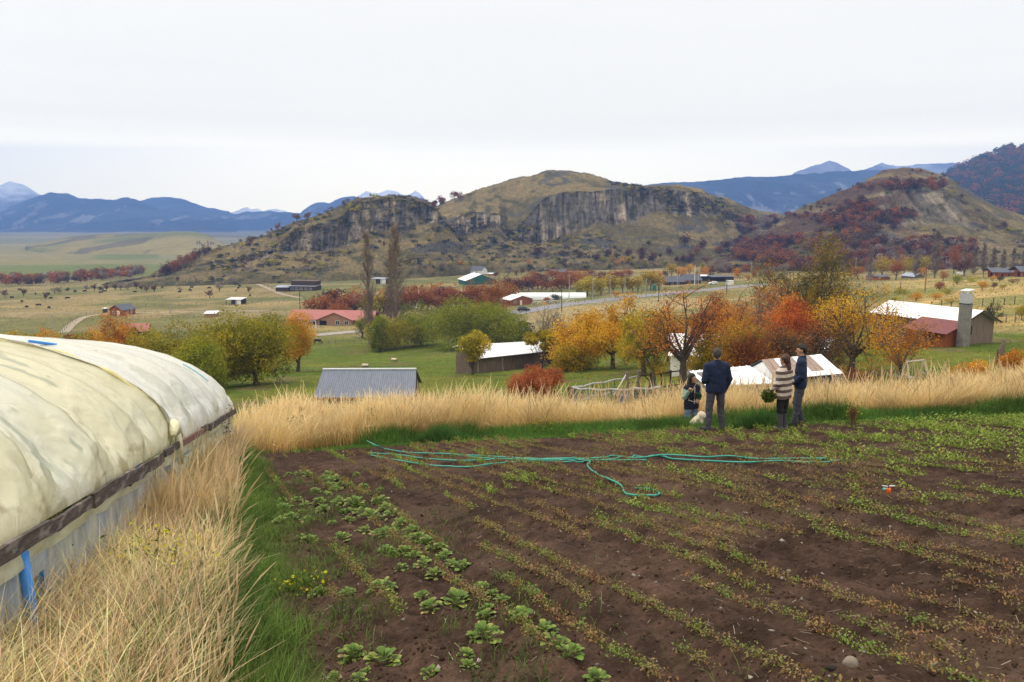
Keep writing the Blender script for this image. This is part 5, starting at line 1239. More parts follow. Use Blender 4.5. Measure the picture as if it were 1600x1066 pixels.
# dog sitting beside the woman
ld = GY(1098, 18.3); ld.z = float(P(1095, 644, ld.y)[2])-.64
dg = [((-.10, 0, .20), (.06, 0, .42), .17, .14, None, .06), ((.06, 0, .42), (.12, 0, .55), .11, .09, None, .05), ((.13, 0, .585), (.15, 0, .58), .092, .085, None, .04), ((.18, 0, .565), (.25, 0, .55), .05, .036, None, .03)]
for s in (-1, 1): dg += [((.08, s*.08, .36), (.13, s*.08, .04), .05, .036, None, .03), ((.13, s*.08, .035), (.18, s*.08, .03), .036, .03, None, .02), ((-.12, s*.11, .18), (.04, s*.13, .09), .09, .055, None, .04), ((.04, s*.13, .07), (.08, s*.13, .03), .04, .035, None, .02), ((.11, s*.095, .62), (.09, s*.135, .51), .030, .042, None, .008)]
def dog_x(r):
    m = MB(); m.tube([(.262, 0, .562), (.285, 0, .560)], [.026, .020], 8); m.build('nose', DKFACE, r)
    m = MB(); [m.tube([(.205, s*.040, .605), (.216, s*.042, .605)], .016, 8) for s in (-1, 1)]; m.build('eyes', DKFACE, r)
    m = MB(); m.tube([(-.22, 0, .10), (-.32, .03, .16), (-.38, .03, .26)], [.05, .045, .03], 8); m.build('tail', CREAM, r)
animal('dog', 'small cream curly dog sitting at the feet of the long-haired woman', 'dog', ld, radians(-30), dg, (-.45, -.3, 0), (.4, .3, .75), .014, CREAM, extra=dog_x)
# cattle far off
cp_ = quad_parts(2.1, 1.3, .36, (1.30, 0, .25), (1.12, 0, .66), .06); cv, cf = nets(lambda p: body_sdf(p, cp_), (-1.3, -.5, 0), (1.6, .5, 1.6), .07)
cow_me = new_obj('cow', cv, cf, mat('black_hide', (.012, .011, .011), rough=.8), smooth=True, link=False).data
for i, (x, y) in enumerate(((19, 467), (75, 461), (80, 468), (106, 468), (56, 461), (158, 459), (211, 458), (163, 457), (281, 458), (254, 451), (327, 452), (373, 452), (375, 449), (391, 464), (300, 451), (42, 482), (77, 483), (61, 479), (369, 456), (133, 457))):
    o = bpy.data.objects.new('cow', cow_me); COL.objects.link(o); o.location = G(x, y); o.rotation_euler = (0, 0, R.rand()*6.28)
    tag(o, 'black cow seen as a dark speck in the wide tawny pasture at left', 'cow', 'black cattle scattered in the pasture')
# ================================================================== BUILDINGS
def wood_m(name, c, var=.35, st=(6, 6, .35), rough=.95): return mat(name, c, rough=rough, var=var, vs=2.2, stretch=st, bump=.4, bs=6, spec=.05)
GREYB = wood_m('weathered_grey_boards', (.19, .145, .115), var=.5); BROWNB = wood_m('brown_boards', (.26, .095, .045)); ORB = wood_m('orange_timber', (.28, .085, .03)); DKB = wood_m('dark_brown_boards', (.07, .05, .04))
WHTIN = mat('white_tin_roof', (.80, .80, .82), rough=.55, var=.06, vs=.8, spec=.3); GRTIN = mat('blue_grey_tin_roof', (.27, .30, .37), rough=.5, var=.12, vs=1.2, spec=.3)
DKROOF = mat('dark_grey_roof', (.085, .092, .115), rough=.8, var=.15, vs=1); PINK = mat('faded_pink_red_roof', (.36, .135, .12), rough=.75, var=.16, vs=.7, stretch=(3, 1, 1)); REDTIN = mat('dull_red_tin_roof', (.16, .042, .042), rough=.6, var=.15, vs=1)
TANW = mat('tan_plaster_wall', (.30, .17, .11), rough=.95, var=.12, vs=.8); WHW = mat('white_wall', (.72, .72, .72), rough=.9, var=.05); GREENW = mat('green_wall', (.015, .10, .085), rough=.7, var=.08); CONC = mat('grey_render', (.19, .18, .165), rough=.95, var=.18, vs=1.6, dirt=((.12, .11, .10), 2, .56))
GLASS = mat('dark_window_glass', (.03, .035, .045), rough=.15, spec=.6); FRAMEW = mat('white_frame', (.7, .68, .66), rough=.7); DARK = mat('dark_opening', (.012, .011, .01), rough=1)
RUSTY = mat('rusty_brown_tin', (.27, .20, .165), rough=.8, var=.2, vs=1.2, stretch=(4, .6, 1), dirt=((.20, .115, .085), 2.5, .55)); TINW = mat('pale_tin', (.62, .64, .68), rough=.5, var=.08); FADED = mat('translucent_greenhouse_film', (.72, .75, .76), rough=.5, var=.05)
def frame(A, B):
    "local frame: x from front-left corner A to front-right corner B, y away from the camera"
    A = Vector(A); B = Vector(B); z = min(A.z, B.z); rz = atan2(B.y-A.y, B.x-A.x); return Vector((A.x, A.y, z)), rz, sqrt((B.x-A.x)**2+(B.y-A.y)**2)
def window(parent, c, w, h, side='f', fm=None, pane=True):
    d = {'f': (0, -1), 'b': (0, 1), 'l': (-1, 0), 'r': (1, 0)}[side]; t = .05
    m = MB(); q = (lambda a, z, o: (c[0]+a, c[1]+d[1]*o, z)) if d[0] == 0 else (lambda a, z, o: (c[0]+d[0]*o, c[1]+a, z))
    def bb(a0, a1, z0, z1, o0, o1):
        p, r = q(a0, z0, o0), q(a1, z1, o1); m.bx(min(p[0], r[0]), max(p[0], r[0]), min(p[1], r[1]), max(p[1], r[1]), z0, z1)
    f = .09
    bb(-w/2, -w/2+f, c[2]-h/2, c[2]+h/2, -.02, t); bb(w/2-f, w/2, c[2]-h/2, c[2]+h/2, -.02, t); bb(-w/2+f, w/2-f, c[2]-h/2, c[2]-h/2+f, -.02, t); bb(-w/2+f, w/2-f, c[2]+h/2-f, c[2]+h/2, -.02, t)
    if w > .9: bb(-.03, .03, c[2]-h/2+f, c[2]+h/2-f, -.02, t*.8)
    o = m.build('window', fm or FRAMEW, parent)
    m = MB(); m.cur = (1, 1, 1); p, r = q(-w/2+f, c[2]-h/2+f, -.03), q(w/2-f, c[2]+h/2-f, .02)
    m.bx(min(p[0], r[0]), max(p[0], r[0]), min(p[1], r[1]), max(p[1], r[1]), c[2]-h/2+f, c[2]+h/2-f); m.build('pane', GLASS, o)
    return o
def gable_roof(x0, x1, y0, y1, ze, zr, ov, th=.08, ridge='x', yr=None, corr=0):
    m = MB()
    if ridge == 'x':
        yr = (y0+y1)/2 if yr is None else yr; sf = (zr-ze)/(yr-y0); sb = (zr-ze)/(y1-yr)
        m.slab([(x0-ov, y0-ov, ze-sf*ov), (x1+ov, y0-ov, ze-sf*ov), (x1+ov, yr, zr), (x0-ov, yr, zr)], th)
        m.slab([(x0-ov, yr, zr), (x1+ov, yr, zr), (x1+ov, y1+ov, ze-sb*ov), (x0-ov, y1+ov, ze-sb*ov)], th)
        if corr:
            n = int((x1-x0+2*ov)/corr)
            for i in range(n):
                x = x0-ov+(i+.5)*corr; m.slab([(x-corr*.13, y0-ov, ze-sf*ov+.03), (x+corr*.13, y0-ov, ze-sf*ov+.03), (x+corr*.13, yr, zr+.03), (x-corr*.13, yr, zr+.03)], .03)
    else:
        xr = (x0+x1)/2; sl = (zr-ze)/(xr-x0)
        m.slab([(x0-ov, y1+ov, ze-sl*ov), (x0-ov, y0-ov, ze-sl*ov), (xr, y0-ov, zr), (xr, y1+ov, zr)], th)
        m.slab([(xr, y1+ov, zr), (xr, y0-ov, zr), (x1+ov, y0-ov, ze-sl*ov), (x1+ov, y1+ov, ze-sl*ov)], th)
    return m
def house(name, label, cat, A, B, W, hw, hr, wm, rm, ridge='x', ov=.4, wins=(), doors=(), base=-1.5, group=None, corr=0, yr=None, flat=False):
    loc, rz, L_ = frame(A, B); root = empty(name, loc, rz, label, cat, group)
    m = MB()
    g = .07
    if flat: m.bx(0, L_, 0, W, base, hw)
    elif ridge == 'x': y_ = W/2 if yr is None else yr; m.prism([(0, base), (W, base), (W, hw-g), (y_, hw+hr-g*1.3), (0, hw-g)], 0, L_, 'x')
    else: m.prism([(0, base), (L_, base), (L_, hw-g), (L_/2, hw+hr-g*1.3), (0, hw-g)], 0, W, 'y')
    m.build('wall', wm, root)
    if flat: m = MB(); m.slab([(-ov, -ov, hw+hr*0+.10), (L_+ov, -ov, hw+.10), (L_+ov, W+ov, hw+hr+.10), (-ov, W+ov, hw+hr+.10)], .08)
    else: m = gable_roof(0, L_, 0, W, hw, hw+hr, ov, ridge=ridge, corr=corr, yr=yr)
    m.build('roof', rm, root)
    for w in wins: window(root, (w[1] if w[0] in 'fb' else (0 if w[0] == 'l' else L_), (0 if w[0] == 'f' else W) if w[0] in 'fb' else w[1], w[2]), w[3], w[4], w[0])
    for d in doors:
        m = MB(); s, a, wd, hh = d[:4]
        if s == 'f': m.bx(a-wd/2, a+wd/2, -.05, .0, 0, hh)
        elif s == 'r': m.bx(L_, L_+.05, a-wd/2, a+wd/2, 0, hh)
        else: m.bx(-.05, 0, a-wd/2, a+wd/2, 0, hh)
        dd = m.build('door', d[4] if len(d) > 4 else DARK, root)
    return root, L_
def AB(x0, y0, x1, y1): return G(x0, y0), G(x1, y1)
# 1 pink-roofed long house
A_, B_ = AB(454, 508, 562, 507)
r, L_ = house('house', 'long low tan house with a faded pink-red roof beside the gravel lane', 'house', A_, B_, 9, 2.5, 2.3, TANW, PINK, ov=.9, wins=(('f', 2.2, 1.4, 1.3, 1.1), ('f', 5.5, 1.4, 1.3, 1.1)), doors=(('f', 8.2, 1.0, 2.1),), corr=.55)
x0 = L_*.44; x1 = L_*.92; m = MB(); m.prism([(x0, -1.5), (x1, -1.5), (x1, 2.4), ((x0+x1)/2, 4.55), (x0, 2.4)], -2.2, 4.0, 'y'); m.build('front_wing_wall', TANW, r)
gable_roof(x0, x1, -2.2, 4.0, 2.5, 4.75, .6, ridge='y').build('front_wing_roof', PINK, r)
for t in (.58, .84): window(r, (x0+(x1-x0)*t, -2.2, 1.35), 1.5, 1.4, 'f')
m = MB(); m.bx(x0+.5, x0+2.9, -2.26, -2.2, 0, 2.0); m.build('porch_opening', DARK, r)
m = MB(); m.prism([(L_, -1.5), (L_+4.2, -1.5), (L_+4.2, 2.3), (L_, 2.3)], 1.2, 7.8, 'y'); m.build('side_wing_wall', TANW, r)
gable_roof(L_+.9, L_+4.2, 1.2, 7.8, 2.5, 4.6, .5).build('side_wing_roof', PINK, r)
# 2 red cabin
A_, B_ = AB(184, 491, 193.5, 493.5); C_ = G(211, 490)
house('cabin', 'small orange-red cabin with dark grey roof alone in the cattle field', 'cabin', G(191, 493.5), G(212, 490.5), 5.6, 2.5, 1.7, ORB, DKROOF, ov=.5, wins=(('f', 3.0, 1.3, 1.0, 1.0), ('f', 5.4, 1.3, 1.0, 1.0), ('l', 3.9, 1.3, .9, 1.0)), doors=(('l', 1.6, 1.3, 2.0, FRAMEW),))
tag(house('hut', 'tiny dark hut left of the orange-red cabin', 'hut', G(161, 489), G(165, 489), 1.2, 1.7, .2, DKB, WHTIN, flat=True, ov=.1)[0])
def shelter(label, A, B, W, h, rm, wm, group=None, posts=4):
    loc, rz, L_ = frame(A, B); root = empty('shelter', loc, rz, label, 'shelter', group)
    m = MB(); m.slab([(-.3, -.3, h), (L_+.3, -.3, h), (L_+.3, W+.3, h+.35), (-.3, W+.3, h+.35)], .12); m.build('roof', rm, root)
    for i in range(posts):
        m = MB(); x = L_*i/(posts-1); m.bx(x-.08, x+.08, 0, .16, -1, h-.13); m.build('post', DKB, root)
    m = MB(); m.bx(0, L_, W-.1, W, -1, h+.18); m.build('back_wall', DKB, root)
    m = MB(); m.bx(L_*.62, L_, .2, .3, -1, h-.2); m.build('side_panel', wm, root)
    return root
shelter('open shelter with flat pale roof and dark posts in the pasture', *AB(354, 476.5, 377, 476), 6, 2.4, TINW, WHW)
house('shed', 'low flat grey-roofed shed just left of the large olive willows', 'shed', *AB(320, 496, 337, 495), 5, 1.3, .5, TANW, TINW, flat=True)
A_, B_ = AB(197, 528, 231, 527)
r, L_ = house('house', 'small house with faded pink-red gabled roof among the orange bushes', 'house', A_, B_, 5, 2.3, 1.8, DKB, PINK, ov=.6)
gable_roof(L_*.28, L_*.62, -1.4, 3, 2.4, 3.7, .3, ridge='y').build('dormer_roof', PINK, r)
# 6 long timber building
A_, B_ = AB(451, 455, 492, 454.5)
r, L_ = house('timber_building', 'long two-storey dark timber building at the foot of the hill', 'building', A_, B_, 8, 2.6, .4, DKB, GRTIN, flat=True, ov=.6, wins=[('f', 2+i*2.6, 1.3, 1.5, 1.1) for i in range(5)])
m = MB(); m.bx(.3, L_-.3, 2.5, 8, 2.7, 5.0); m.build('upper_storey', DKB, r); m = MB(); m.bx(-.1, L_+.1, 2.1, 8.4, 5.0, 5.35); m.build('upper_roof', mat('brown_roof_edge', (.12, .085, .065), rough=.9), r)
A_, B_ = AB(431, 456, 450, 455.5); house('shed', 'low dark shed with pale flat roof left of the long timber building', 'shed', A_, B_, 8, 2.2, .5, DKB, GRTIN, flat=True, ov=.6)
house('cabin', 'tiny orange and dark cabin behind the long timber building', 'cabin', *AB(487, 438, 503, 438), 4, 2.6, .7, ORB, DKB, wins=(('f', 3, 1.2, 2, 1.2), ('f', 6.5, 1.2, 1.5, 1.2)), doors=(('f', 1.0, 1, 1.9),))
r = shelter('blue-grey tin shelter half hidden behind the two tall poplars', *AB(580, 444.5, 603, 444.5), 7, 3.2, GRTIN, WHW)
house('house', 'white gabled house with grey roof in front of the big hill', 'house', *AB(719, 429, 734, 429), 8, 3.2, 2.6, WHW, DKROOF, ridge='y', ov=.4, wins=(('f', 1.8, 1.6, 1, 1.2), ('f', 4.2, 1.6, 1, 1.2)))
house('house', 'grey-roofed white wing standing right of the white gabled house', 'house', *AB(735, 429, 753, 429), 7, 3.2, 2.4, WHW, DKROOF, ov=.4, wins=(('f', 2.0, 1.6, 1, 1.2), ('f', 5.0, 1.6, 1, 1.2)))
house('warehouse', 'large warehouse with white roof and dark green walls behind the beeches', 'warehouse', G(728, 446), G(776, 444), 16, 2.6, 3.2, GREENW, WHTIN, ridge='y', ov=.5)
m = None
house('shed', 'brown and white distant shed right of the grey-winged house', 'shed', *AB(763, 431, 775, 431), 5, 1.4, .5, TANW, TINW)
house('shed', 'grey flat-roofed shed right of the pink-roofed house', 'shed', *AB(604, 483, 640, 483), 6, 2.5, .7, CONC, GRTIN, flat=True, doors=(('f', 5.5, 1.2, 1.9),))
house('shed', 'narrow white lean-to at the right end of the grey shed', 'shed', *AB(641, 482, 650, 482), 5, 2.1, .6, WHW, DKROOF, flat=True)
# 12 tan cabin with white roof, 13 white tunnel greenhouse
house('cabin', 'small orange-brown cabin with white roof beside the road and the black car', 'cabin', G(798, 478), G(832, 475), 6.5, 2.4, 1.4, BROWNB, WHTIN, ridge='y', ov=.7, doors=(('f', 4.6, .9, 1.9, FRAMEW),), wins=(('f', 2.0, 1.4, 1.1, .9),))
def white_tunnel():
    A_, B_ = AB(806, 470, 916, 465.5); loc, rz, L_ = frame(A_, B_); root = empty('polytunnel', loc, rz, 'long white tunnel greenhouse lying behind the small orange-brown cabin', 'greenhouse')
    n = 14; V = []; Fq = []
    xs = np.linspace(0, L_, 40); W = 7.0; hh = 3.1
    for x in xs:
        for k in range(n):
            a = pi*k/(n-1); sq = 1; V.append((x, W/2-W/2*cos(a), (hh*max(0, sin(a))**.75)*(1-.03*abs(sin(x*1.9)))))
    for i in range(len(xs)-1):
        for k in range(n-1): Fq.append((i*n+k, i*n+k+1, (i+1)*n+k+1, (i+1)*n+k))
    new_obj('film_cover', V, Fq, FADED, root, smooth=True)
    for x in (0, L_):
        p = [(W/2-W/2*cos(pi*k/(n-1)), hh*max(0, sin(pi*k/(n-1)))**.75) for k in range(n)]; m = MB(); m.prism(p, x-.03, x+.03, 'x'); m.build('end_wall', FADED, root)
white_tunnel()
def low_hoops():
    for i in range(7):
        p = G(838+i*9, 476-i*.5); m = MB(); m.tube([(-2.2*cos(pi*k/8), 0, 1.25*sin(pi*k/8)) for k in range(9)], .07, 5); o = m.build('hoop', FRAMEW); o.location = p; o.rotation_euler.z = radians(25)
        tag(o, 'bare white hoop standing in the grass before the long white greenhouse', 'hoop', 'bare hoops before the white greenhouse')
low_hoops()
house('house', 'small brown house with dark roof in front of the big hill', 'house', *AB(860, 431, 884, 431), 7, 2.5, 1.3, DKB, DKROOF, wins=(('f', 2.5, 1.3, 1.2, 1), ('f', 7, 1.3, 1.2, 1)))
house('house', 'left one of the two dark-roofed houses beside the green tank', 'house', *AB(1041, 446, 1068, 445), 7, 2.0, 2.2, DKB, DKROOF, ov=.6, wins=(('f', 3, 1.1, 1, 1), ('f', 6, 1.1, 1, 1)))
house('house', 'right one of the two dark-roofed houses beside the green tank', 'house', *AB(1069, 444, 1095, 443), 7, 2.2, 2.4, DKB, DKROOF, ov=.6, wins=(('f', 3, 1.1, 1, 1), ('f', 6, 1.1, 1, 1)))
shelter('flat white-roofed carport right of the dark-roofed houses', *AB(1092, 440, 1107, 439.5), 5, 2.8, WHTIN, DKB)
shelter('long low dark stable with an open front behind the white car', *AB(1112, 441, 1146, 439.5), 6, 2.6, DKROOF, DKB, posts=7)
# 16 timber barn with white roof
def barn():
    A_, B_ = G(738, 584), G(866, 568); W = 2.9
    loc, rz, L_ = frame(A_, B_); zt = A_.z-B_.z
    loc.z = A_.z
    root = empty('barn', loc, rz, 'long weathered board barn with a white tin roof in the meadow', 'barn')
    dz = B_.z-A_.z; hw = 2.15
    def q(t, y, z): return (t*L_, y, z+dz*t)
    m = MB(); n = 52; rs = np.random.RandomState(3)
    for i in range(n):   # upright boards, one wall
        a, b = i/n, (i+1)/n-.0018; y = rs.uniform(0, .035); lo = rs.uniform(-.5, -.35); t = hw-.12
        m.add([q(a, y, lo), q(b, y, lo), q(b, y+.03, lo), q(a, y+.03, lo), q(a, y, t), q(b, y, t), q(b, y+.03, t), q(a, y+.03, t)], [(0, 3, 2, 1), (4, 5, 6, 7), (0, 1, 5, 4), (1, 2, 6, 5), (2, 3, 7, 6), (3, 0, 4, 7)])
    m.build('front_wall', GREYB, root)
    m = MB(); m.add([q(0, .07, -.6), q(1, .07, -.6), q(1, W, -.6), q(0, W, -.6), q(0, .07, hw-.15), q(1, .07, hw-.15), q(1, W, hw-.15), q(0, W, hw-.15)], [(0, 3, 2, 1), (4, 5, 6, 7), (0, 1, 5, 4), (1, 2, 6, 5), (2, 3, 7, 6), (3, 0, 4, 7)])
    m.add([q(0, .1, hw-.2), q(0, W, hw-.2), q(0, W*.85, hw+1.2), q(.01, .1, hw-.2), q(.01, W, hw-.2), q(.01, W*.85, hw+1.2)], [(0, 2, 1), (3, 4, 5), (0, 1, 4, 3), (1, 2, 5, 4), (2, 0, 3, 5)])
    m.build('side_walls', GREYB, root)
    m = MB(); ov = .35
    e0 = -ov/L_; e1 = 1+ov/L_
    m.slab([q(e0, -.5, hw-.1), q(e1, -.35, hw-.1), q(e1, W*.85, hw+1.1), q(e0, W*.85, hw+1.45)], .06); m.slab([q(e0, W*.85, hw+1.45), q(e1, W*.85, hw+1.1), q(e1, W+.25, hw+.85), q(e0, W+.25, hw+1.15)], .06)
    m.build('roof', WHTIN, root)
    m = MB(); m.slab([q(e0, -.53, hw-.13), q(e1, -.38, hw-.13), q(e1, -.40, hw-.24), q(e0, -.55, hw-.24)], .03); m.build('eave_board', DKB, root)
    for t in (.055, .335, .985):
        m = MB(); m.bx(t*L_-.11, t*L_+.11, -.10, -.02, dz*t-.4, dz*t+hw-.15); m.build('pale_post', mat('pale_post%d' % int(t*100), (.33, .29, .25), rough=1), root)
barn()
# 17 corrugated shed roof below the bank
def corr_shed():
    L_ = 157/F*64; loc = GY(562, 62.2); zE = float(P(0, 618, 62.3)[2]); zR = float(P(0, 577.5, 65)[2])
    loc = Vector((loc.x, 62.3, zE-1.9)); root = empty('shed', loc, radians(1.0), 'small shed with a grey-blue corrugated iron roof just over the bank', 'shed')
    n = 46; per = 8; xs = np.linspace(-L_/2, L_/2, n*per+1); w = .028*np.cos(2*pi*np.arange(n*per+1)/per)
    V = []; hR = zR-loc.z; hE = 1.9
    for j, (y, z, sx) in enumerate(((-.25, hE-.12, 1.0), (2.7, hR, .955), (5.6, hE-.1, 1.0))):
        for x, d in zip(xs, w): V.append((x*sx, y, z+d))
    m_ = len(xs); Fq = [(j*m_+i, j*m_+i+1, (j+1)*m_+i+1, (j+1)*m_+i) for j in range(2) for i in range(m_-1)]
    ro = new_obj('roof', V, Fq, mat('corrugated_iron', (.15, .17, .22), rough=.6, metal=.0, var=.22, vs=1.5, stretch=(6, .5, 1), spec=.4), root)
    mo = ro.modifiers.new('thickness', 'SOLIDIFY'); mo.thickness = .02
    m = MB(); m.tube([(-L_/2*.957, 2.7, hR+.05), (L_/2*.957, 2.7, hR+.05)], .075, 8); m.build('ridge_cap', TINW, root)
    m = MB(); m.prism([(0, -1.5), (5.3, -1.5), (5.3, hE-.3), (2.7, hR-.14), (0, hE-.3)], -L_/2+.25, L_/2-.25, 'x'); m.build('wall', mat('grey_brown_boards', (.08, .06, .05), rough=.95, var=.3, vs=3), root)
    m = MB(); m.bx(-L_/2, L_/2, -.27, -.24, hE-.28, hE-.15); m.build('fascia', BROWNB, root)
corr_shed()
# 18 tin-roofed outbuildings under the bank on the right
def tin_sheds():
    Y0, Y1 = 47.5, 52.5
    root = empty('shed', GY(1140, 48), 0, 'low outbuilding with a broad white tin roof behind the standing man', 'shed'); M0 = Vector(root.location)
    def q(px, py, Y, dz=0): v = V3(P(px, py, Y))-M0; v.z += dz; return v
    TL, TR, BR, BL = q(1077, 580, Y1), q(1171, 571.5, Y1), q(1211, 598.5, Y0), q(1103, 603, Y0)
    m = MB(); m.slab([BL, BR, TR, TL], .05)
    for i in range(9):
        t = (i+.5)/9; a = BL.lerp(BR, t); b = TL.lerp(TR, t); u = (BR-BL).normalized()*.04; m.slab([a-u+Vector((0, 0, .045)), a+u+Vector((0, 0, .045)), b+u+Vector((0, 0, .045)), b-u+Vector((0, 0, .045))], .03)
    m.build('roof', mat('white_roof_sheets', (.78, .78, .80), rough=.6, var=.05, dirt=((.45, .38, .32), 1.6, .66)), root)
    m = MB(); m.slab([BL+Vector((0, -.06, -.04)), BR+Vector((0, -.06, -.04)), BR+Vector((0, -.06, -.16)), BL+Vector((0, -.06, -.16))], .04); m.build('rusty_edge', mat('rust_edge', (.30, .19, .12), rough=.9, var=.3, vs=4), root)
    m = MB(); a = BL+Vector((.3, .3, -.18)); b = BR+Vector((-.1, .3, -.18)); m.add([(a.x, a.y, a.z-2.6), (b.x, b.y, b.z-2.6), (b.x, b.y+3.5, b.z-2.6), (a.x, a.y+3.5, a.z-2.6), a, b, (b.x, b.y+3.5, b.z+.3), (a.x, a.y+3.5, a.z+.3)], [(0, 3, 2, 1), (4, 5, 6, 7), (0, 1, 5, 4), (1, 2, 6, 5), (2, 3, 7, 6), (3, 0, 4, 7)])
    m.build('wall', CONC, root)
    # the second one, gabled, patched roof
    r2 = empty('shed', GY(1255, 49.5), 0, 'gabled shed with rusty brown and pale roof sheets behind the two people at right', 'shed'); M0 = Vector(r2.location)
    Y2, Y3 = 48.5, 52.5
    RL, RR, ER, EL = q(1190, 562, Y3), q(1283, 553.5, Y3), q(1316, 582.5, Y2), q(1212, 592.5, Y2)
    cols = [RUSTY, RUSTY, TINW, RUSTY, RUSTY, TINW, RUSTY, RUSTY, TINW, WHTIN]; n = len(cols)
    for i in range(n):
        t0, t1 = i/n, (i+1)/n-.006; m = MB(); e0, e1 = EL.lerp(ER, t0), EL.lerp(ER, t1); k0, k1 = RL.lerp(RR, t0), RL.lerp(RR, t1)
        up = Vector((0, 0, .012*(i % 2))); m.slab([e0+up, e1+up, k1+up, k0+up], .03); m.build('roof_sheet', cols[i], r2)
    m = MB(); s0 = EL.lerp(RL, .0); f0, f1 = EL.lerp(ER, .46), ER; g0, g1 = f0.lerp(RL.lerp(RR, .46), .16), f1.lerp(RR, .16); up = Vector((0, 0, .04)); m.slab([f0+up-Vector((0, .12, .05)), f1+up-Vector((0, .12, .05)), g1+up, g0+up], .02); m.build('eave_patch', TINW, r2)
    BKL, BKR = RL+Vector((-.55, 2.9, -1.25)), RR+Vector((.2, 2.9, -1.3)); m = MB(); m.slab([RL, RR, BKR, BKL], .05); m.build('back_roof', DKROOF, r2)
    # gable wall facing left with a dark opening
    gb = EL+Vector((.12, .15, -.1)); gp = RL+Vector((.1, 0, -.1)); gk = BKL+Vector((.15, -.2, -.1)); th = Vector((.12, 0, 0)); dn = Vector((0, 0, -2.2))
    m = MB(); m.add([gb+dn, gk+dn, gk, gp, gb, gb+dn+th, gk+dn+th, gk+th, gp+th, gb+th], [(0, 1, 2, 3, 4), (9, 8, 7, 6, 5), (0, 5, 6, 1), (1, 6, 7, 2), (2, 7, 8, 3), (3, 8, 9, 4), (4, 9, 5, 0)]); m.build('gable_wall', WHW, r2)
    o0 = gb.lerp(gp, .45)+Vector((-.03, 0, -.28)); o1 = gb.lerp(gp, .88)+Vector((-.03, 0, -.32)); m = MB(); m.add([o0, o1, o1+Vector((0, 0, -.55)), o0+Vector((0, 0, -.42)), o0+Vector((.2, 0, 0)), o1+Vector((.2, 0, 0)), o1+Vector((.2, 0, -.55)), o0+Vector((.2, 0, -.42))], [(0, 1, 2, 3), (7, 6, 5, 4), (0, 4, 5, 1), (1, 5, 6, 2), (2, 6, 7, 3), (3, 7, 4, 0)]); m.build('gable_opening', DARK, r2)
    a = EL+Vector((.2, .35, -.2)); b = ER+Vector((-.25, .35, -.2)); m = MB(); m.add([a+dn, b+dn, b+dn+Vector((0, 4, 0)), a+dn+Vector((0, 4, 0)), a-Vector((0, 0, .1)), b-Vector((0, 0, .1)), b+Vector((0, 4, -.1)), a+Vector((0, 4, -.1))], [(0, 3, 2, 1), (4, 5, 6, 7), (0, 1, 5, 4), (1, 2, 6, 5), (2, 3, 7, 6), (3, 0, 4, 7)]); m.build('front_wall', CONC, r2)
tin_sheds()
# 19 white-roofed house with the tall chimney
def chimney_house():
    A_, B_ = G(1376, 521), G(1522, 531); A_ = GY(1375, 107); B_ = GY(1516, 95)
    loc, rz, L_ = frame(A_, B_); zE = float(P(0, 489, 106)[2])
    root = empty('house', loc, rz, 'grey board house with a wide white tin roof and tall square chimney', 'house')
    hw = zE-loc.z; W = 6.2; hr = 1.35; eR = float(P(0, 500, 96.5)[2])-loc.z
    hw2 = (hw+eR)/2
    m = MB(); m.prism([(.2, -2), (W-.2, -2), (W-.2, hw2-.1), (W/2, hw2+hr-.1), (.2, hw2-.1)], .3, L_-.2, 'x'); m.build('wall', GREYB, root)
    gable_roof(0, L_, 0, W, hw2, hw2+hr, .4).build('roof', WHTIN, root)
    m = MB(); m.bx(L_-.2, L_+.02, .9, 1.9, hw2-1.6, hw2-.5); m.build('side_window', GLASS, root)
    m = MB(); m.slab([(L_+.42, -.45, hw2-.25), (L_+.52, -.45, hw2-.25), (L_+.52, W/2, hw2+hr+.02), (L_+.42, W/2, hw2+hr+.02)], .16); m.slab([(L_+.42, W/2, hw2+hr+.02), (L_+.52, W/2, hw2+hr+.02), (L_+.52, W+.4, hw2-.2), (L_+.42, W+.4, hw2-.2)], .16); m.build('gable_board', DKB, root)
    # red-roofed lean-to in front
    x0, x1 = L_*.60, L_*1.02; hL = hw2-.55; d = -3.0
    m = MB(); m.prism([(d, -2.5), (.1, -2.5), (.1, hw2-.22), (d, hL-.55)], x0, x1, 'x'); m.build('lean_to_wall', ORB, root)
    m = MB(); m.slab([(x0-.5, d-.5, hL-.60), (x1+.5, d-.5, hL-.60), (x1+.5, .35, hw2+.14), (x0-.5, .35, hw2+.14)], .07); m.build('lean_to_roof', REDTIN, root)
    window(root, (x0+(x1-x0)*.62, d, hL-1.5), .9, .8, 'f', DKB)
    # chimney
    zc = float(P(0, 456, 95.5)[2])-loc.z; cx, cy, w = L_+1.25, -1.2, .50
    c = MB(); c.bx(cx-w, cx+w, cy-w, cy+w, -2.5, zc-1.25); ch = c.build('chimney', CONC, root)
    c = MB(); c.bx(cx-w*.97, cx+w*.97, cy-w*.97, cy+w*.97, zc-1.18, zc); c.build('chimney_top', mat('whitewashed_render', (.38, .39, .42), rough=.9, var=.1, vs=2), ch)
    c = MB(); c.bx(cx-w*1.04, cx+w*1.04, cy-w*1.04, cy+w*1.04, zc-1.27, zc-1.17); c.build('band', DARK, ch)
    c = MB(); [c.bx(cx+sx*w*.75-.07, cx+sx*w*.75+.07, cy+sy*w*.75-.07, cy+sy*w*.75+.07, zc, zc+.32) for sx in (-1, 1) for sy in (-1, 1)]; c.slab([(cx-w*1.1, cy-w*1.1, zc+.33), (cx+w*1.1, cy-w*1.1, zc+.33), (cx+w*1.1, cy+w*1.1, zc+.50), (cx-w*1.1, cy+w*1.1, zc+.50)], .06); c.build('chimney_cap', TINW, ch)
chimney_house()
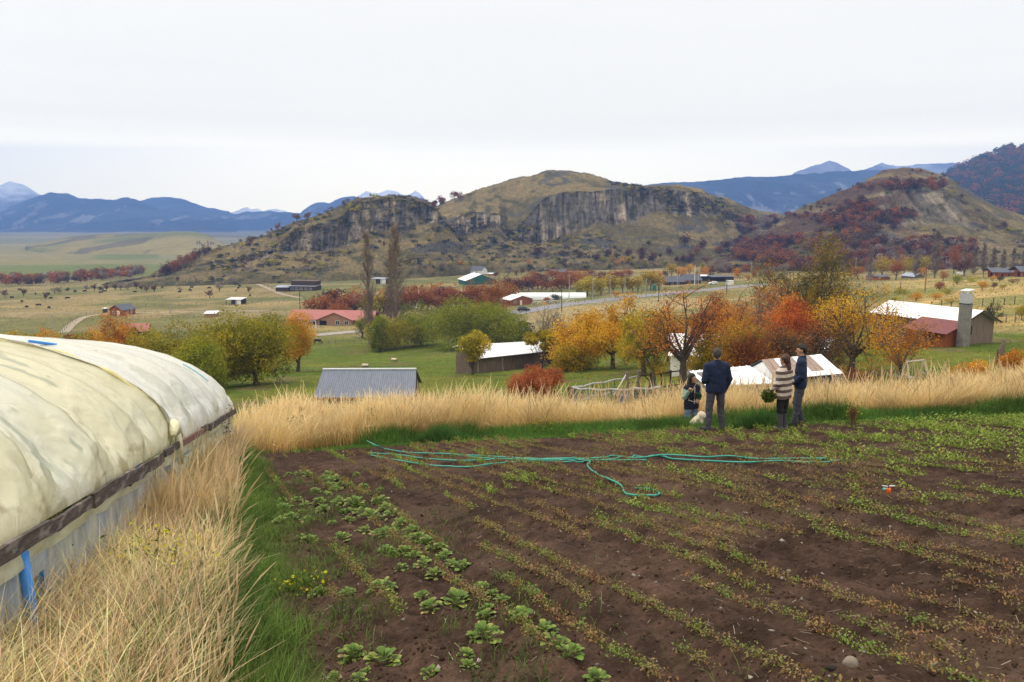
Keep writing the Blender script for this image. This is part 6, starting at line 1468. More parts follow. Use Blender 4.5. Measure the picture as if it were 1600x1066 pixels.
# 20 log cabins
def log_cabin(x0, x1, b, W, label, hw=2.7, hr=1.3):
    A_, B_ = AB(x0, b, x1, b); loc, rz, L_ = frame(A_, B_); rz -= radians(10); root = empty('log_cabin', loc, rz, label, 'log cabin')
    m = MB(); m.prism([(.9, -1), (L_, -1), (L_, hw-.1), (L_*.5+.2, hw+hr-.12), (.9, hw-.1)], 1.2, W, 'y'); m.build('wall', ORB, root)
    gable_roof(-.1, L_, -.3, W, hw, hw+hr, .45, ridge='y').build('roof', DKROOF, root)
    for x in (.1, L_*.5, L_): m = MB(); m.bx(x-.09, x+.09, -.1, .08, -1, hw-.05); m.build('porch_post', ORB, root)
    m = MB(); m.bx(0, L_, -.12, .1, hw-.28, hw-.10); m.build('porch_beam', ORB, root)
    window(root, (L_*.72, 1.2, 1.3), 1.2, 1.3, 'f'); m = MB(); m.bx(L_*.38, L_*.52, 1.12, 1.2, 0, 2.0); m.build('door', DARK, root)
    for i in range(3): m = MB(); m.bx(L_-.0, L_+.05, 2.5+i*2.4, 3.3+i*2.4, .8, 2.0); m.build('side_window', GLASS, root)
log_cabin(1536, 1561, 433, 10, 'orange-red log cabin with dark grey roof, the left one on the far slope')
log_cabin(1577, 1606, 432.5, 10, 'orange-red log cabin cut by the right edge of the photo', 2.7, 1.6)
house('hut', 'small brown timber hut among the trees right of the big olive crown', 'hut', *AB(1353, 438, 1379, 438), 4, 2.0, .5, BROWNB, DKROOF, flat=True, wins=(('f', 1.5, 1.1, 1.6, 1),))
house('hut', 'small blue-grey roofed hut half hidden by the golden trees on the right', 'hut', *AB(1408, 435, 1428, 435), 5, 1.4, 1.2, GREYB, GRTIN)
# 21 white-roofed farmhouse behind the orange trees
house('farmhouse', 'long white-roofed farmhouse glimpsed through the sparse apple tree', 'farmhouse', GY(1056, 82), GY(1236, 80), 7.5, 2.5, 1.6, WHW, WHTIN, wins=(('f', 2, 1.3, 1.1, 1), ('f', 5, 1.3, 1.1, 1), ('f', 9, 1.3, 1.1, 1)), doors=(('f', 7, .9, 2.0),))
house('shed', 'white-roofed shed behind the bright red-orange tree', 'shed', GY(1240, 84), GY(1300, 82), 5, 2.2, 1.0, GREYB, WHTIN)
house('shed', 'small pale-roofed shed between the golden trees and the apple tree', 'shed', GY(984, 128), GY(1004, 127), 4, 2.2, .9, GREYB, WHTIN)
# ================================================================== ROADS, FENCES, POLES, VEHICLES
ASPH = mat('worn_asphalt', (.21, .205, .215), rough=.95, var=.10, vs=.5); GRAV = mat('pale_gravel', (.30, .265, .235), rough=1, var=.15, vs=1.2, bump=.5, bs=8); TRK = mat('dirt_track', (.30, .24, .17), rough=1, var=.15, vs=.6)
def road(name, pts, w, m, lift=.05, marks=False):
    p = [G(x, y) if len(q_) == 0 else GY(x, q_[0]) for x, y, *q_ in pts]
    P3 = []
    for i in range(len(p)-1):
        n = max(2, int((p[i+1]-p[i]).length/2.5)); P3 += [p[i].lerp(p[i+1], k/n) for k in range(n)]
    P3.append(p[-1]); q = np.array([[a.x, a.y] for a in P3])
    for _ in range(12): q[1:-1] = (q[:-2]+q[1:-1]+q[2:])/3
    t = np.gradient(q, axis=0); t /= np.linalg.norm(t, axis=1)[:, None]; nn = np.stack([-t[:, 1], t[:, 0]], 1)
    K = 9; offs = np.linspace(-w/2, w/2, K); X = q[:, None, 0]+nn[:, None, 0]*offs; Y = q[:, None, 1]+nn[:, None, 1]*offs
    hc = np.max([Hg(X+dx, Y+dy) for dx, dy in ((0, 0), (1, 1), (-1, -1), (1, -1), (-1, 1))], 0); kk = np.ones(7)/7
    Z = Hg(X, Y); c = Z.mean(1); c = np.convolve(np.pad(c, 3, 'edge'), kk, 'valid'); Z = np.maximum(Z, c[:, None])+lift
    n = len(q); i = np.arange((n-1)*(K-1)); a = (i//(K-1))*K+i % (K-1); f = np.stack([a, a+1, a+K+1, a+K], 1)
    o = new_obj(name, np.stack([X, Y, Z], -1).reshape(-1, 3), f, m, smooth=True); tag(o, kind='structure')
    if marks:
        V = []; Fq = []
        for s in (-.46, .46):
            for i in range(0, n-1):
                a0 = q[i]+nn[i]*s*w; a1 = q[i+1]+nn[i+1]*s*w; b0 = a0+nn[i]*.14; b1 = a1+nn[i+1]*.14
                z = Z[i].max()+.012; z1 = Z[i+1].max()+.012; k = len(V); V += [(*a0, z), (*b0, z), (*b1, z1), (*a1, z1)]; Fq.append((k, k+1, k+2, k+3))
        tag(new_obj('road_marking', V, Fq, FRAMEW), kind='structure')
road('road', [(770, 497), (818, 487), (880, 477), (960, 468), (1040, 460), (1100, 454), (1160, 448), (1200, 445.5), (1260, 443.5)], 8.5, ASPH, .12, True)
road('lane', [(350, 534), (420, 531), (475, 526.5), (520, 521), (575, 517), (640, 515), (720, 508)], 5.5, GRAV, .1)
road('track', [(100, 520), (112, 507), (128, 496), (140, 492), (200, 489), (300, 488), (420, 486)], 3.0, TRK, .06)
road('track', [(396, 441), (418, 450), (440, 460), (470, 466)], 3.0, TRK, .06)
POLE = mat('grey_pole', (.33, .31, .30), rough=.9, var=.1); POLED = mat('dark_pole', (.06, .05, .045), rough=.9); WIRE = mat('wire', (.10, .10, .10), rough=.6); STEEL = mat('steel', (.45, .46, .48), rough=.5, metal=.4)
def pole(x, b, t, label, m=None, arm=True, r=.14, group='power poles across the valley'):
    l = HP(x, b); h = float(P(x, t, l.y)[2])-l.z; root = empty('power_pole', l, R.uniform(-.4, .4), label, 'pole', group)
    q = MB(); q.tube([(0, 0, -.5), (0, 0, h*.5), (0, 0, h)], [r*1.25, r, r*.75], 8); q.build('post', m or POLE, root)
    if arm:
        q = MB(); q.bx(-.9, .9, -.06, .06, h-.55, h-.42); c = q.build('crossarm', m or POLE, root)
        q = MB(); [q.tube([(s, 0, h-.42), (s, 0, h-.22)], .05, 6) for s in (-.8, -.3, .3, .8)]; q.build('insulators', WIRE, c)
    return Vector((l.x, l.y, l.z+h-.3))
tops = {}
for k, (x, b, t, lb, mm_, arm) in {
 'a': (267, 489, 465, 'pale power pole right of the orange-red cabin', None, False), 'b': (336, 492, 473, 'pale power pole left of the open shelter', None, False), 'c': (206, 500, 481, 'short pale pole below the orange-red cabin', None, True), 'd': (82, 515, 492, 'pale pole above the orange bushes at left', None, True),
 'e': (469, 483, 452, 'dark pole in front of the beeches left of the poplars', POLED, True), 'f': (655, 486, 455, 'white pole above the round green willow', FRAMEW, False), 'g': (709, 478, 446, 'white pole with crossarm above the big green willow', FRAMEW, True),
 'h': (877.5, 486, 430, 'tall dark pole on the near side of the road', POLED, True), 'i': (889, 471, 428, 'grey pole right behind the tall dark pole', None, True), 'j': (926, 471, 427, 'grey pole in the middle of the row along the road', None, True),
 'k': (953, 467, 431, 'fourth grey pole of the row along the road', None, True), 'l': (976, 465, 427, 'grey pole with a transformer box along the road', None, True), 'm': (1009, 467, 435, 'grey pole just left of the green tank', None, False),
 'n': (819, 440, 431, 'short white pole above the small orange-brown cabin', FRAMEW, False), 'o': (1029, 472, 444, 'dark thin pole right of the green tank', POLED, True), 'p': (1085, 446, 414, 'tall white pole before the right dark-roofed house', FRAMEW, False),
 'q': (1058, 446, 418, 'thin grey pole before the left dark-roofed house', None, False), 'r': (1135, 460, 438, 'dark lamp-topped pole on the near side of the road', POLED, True), 's': (1173, 434, 410, 'pale pole with crossarm left of the big olive tree', None, True),
 't': (1336, 432, 403, 'pale pole behind the big olive tree', None, True), 'u': (1445, 455, 408, 'thin reddish pole on the dry slope', BROWNB, False), 'v': (1406, 460, 440, 'short reddish pole on the dry slope', BROWNB, False), 'w': (1091, 444, 420, 'thin pole close beside the tall white one', None, False)}.items():
    tops[k] = pole(x, b, t, lb, mm_, arm)
def wires(keys, label):
    q = MB()
    for a, b in zip(keys, keys[1:]):
        for o in (-.6, .6):
            A_, B_ = tops[a]+Vector((o, 0, 0)), tops[b]+Vector((o, 0, 0)); L_ = (B_-A_).length
            q.tube([A_.lerp(B_, t)-Vector((0, 0, 4*t*(1-t)*L_*.015)) for t in [i/8 for i in range(9)]], .022, 3, cap=False)
    tag(q.build('power_line', WIRE), label, 'power line')
wires('efg', 'sagging power lines between the dark pole and the white poles above the willows'); wires('gijklop', 'sagging power lines following the poles along the road'); wires('abe', 'thin power lines crossing the cattle pasture')
def wire_fence(pts, n, label, h=1.2, m=None, r=.06, rails=3, name='wire_fence', rr=.015, group=None):
    p = [G(*q_) if len(q_) == 2 else GY(q_[0], q_[2]) for q_ in pts]; seg_ = [(p[i+1]-p[i]).length for i in range(len(p)-1)]; tot = sum(seg_)
    root = empty(name, p[0], 0, label, 'fence', group); P0 = Vector(p[0]); posts = []
    for i in range(n):
        d = tot*i/(n-1); j = 0
        while j < len(seg_)-1 and d > seg_[j]: d -= seg_[j]; j += 1
        q_ = p[j].lerp(p[j+1], min(1, d/seg_[j])); q_.z = float(Hg(q_.x, q_.y)); posts.append(q_)
    for q_ in posts:
        b = MB(); b.tube([q_-P0-Vector((0, 0, .3)), q_-P0+Vector((R.normal(0, .03), 0, h*R.uniform(.9, 1.1)))], r, 6); b.build('post', m or POLED, root)
    b = MB()
    for k in range(rails):
        z = h*(k+.6)/rails
        for a, c in zip(posts, posts[1:]): b.tube([a-P0+Vector((0, 0, z)), c-P0+Vector((0, 0, z))], rr, 4, cap=False)
    b.build('wires' if rr < .03 else 'rails', WIRE if rr < .03 else (m or POLED), root)
    return root
wire_fence([(975, 464.5), (1030, 458.5)], 9, 'post and wire fence beside the road below the green tank', h=2.0)
wire_fence([(835, 478), (905, 472), (975, 466)], 14, 'long wire fence between the road and the white greenhouse', h=1.3, r=.05)
wire_fence([(180, 500), (240, 498), (300, 497), (350, 494)], 20, 'wooden fence in the field below the orange-red cabin', h=1.4, rails=2, rr=.04, m=GREYB)
wire_fence([(215, 479), (300, 478), (355, 476), (450, 473)], 18, 'wire fence crossing the pasture behind the orange-red cabin', h=1.3, r=.05)
wire_fence([(95, 523), (108, 508), (128, 494), (160, 490)], 12, 'wire fence climbing beside the dirt track at left', h=1.3, r=.06)
wire_fence([(400, 440), (430, 455), (475, 466)], 10, 'fence running down from the long timber building', h=1.2, rails=2, rr=.03)
wire_fence([(478, 540), (520, 537), (565, 537), (620, 541)], 16, 'low picket fence along the far edge of the sheep meadow', h=1.1, rails=2, rr=.03, r=.05, m=GREYB)
wire_fence([(1528, 508), (1556, 506), (1600, 503)], 6, 'wire fence right of the tall chimney', h=1.5, r=.09, m=GREYB)
wire_fence([(1455, 483), (1500, 481), (1585, 476)], 9, 'old dark fence posts across the dry slope behind the white roof', h=1.6, r=.08)
wire_fence([(0, 0, 66), (0, 0, 58)] if 0 else [(1588, 0, 86), (1578, 0, 74)], 9, 'grey picket fence running downhill at the right edge', h=1.3, rails=2, rr=.05, r=.09, m=GREYB)
wire_fence([(1578, 0, 72), (1606, 0, 69)], 3, 'broken red-brown rail fence at the right edge', h=1.2, rails=3, rr=.06, m=mat('red_brown_rail', (.14, .05, .04), rough=1))
wire_fence([(1255, 0, 46), (1290, 0, 45.5), (1340, 0, 45.5), (1345, 0, 50)], 14, 'dark stick fence right of the patched shed', h=.9, rails=1, r=.06, m=DKB, rr=.03)
# the round pen with rails and netting
NETM = mat('pen_netting', (.30, .31, .31), rough=.8)
def pen():
    Y = lambda px, b: GY(px, b)
    near = [GY(898, 55), GY(925, 51.5), GY(960, 49), GY(1000, 48), GY(1040, 48.5)]; far = [GY(898, 55.4), GY(930, 58), GY(965, 61), GY(1003, 63.5)]
    far2 = [GY(1006, 64), GY(1040, 66), GY(1070, 68)]
    for nm, pts, lb, h, net in (('pen_fence', near, 'curved near side of the round pen with sagging rails and netting', 1.45, True), ('pen_fence', far, 'far side of the round pen, two grey rails', 1.45, False)):
        P0 = pts[0]; root = empty(nm, P0, 0, lb, 'fence'); Q = []
        for a, b in zip(pts, pts[1:]): Q += [a.lerp(b, t) for t in (0, .5)]
        Q.append(pts[-1]); Q = [Vector((q_.x, q_.y, float(H0(q_.x, q_.y)))) for q_ in Q]
        for i, q_ in enumerate(Q):
            if not i: continue
            b = MB(); b.tube([q_-P0-Vector((0, 0, .3)), q_-P0+Vector((0, 0, h+.05))], .05, 6); b.build('post', GREYB, root)
        for z in ((h, h*.25) if net else (h, h*.35)):
            b = MB(); b.tube([q_-P0+Vector((0, 0, z-(.10 if i % 2 else 0))) for i, q_ in enumerate(Q)], .075, 7); b.build('rail', mat('silvery_rail', (.36, .35, .34), rough=1, var=.25, vs=3), root)
        if net:
            b = MB()
            for a, c in zip(Q, Q[1:]):
                for k in range(12):
                    q_ = a.lerp(c, k/12)-P0; b.bar(q_+Vector((0, 0, .15)), q_+Vector((0, 0, h-.08)), .012)
                for k in range(6): z = .2+k*.2; b.bar(a-P0+Vector((0, 0, z)), c-P0+Vector((0, 0, z)), .012)
            b.build('netting', NETM, root)
    b = MB(); P0 = near[0]; root = empty('post_cluster', P0, 0, 'bundle of leaning grey posts at the left corner of the round pen', 'posts')
    for i in range(5): b = MB(); b.tube([(-.15+.17*i, -.1*i, -.4), (-.35+.12*i, -.1*i, 1.55)], .075, 7); b.build('post', GREYB, root)
    g = empty('gate', GY(985, 60.5), radians(28), 'pair of thick grey gate posts at the back of the round pen', 'gate')
    for x in (0, 1.15): b = MB(); b.tube([(x, 0, -.3), (x, 0, 1.9)], .13, 8); b.build('gate_post', GREYB, g)
    b = MB(); b.bar((-1.2, 0, .2), (-.1, 0, 1.7), .06); b.build('brace', FRAMEW, g)
    b = MB(); [b.bar((.1, 0, z), (1.1, 0, z), .05) for z in (.3, 1.0)]; b.build('gate_rails', DKB, g)
    P0 = far2[0]; root = empty('fence', P0, 0, 'dark rail fence behind the round pen towards the apple tree', 'fence')
    for q_ in (far2[0], far2[0].lerp(far2[1], .5), far2[1], far2[1].lerp(far2[2], .5), far2[2]): b = MB(); b.tube([q_-P0-Vector((0, 0, .3)), q_-P0+Vector((0, 0, 1.6))], .08, 6); b.build('post', DKB, root)
    for z in (.25, 1.45):
        b = MB(); b.tube([q_-P0+Vector((0, 0, z)) for q_ in far2], .06, 6); b.build('rail', DKB, root)
    b = MB(); b.bar((.3, 0, 1.5), (1.8, 1.0, .1), .07); b.build('brace', DKB, root)
pen()
tag(wire_fence([(905, 0, 42), (960, 0, 41), (1060, 0, 41)], 7, 'single pale horizontal pipe rail above the dry grass at the pen', h=.55, rails=1, rr=.03, m=STEEL, r=.03, name='pipe_rail'))
b = MB(); b.tube([(0, 0, 0), (0, 0, .55)], [.22, .28], 14); b.tube([(0, 0, .55), (0, 0, .58)], [.30, .30], 14); o = b.build('tub', mat('violet_blue_plastic', (.10, .11, .42), rough=.5)); o.location = GY(980, 56); o.location.z = float(H0(o.location.x, o.location.y)); tag(o, 'violet-blue plastic tub on the grass inside the round pen', 'tub')
def pile(name, label, cat, loc, n, size, m, flat=.5, seed=1, spread=1.0):
    rs = np.random.RandomState(seed); root = empty(name, loc, 0, label, cat); b = MB()
    for i in range(n):
        d = Vector((rs.normal(0, 1), rs.normal(0, .8), rs.normal(0, .25))).normalized()*size*rs.uniform(.6, 1.3); c = Vector((rs.normal(0, spread*.5), rs.normal(0, spread*.4), rs.uniform(.05, flat)))
        b.bar(c-d/2, c+d/2, rs.uniform(.08, .2), rs.uniform(.06, .14))
    b.build('pieces', m, root); return root
g_ = lambda px, Y: (lambda v: Vector((v.x, v.y, float(H0(v.x, v.y)))))(GY(px, Y))
pile('log_pile', 'heap of old brown logs at the foot of the apple tree', 'log pile', g_(1054, 57), 16, 1.6, DKB, .7, 2, 1.6)
pile('board_pile', 'stack of pale boards and blocks left of the white tin roof', 'board pile', g_(1052, 49), 14, 1.4, CONC, .6, 3, 1.8)
pile('log_pile', 'short stacked pale logs at the edge of the dry grass below the pen', 'log pile', g_(1018, 44), 10, 1.0, mat('pale_wood', (.34, .29, .23), rough=1, var=.2), .6, 4, .9)
pile('scrap_heap', 'heap of white and rusty scrap behind the patched shed', 'scrap heap', g_(1300, 60), 26, .9, mat('scrap', (.42, .36, .34), rough=.9, var=.5, vs=2), .9, 5, 2.4)
pile('stick_pile', 'pale sticks lying on the grass in front of the house with the chimney', 'stick pile', g_(1385, 66), 10, 1.6, GREYB, .2, 6, 2.2)
tag(put_tree(g_(1003, 57), .9, 'low', 'dark', 'shrub', 'low dark green shrub inside the round pen', 'shrub', None, n=900, ws=1.6))
# swing frames
def aframe(name, label, loc, L_, h, rz, m, r=.045, swings=2):
    root = empty(name, loc, rz, label, 'swing frame')
    b = MB(); b.tube([(-L_/2, 0, h), (L_/2, 0, h)], r, 7); b.build('top_bar', m, root)
    for sx in (-1, 1):
        for sy in (-1, 1): b = MB(); b.tube([(sx*L_/2, 0, h), (sx*(L_/2+.1), sy*h*.36, -.2)], r, 6); b.build('leg', m, root)
        b = MB(); b.bar((sx*(L_/2+.05), -h*.2, h*.45), (sx*(L_/2+.05), h*.2, h*.45), r*1.3); b.build('brace', m, root)
    for i in range(swings):
        x = -L_/4+i*L_/2; b = MB(); b.bar((x-.2, 0, h), (x-.2, 0, .6), .02); b.bar((x+.2, 0, h), (x+.2, 0, .6), .02); b.bx(x-.25, x+.25, -.1, .1, .55, .6); b.build('swing', m, root)
aframe('swing_set', 'white A-frame swing set in front of the pink-roofed house', G(486, 513), 3.0, 2.3, radians(10), FRAMEW, .09)
lw = GY(1447, 57); aframe('swing_set', 'old white pipe swing frame standing behind the dry grass at right', lw, 1.75, 1.75, radians(24), mat('chipped_white_paint', (.5, .45, .4), rough=.8, dirt=((.28, .14, .09), 4, .55)), .05, 1)
b = MB(); b.tube([(-1.0, 0, 0), (-1.0, 0, 1.5), (1.0, 0, 1.5), (1.0, 0, 0)], .06, 6); o = b.build('goal_frame', POLED); o.location = G(1405, 481); tag(o, 'small square pipe goal frame on the slope above the white roof', 'goal frame')
# green water tank
l = G(1022, 459); root = empty('water_tank', l, 0, 'green water tank raised on a post frame beside the road', 'water tank'); sc_ = l.y/F
b = MB(); hT = 8*sc_*1.0; z0_ = 6*sc_; b.tube([(0, 0, z0_), (0, 0, z0_+hT*.85), (0, 0, z0_+hT)], [3.2*sc_, 3.2*sc_, 2.4*sc_], 18); b.build('tank', mat('green_plastic', (.01, .13, .10), rough=.5), root)
for a in range(4): b = MB(); x, y = (2.2*sc_*cos(a*pi/2+.6), 2.2*sc_*sin(a*pi/2+.6)); b.tube([(x, y, -.3), (x, y, z0_)], .12, 6); b.build('leg', POLED, root)
# orange sign near the road
l = G(850, 480); root = empty('road_sign', l, 0, 'small orange sign on the verge near the black car', 'sign'); b = MB(); b.box((0, 0, 1.3), (.85, .05, .85), M=Matrix.Translation((0, 0, 1.4)) @ Matrix.Rotation(pi/4, 4, 'Y')); b.build('board', mat('orange_sign', (.75, .28, .02), rough=.6), root); b = MB(); b.tube([(0, .06, -.2), (0, .06, 1.6)], .05, 6); b.build('post', STEEL, root)
# cars
def car(label, loc, rz, paint, suv=True):
    root = empty('parked_car', loc, rz, label, 'car'); L_, W, H_ = (4.6, 1.85, 1.72) if suv else (4.3, 1.75, 1.5)
    low = [(-L_/2, .45), (-L_/2+.05, .95), (-L_/2+.35, 1.05), (L_/2-1.25, 1.02), (L_/2-.15, .86), (L_/2, .6), (L_/2-.05, .32), (-L_/2+.1, .32)]
    m = MB(); m.prism(low, -W/2, W/2, 'y'); ob = m.build('body', paint, root); bv = ob.modifiers.new('b', 'BEVEL'); bv.width = .08; bv.segments = 2
    cab = [(-L_/2+.22, 1.0), (-L_/2+.55, H_-.05), (-.1, H_), (.55, H_-.08), (L_/2-1.25, 1.0)]; m = MB()
    V = [(x, s*(W/2-.06-(.17 if z > 1.2 else 0)), z) for s in (-1, 1) for x, z in cab]; n = len(cab); m.add(V, [tuple(range(n-1, -1, -1)), tuple(range(n, 2*n))]+[(i, (i+1) % n, n+(i+1) % n, n+i) for i in range(n)]); cb = m.build('cabin', paint, root); bv = cb.modifiers.new('b', 'BEVEL'); bv.width = .05; bv.segments = 2
    for s in (-1, 1):
        for x0, x1 in ((-1.65, -.85), (-.78, .15), (.22, .85)):
            m = MB(); y = s*(W/2-.10); y2 = s*(W/2-.205); x0t, x1t = x0+(.22 if x0 < -1.5 else .02), x1-(.42 if x1 > .8 else .02); m.add([(x0, y, 1.06), (x1, y, 1.06), (x1t, y2, H_-.2), (x0t, y2, H_-.2), (x0, y+s*.03, 1.06), (x1, y+s*.03, 1.06), (x1t, y2+s*.03, H_-.2), (x0t, y2+s*.03, H_-.2)], [(0, 1, 2, 3), (7, 6, 5, 4), (0, 4, 5, 1), (1, 5, 6, 2), (2, 6, 7, 3), (3, 7, 4, 0)]); m.build('window', GLASS, root)
        for x in (-L_*.30, L_*.30):
            m = MB(); m.tube([(x, s*(W/2-.22), .35), (x, s*(W/2+.01), .35)], .36, 18); w = m.build('wheel', SHOE, root); m = MB(); m.tube([(x, s*(W/2-.05), .35), (x, s*(W/2+.025), .35)], .20, 12); m.build('rim', STEEL, w)
        m = MB(); m.bx(L_/2-.22, L_/2-.02, s*.62-.18, s*.62+.18, .68, .84); m.build('headlight', FRAMEW, root)
        m = MB(); m.bx(-L_/2-.0, -L_/2+.08, s*.72-.12, s*.72+.12, .8, 1.0); m.build('tail_light', REDB, root)
    m = MB(); x = L_/2-1.25; m.add([(x-.03, -.72, 1.06), (x-.03, .72, 1.06), (.60, .62, H_-.14), (.60, -.62, H_-.14), (x+.03, -.72, 1.08), (x+.03, .72, 1.08), (.66, .62, H_-.12), (.66, -.62, H_-.12)], [(0, 1, 2, 3), (7, 6, 5, 4), (0, 4, 5, 1), (1, 5, 6, 2), (2, 6, 7, 3), (3, 7, 4, 0)]); m.build('windscreen', GLASS, root)
l = G(818, 487); l.z += .14; car('black estate car parked at the end of the road', l, radians(14), mat('black_paint', (.012, .014, .017), rough=.25, spec=.6))
l = G(1114, 444.5); car('white car parked in front of the long dark stable', l, radians(185), mat('white_paint', (.75, .76, .78), rough=.35, spec=.5), False)
l = G(1140, 445.5); b = MB(); b.bx(-1.5, 1.5, -1, 1, 0, 2.0); b.bx(-1.6, 1.6, -1.1, 1.1, 2.0, 2.15); o = b.build('trailer_box', WHW); o.location = l; tag(o, 'small white box trailer right of the white car', 'trailer')
l = HP(1499, 431); b = MB(); b.tube([(-1.2, 0, .9), (1.2, 0, .9)], .85, 14); b.bx(-1, 1, -.5, .5, 0, .3); o = b.build('white_tank', WHW); o.location = l; tag(o, 'white tank under the spreading dark red tree', 'tank')
# garden hose lying across the dug field
HOSE = mat('turquoise_hose', (.015, .27, .20), rough=.4, spec=.5)
def hose(pts, label, part=None, lift=None, r=.013):
    q = []
    for x, y, *z in pts: g = G(x, y); g.z += r+.012+(z[0] if z else 0); q.append(g)
    P3 = []
    for i in range(len(q)-1):
        a, b_, c, d = q[max(0, i-1)], q[i], q[i+1], q[min(len(q)-1, i+2)]
        for t in [k/10 for k in range(10)]:
            v = .5*((2*b_)+(c-a)*t+(2*a-5*b_+4*c-d)*t*t+(3*b_-a-3*c+d)*t**3); hz = float(Hg(v.x, v.y))+r; v.z = max(v.z, hz); P3.append(v)
    P3.append(q[-1]); m = MB(); m.tube(P3, r, 7); return m
m = hose([(505, 692, .12), (520, 688, .35), (540, 683, .42), (556, 688, .35), (575, 698, .1), (600, 703)], '')
for pts in ([(600, 703), (640, 709), (700, 712), (760, 718), (830, 719), (890, 718), (960, 719), (1010, 717), (1060, 720), (1110, 723), (1165, 725), (1215, 723), (1262, 725), (1297, 724), (1318, 720)],
            [(575, 709), (630, 714), (660, 718), (710, 722), (760, 721), (800, 720), (850, 722), (905, 720), (950, 716), (1000, 717), (1040, 713), (1100, 717), (1140, 715), (1180, 719), (1230, 719), (1290, 719)],
            [(580, 713), (620, 721), (670, 729), (730, 732), (770, 727), (830, 723), (880, 724), (912, 724)],
            [(912, 722), (922, 723), (918, 730), (932, 743), (952, 752), (970, 761), (976, 773), (990, 777), (1010, 777), (1025, 777), (1030, 773), (1018, 768), (993, 766)],
            [(700, 711), (780, 716), (860, 720), (940, 721), (1010, 721)]):
    n = hose(pts, ''); k = len(m.v); m.v += n.v; m.f += [tuple(i+k for i in f) for f in n.f]; m.c += n.c
tag(m.build('garden_hose', HOSE, smooth=True), 'long turquoise garden hose lying in loops across the dug field', 'hose')
# sprinkler
l = G(1387, 777); root = empty('sprinkler', l, radians(5), 'small orange sprinkler head with white arms standing on a spike in the soil', 'sprinkler'); root.scale = (.7, .7, .7)
b = MB(); b.tube([(0, 0, -.03), (0, 0, .10)], .006, 6); b.build('spike', STEEL, root)
OR = mat('orange_plastic', (.85, .13, .015), rough=.4)
b = MB(); b.tube([(0, 0, .06), (.005, 0, .09), (.005, 0, .135), (0, 0, .150)], [.020, .036, .036, .022], 12); b.tube([(0, 0, .125), (-.045, 0, .135)], [.018, .016], 10); b.build('head', OR, root)
b = MB(); b.tube([(-.045, 0, .135), (-.085, 0, .135)], .018, 10); b.build('hose_connector', mat('mint_plastic', (.1, .6, .45), rough=.4), root)
b = MB(); b.tube([(0, 0, .150), (0, 0, .185)], .010, 8); b.build('hub', DARK, root)
for s, e in ((-1, .192), (1, .176)): b = MB(); b.slab([(s*.012, -.012, .178), (s*.012, .012, .178), (s*.105, .009, e), (s*.105, -.009, e)], .006); b.build('arm', WHW, root)
# ================================================================== PLASTIC TUNNEL
TB = np.array([-2.76, 4.09, EZ-1.726]); TD = np.array([-.241, .9858, -.1693]); TN = np.array([-.971, -.2375, 0.0]); TW = 2.9; TR = 1.36
def tun(s, th, off=0.0):
    "point on the tunnel: s metres along, th 0..pi over the arch"
    s = np.asarray(s, float)[..., None]; th = np.asarray(th, float)[..., None]; off = np.asarray(off, float)
    off = off[..., None] if off.ndim else off
    up = np.array([0, 0, 1.0]); c, sn = np.cos(th), np.sin(th)
    lat = TW*(1-c); z = TR*sn**.95
    nrm = TN*(-c)*TR+up*(sn*TW+.15); nrm = nrm/np.linalg.norm(nrm, axis=-1, keepdims=True)
    return TB+TD*s+TN*lat+up*z+nrm*off
def s_at(px):
    ss = np.linspace(-3, 12, 600); p = TB+TD*ss[:, None]; x, y = proj(p[:, 0], p[:, 1], p[:, 2]); return float(np.interp(px, x, ss))
S0, S1 = -4.2, s_at(360); SF = s_at(262); HS = 1.35
hoops = [SF+HS*k for k in range(-9, 6) if S0 < SF+HS*k < S1+.2]
def film_mat(name, c, wet_shade, wet_shade_amt):
    m = bpy.data.materials.new(name); m.use_nodes = True; nt = m.node_tree; N = nt.nodes; L = nt.links; b = N['Principled BSDF']; b.inputs['Roughness'].default_value = .26; b.inputs['Specular IOR Level'].default_value = .55
    at = N.new('ShaderNodeAttribute'); at.attribute_name = 'Col'
    tc = N.new('ShaderNodeTexCoord'); no = N.new('ShaderNodeTexNoise'); no.inputs['Scale'].default_value = 14; no.inputs['Detail'].default_value = 6; L.new(tc.outputs['Object'], no.inputs['Vector'])
    mr = N.new('ShaderNodeMapRange'); mr.inputs['To Min'].default_value = .93; mr.inputs['To Max'].default_value = 1.06; L.new(no.outputs['Fac'], mr.inputs[0]); s = N.new('ShaderNodeVectorMath'); s.operation = 'SCALE'; L.new(at.outputs['Color'], s.inputs[0]); L.new(mr.outputs[0], s.inputs['Scale'])
    L.new(s.outputs[0], b.inputs['Base Color'])
    n2 = N.new('ShaderNodeTexNoise'); n2.inputs['Scale'].default_value = 5; n2.inputs['Detail'].default_value = 7; n2.inputs['Distortion'].default_value = 1.2; L.new(tc.outputs['Object'], n2.inputs['Vector'])
    bp = N.new('ShaderNodeBump'); bp.inputs['Strength'].default_value = .45; bp.inputs['Distance'].default_value = .05; L.new(n2.outputs['Fac'], bp.inputs['Height']); L.new(bp.outputs[0], b.inputs['Normal'])
    tr = N.new('ShaderNodeBsdfTranslucent'); L.new(s.outputs[0], tr.inputs[0]); mx = N.new('ShaderNodeMixShader'); mx.inputs[0].default_value = .28; L.new(b.outputs[0], mx.inputs[1]); L.new(tr.outputs[0], mx.inputs[2]); L.new(mx.outputs[0], N['Material Output'].inputs[0])
    return m
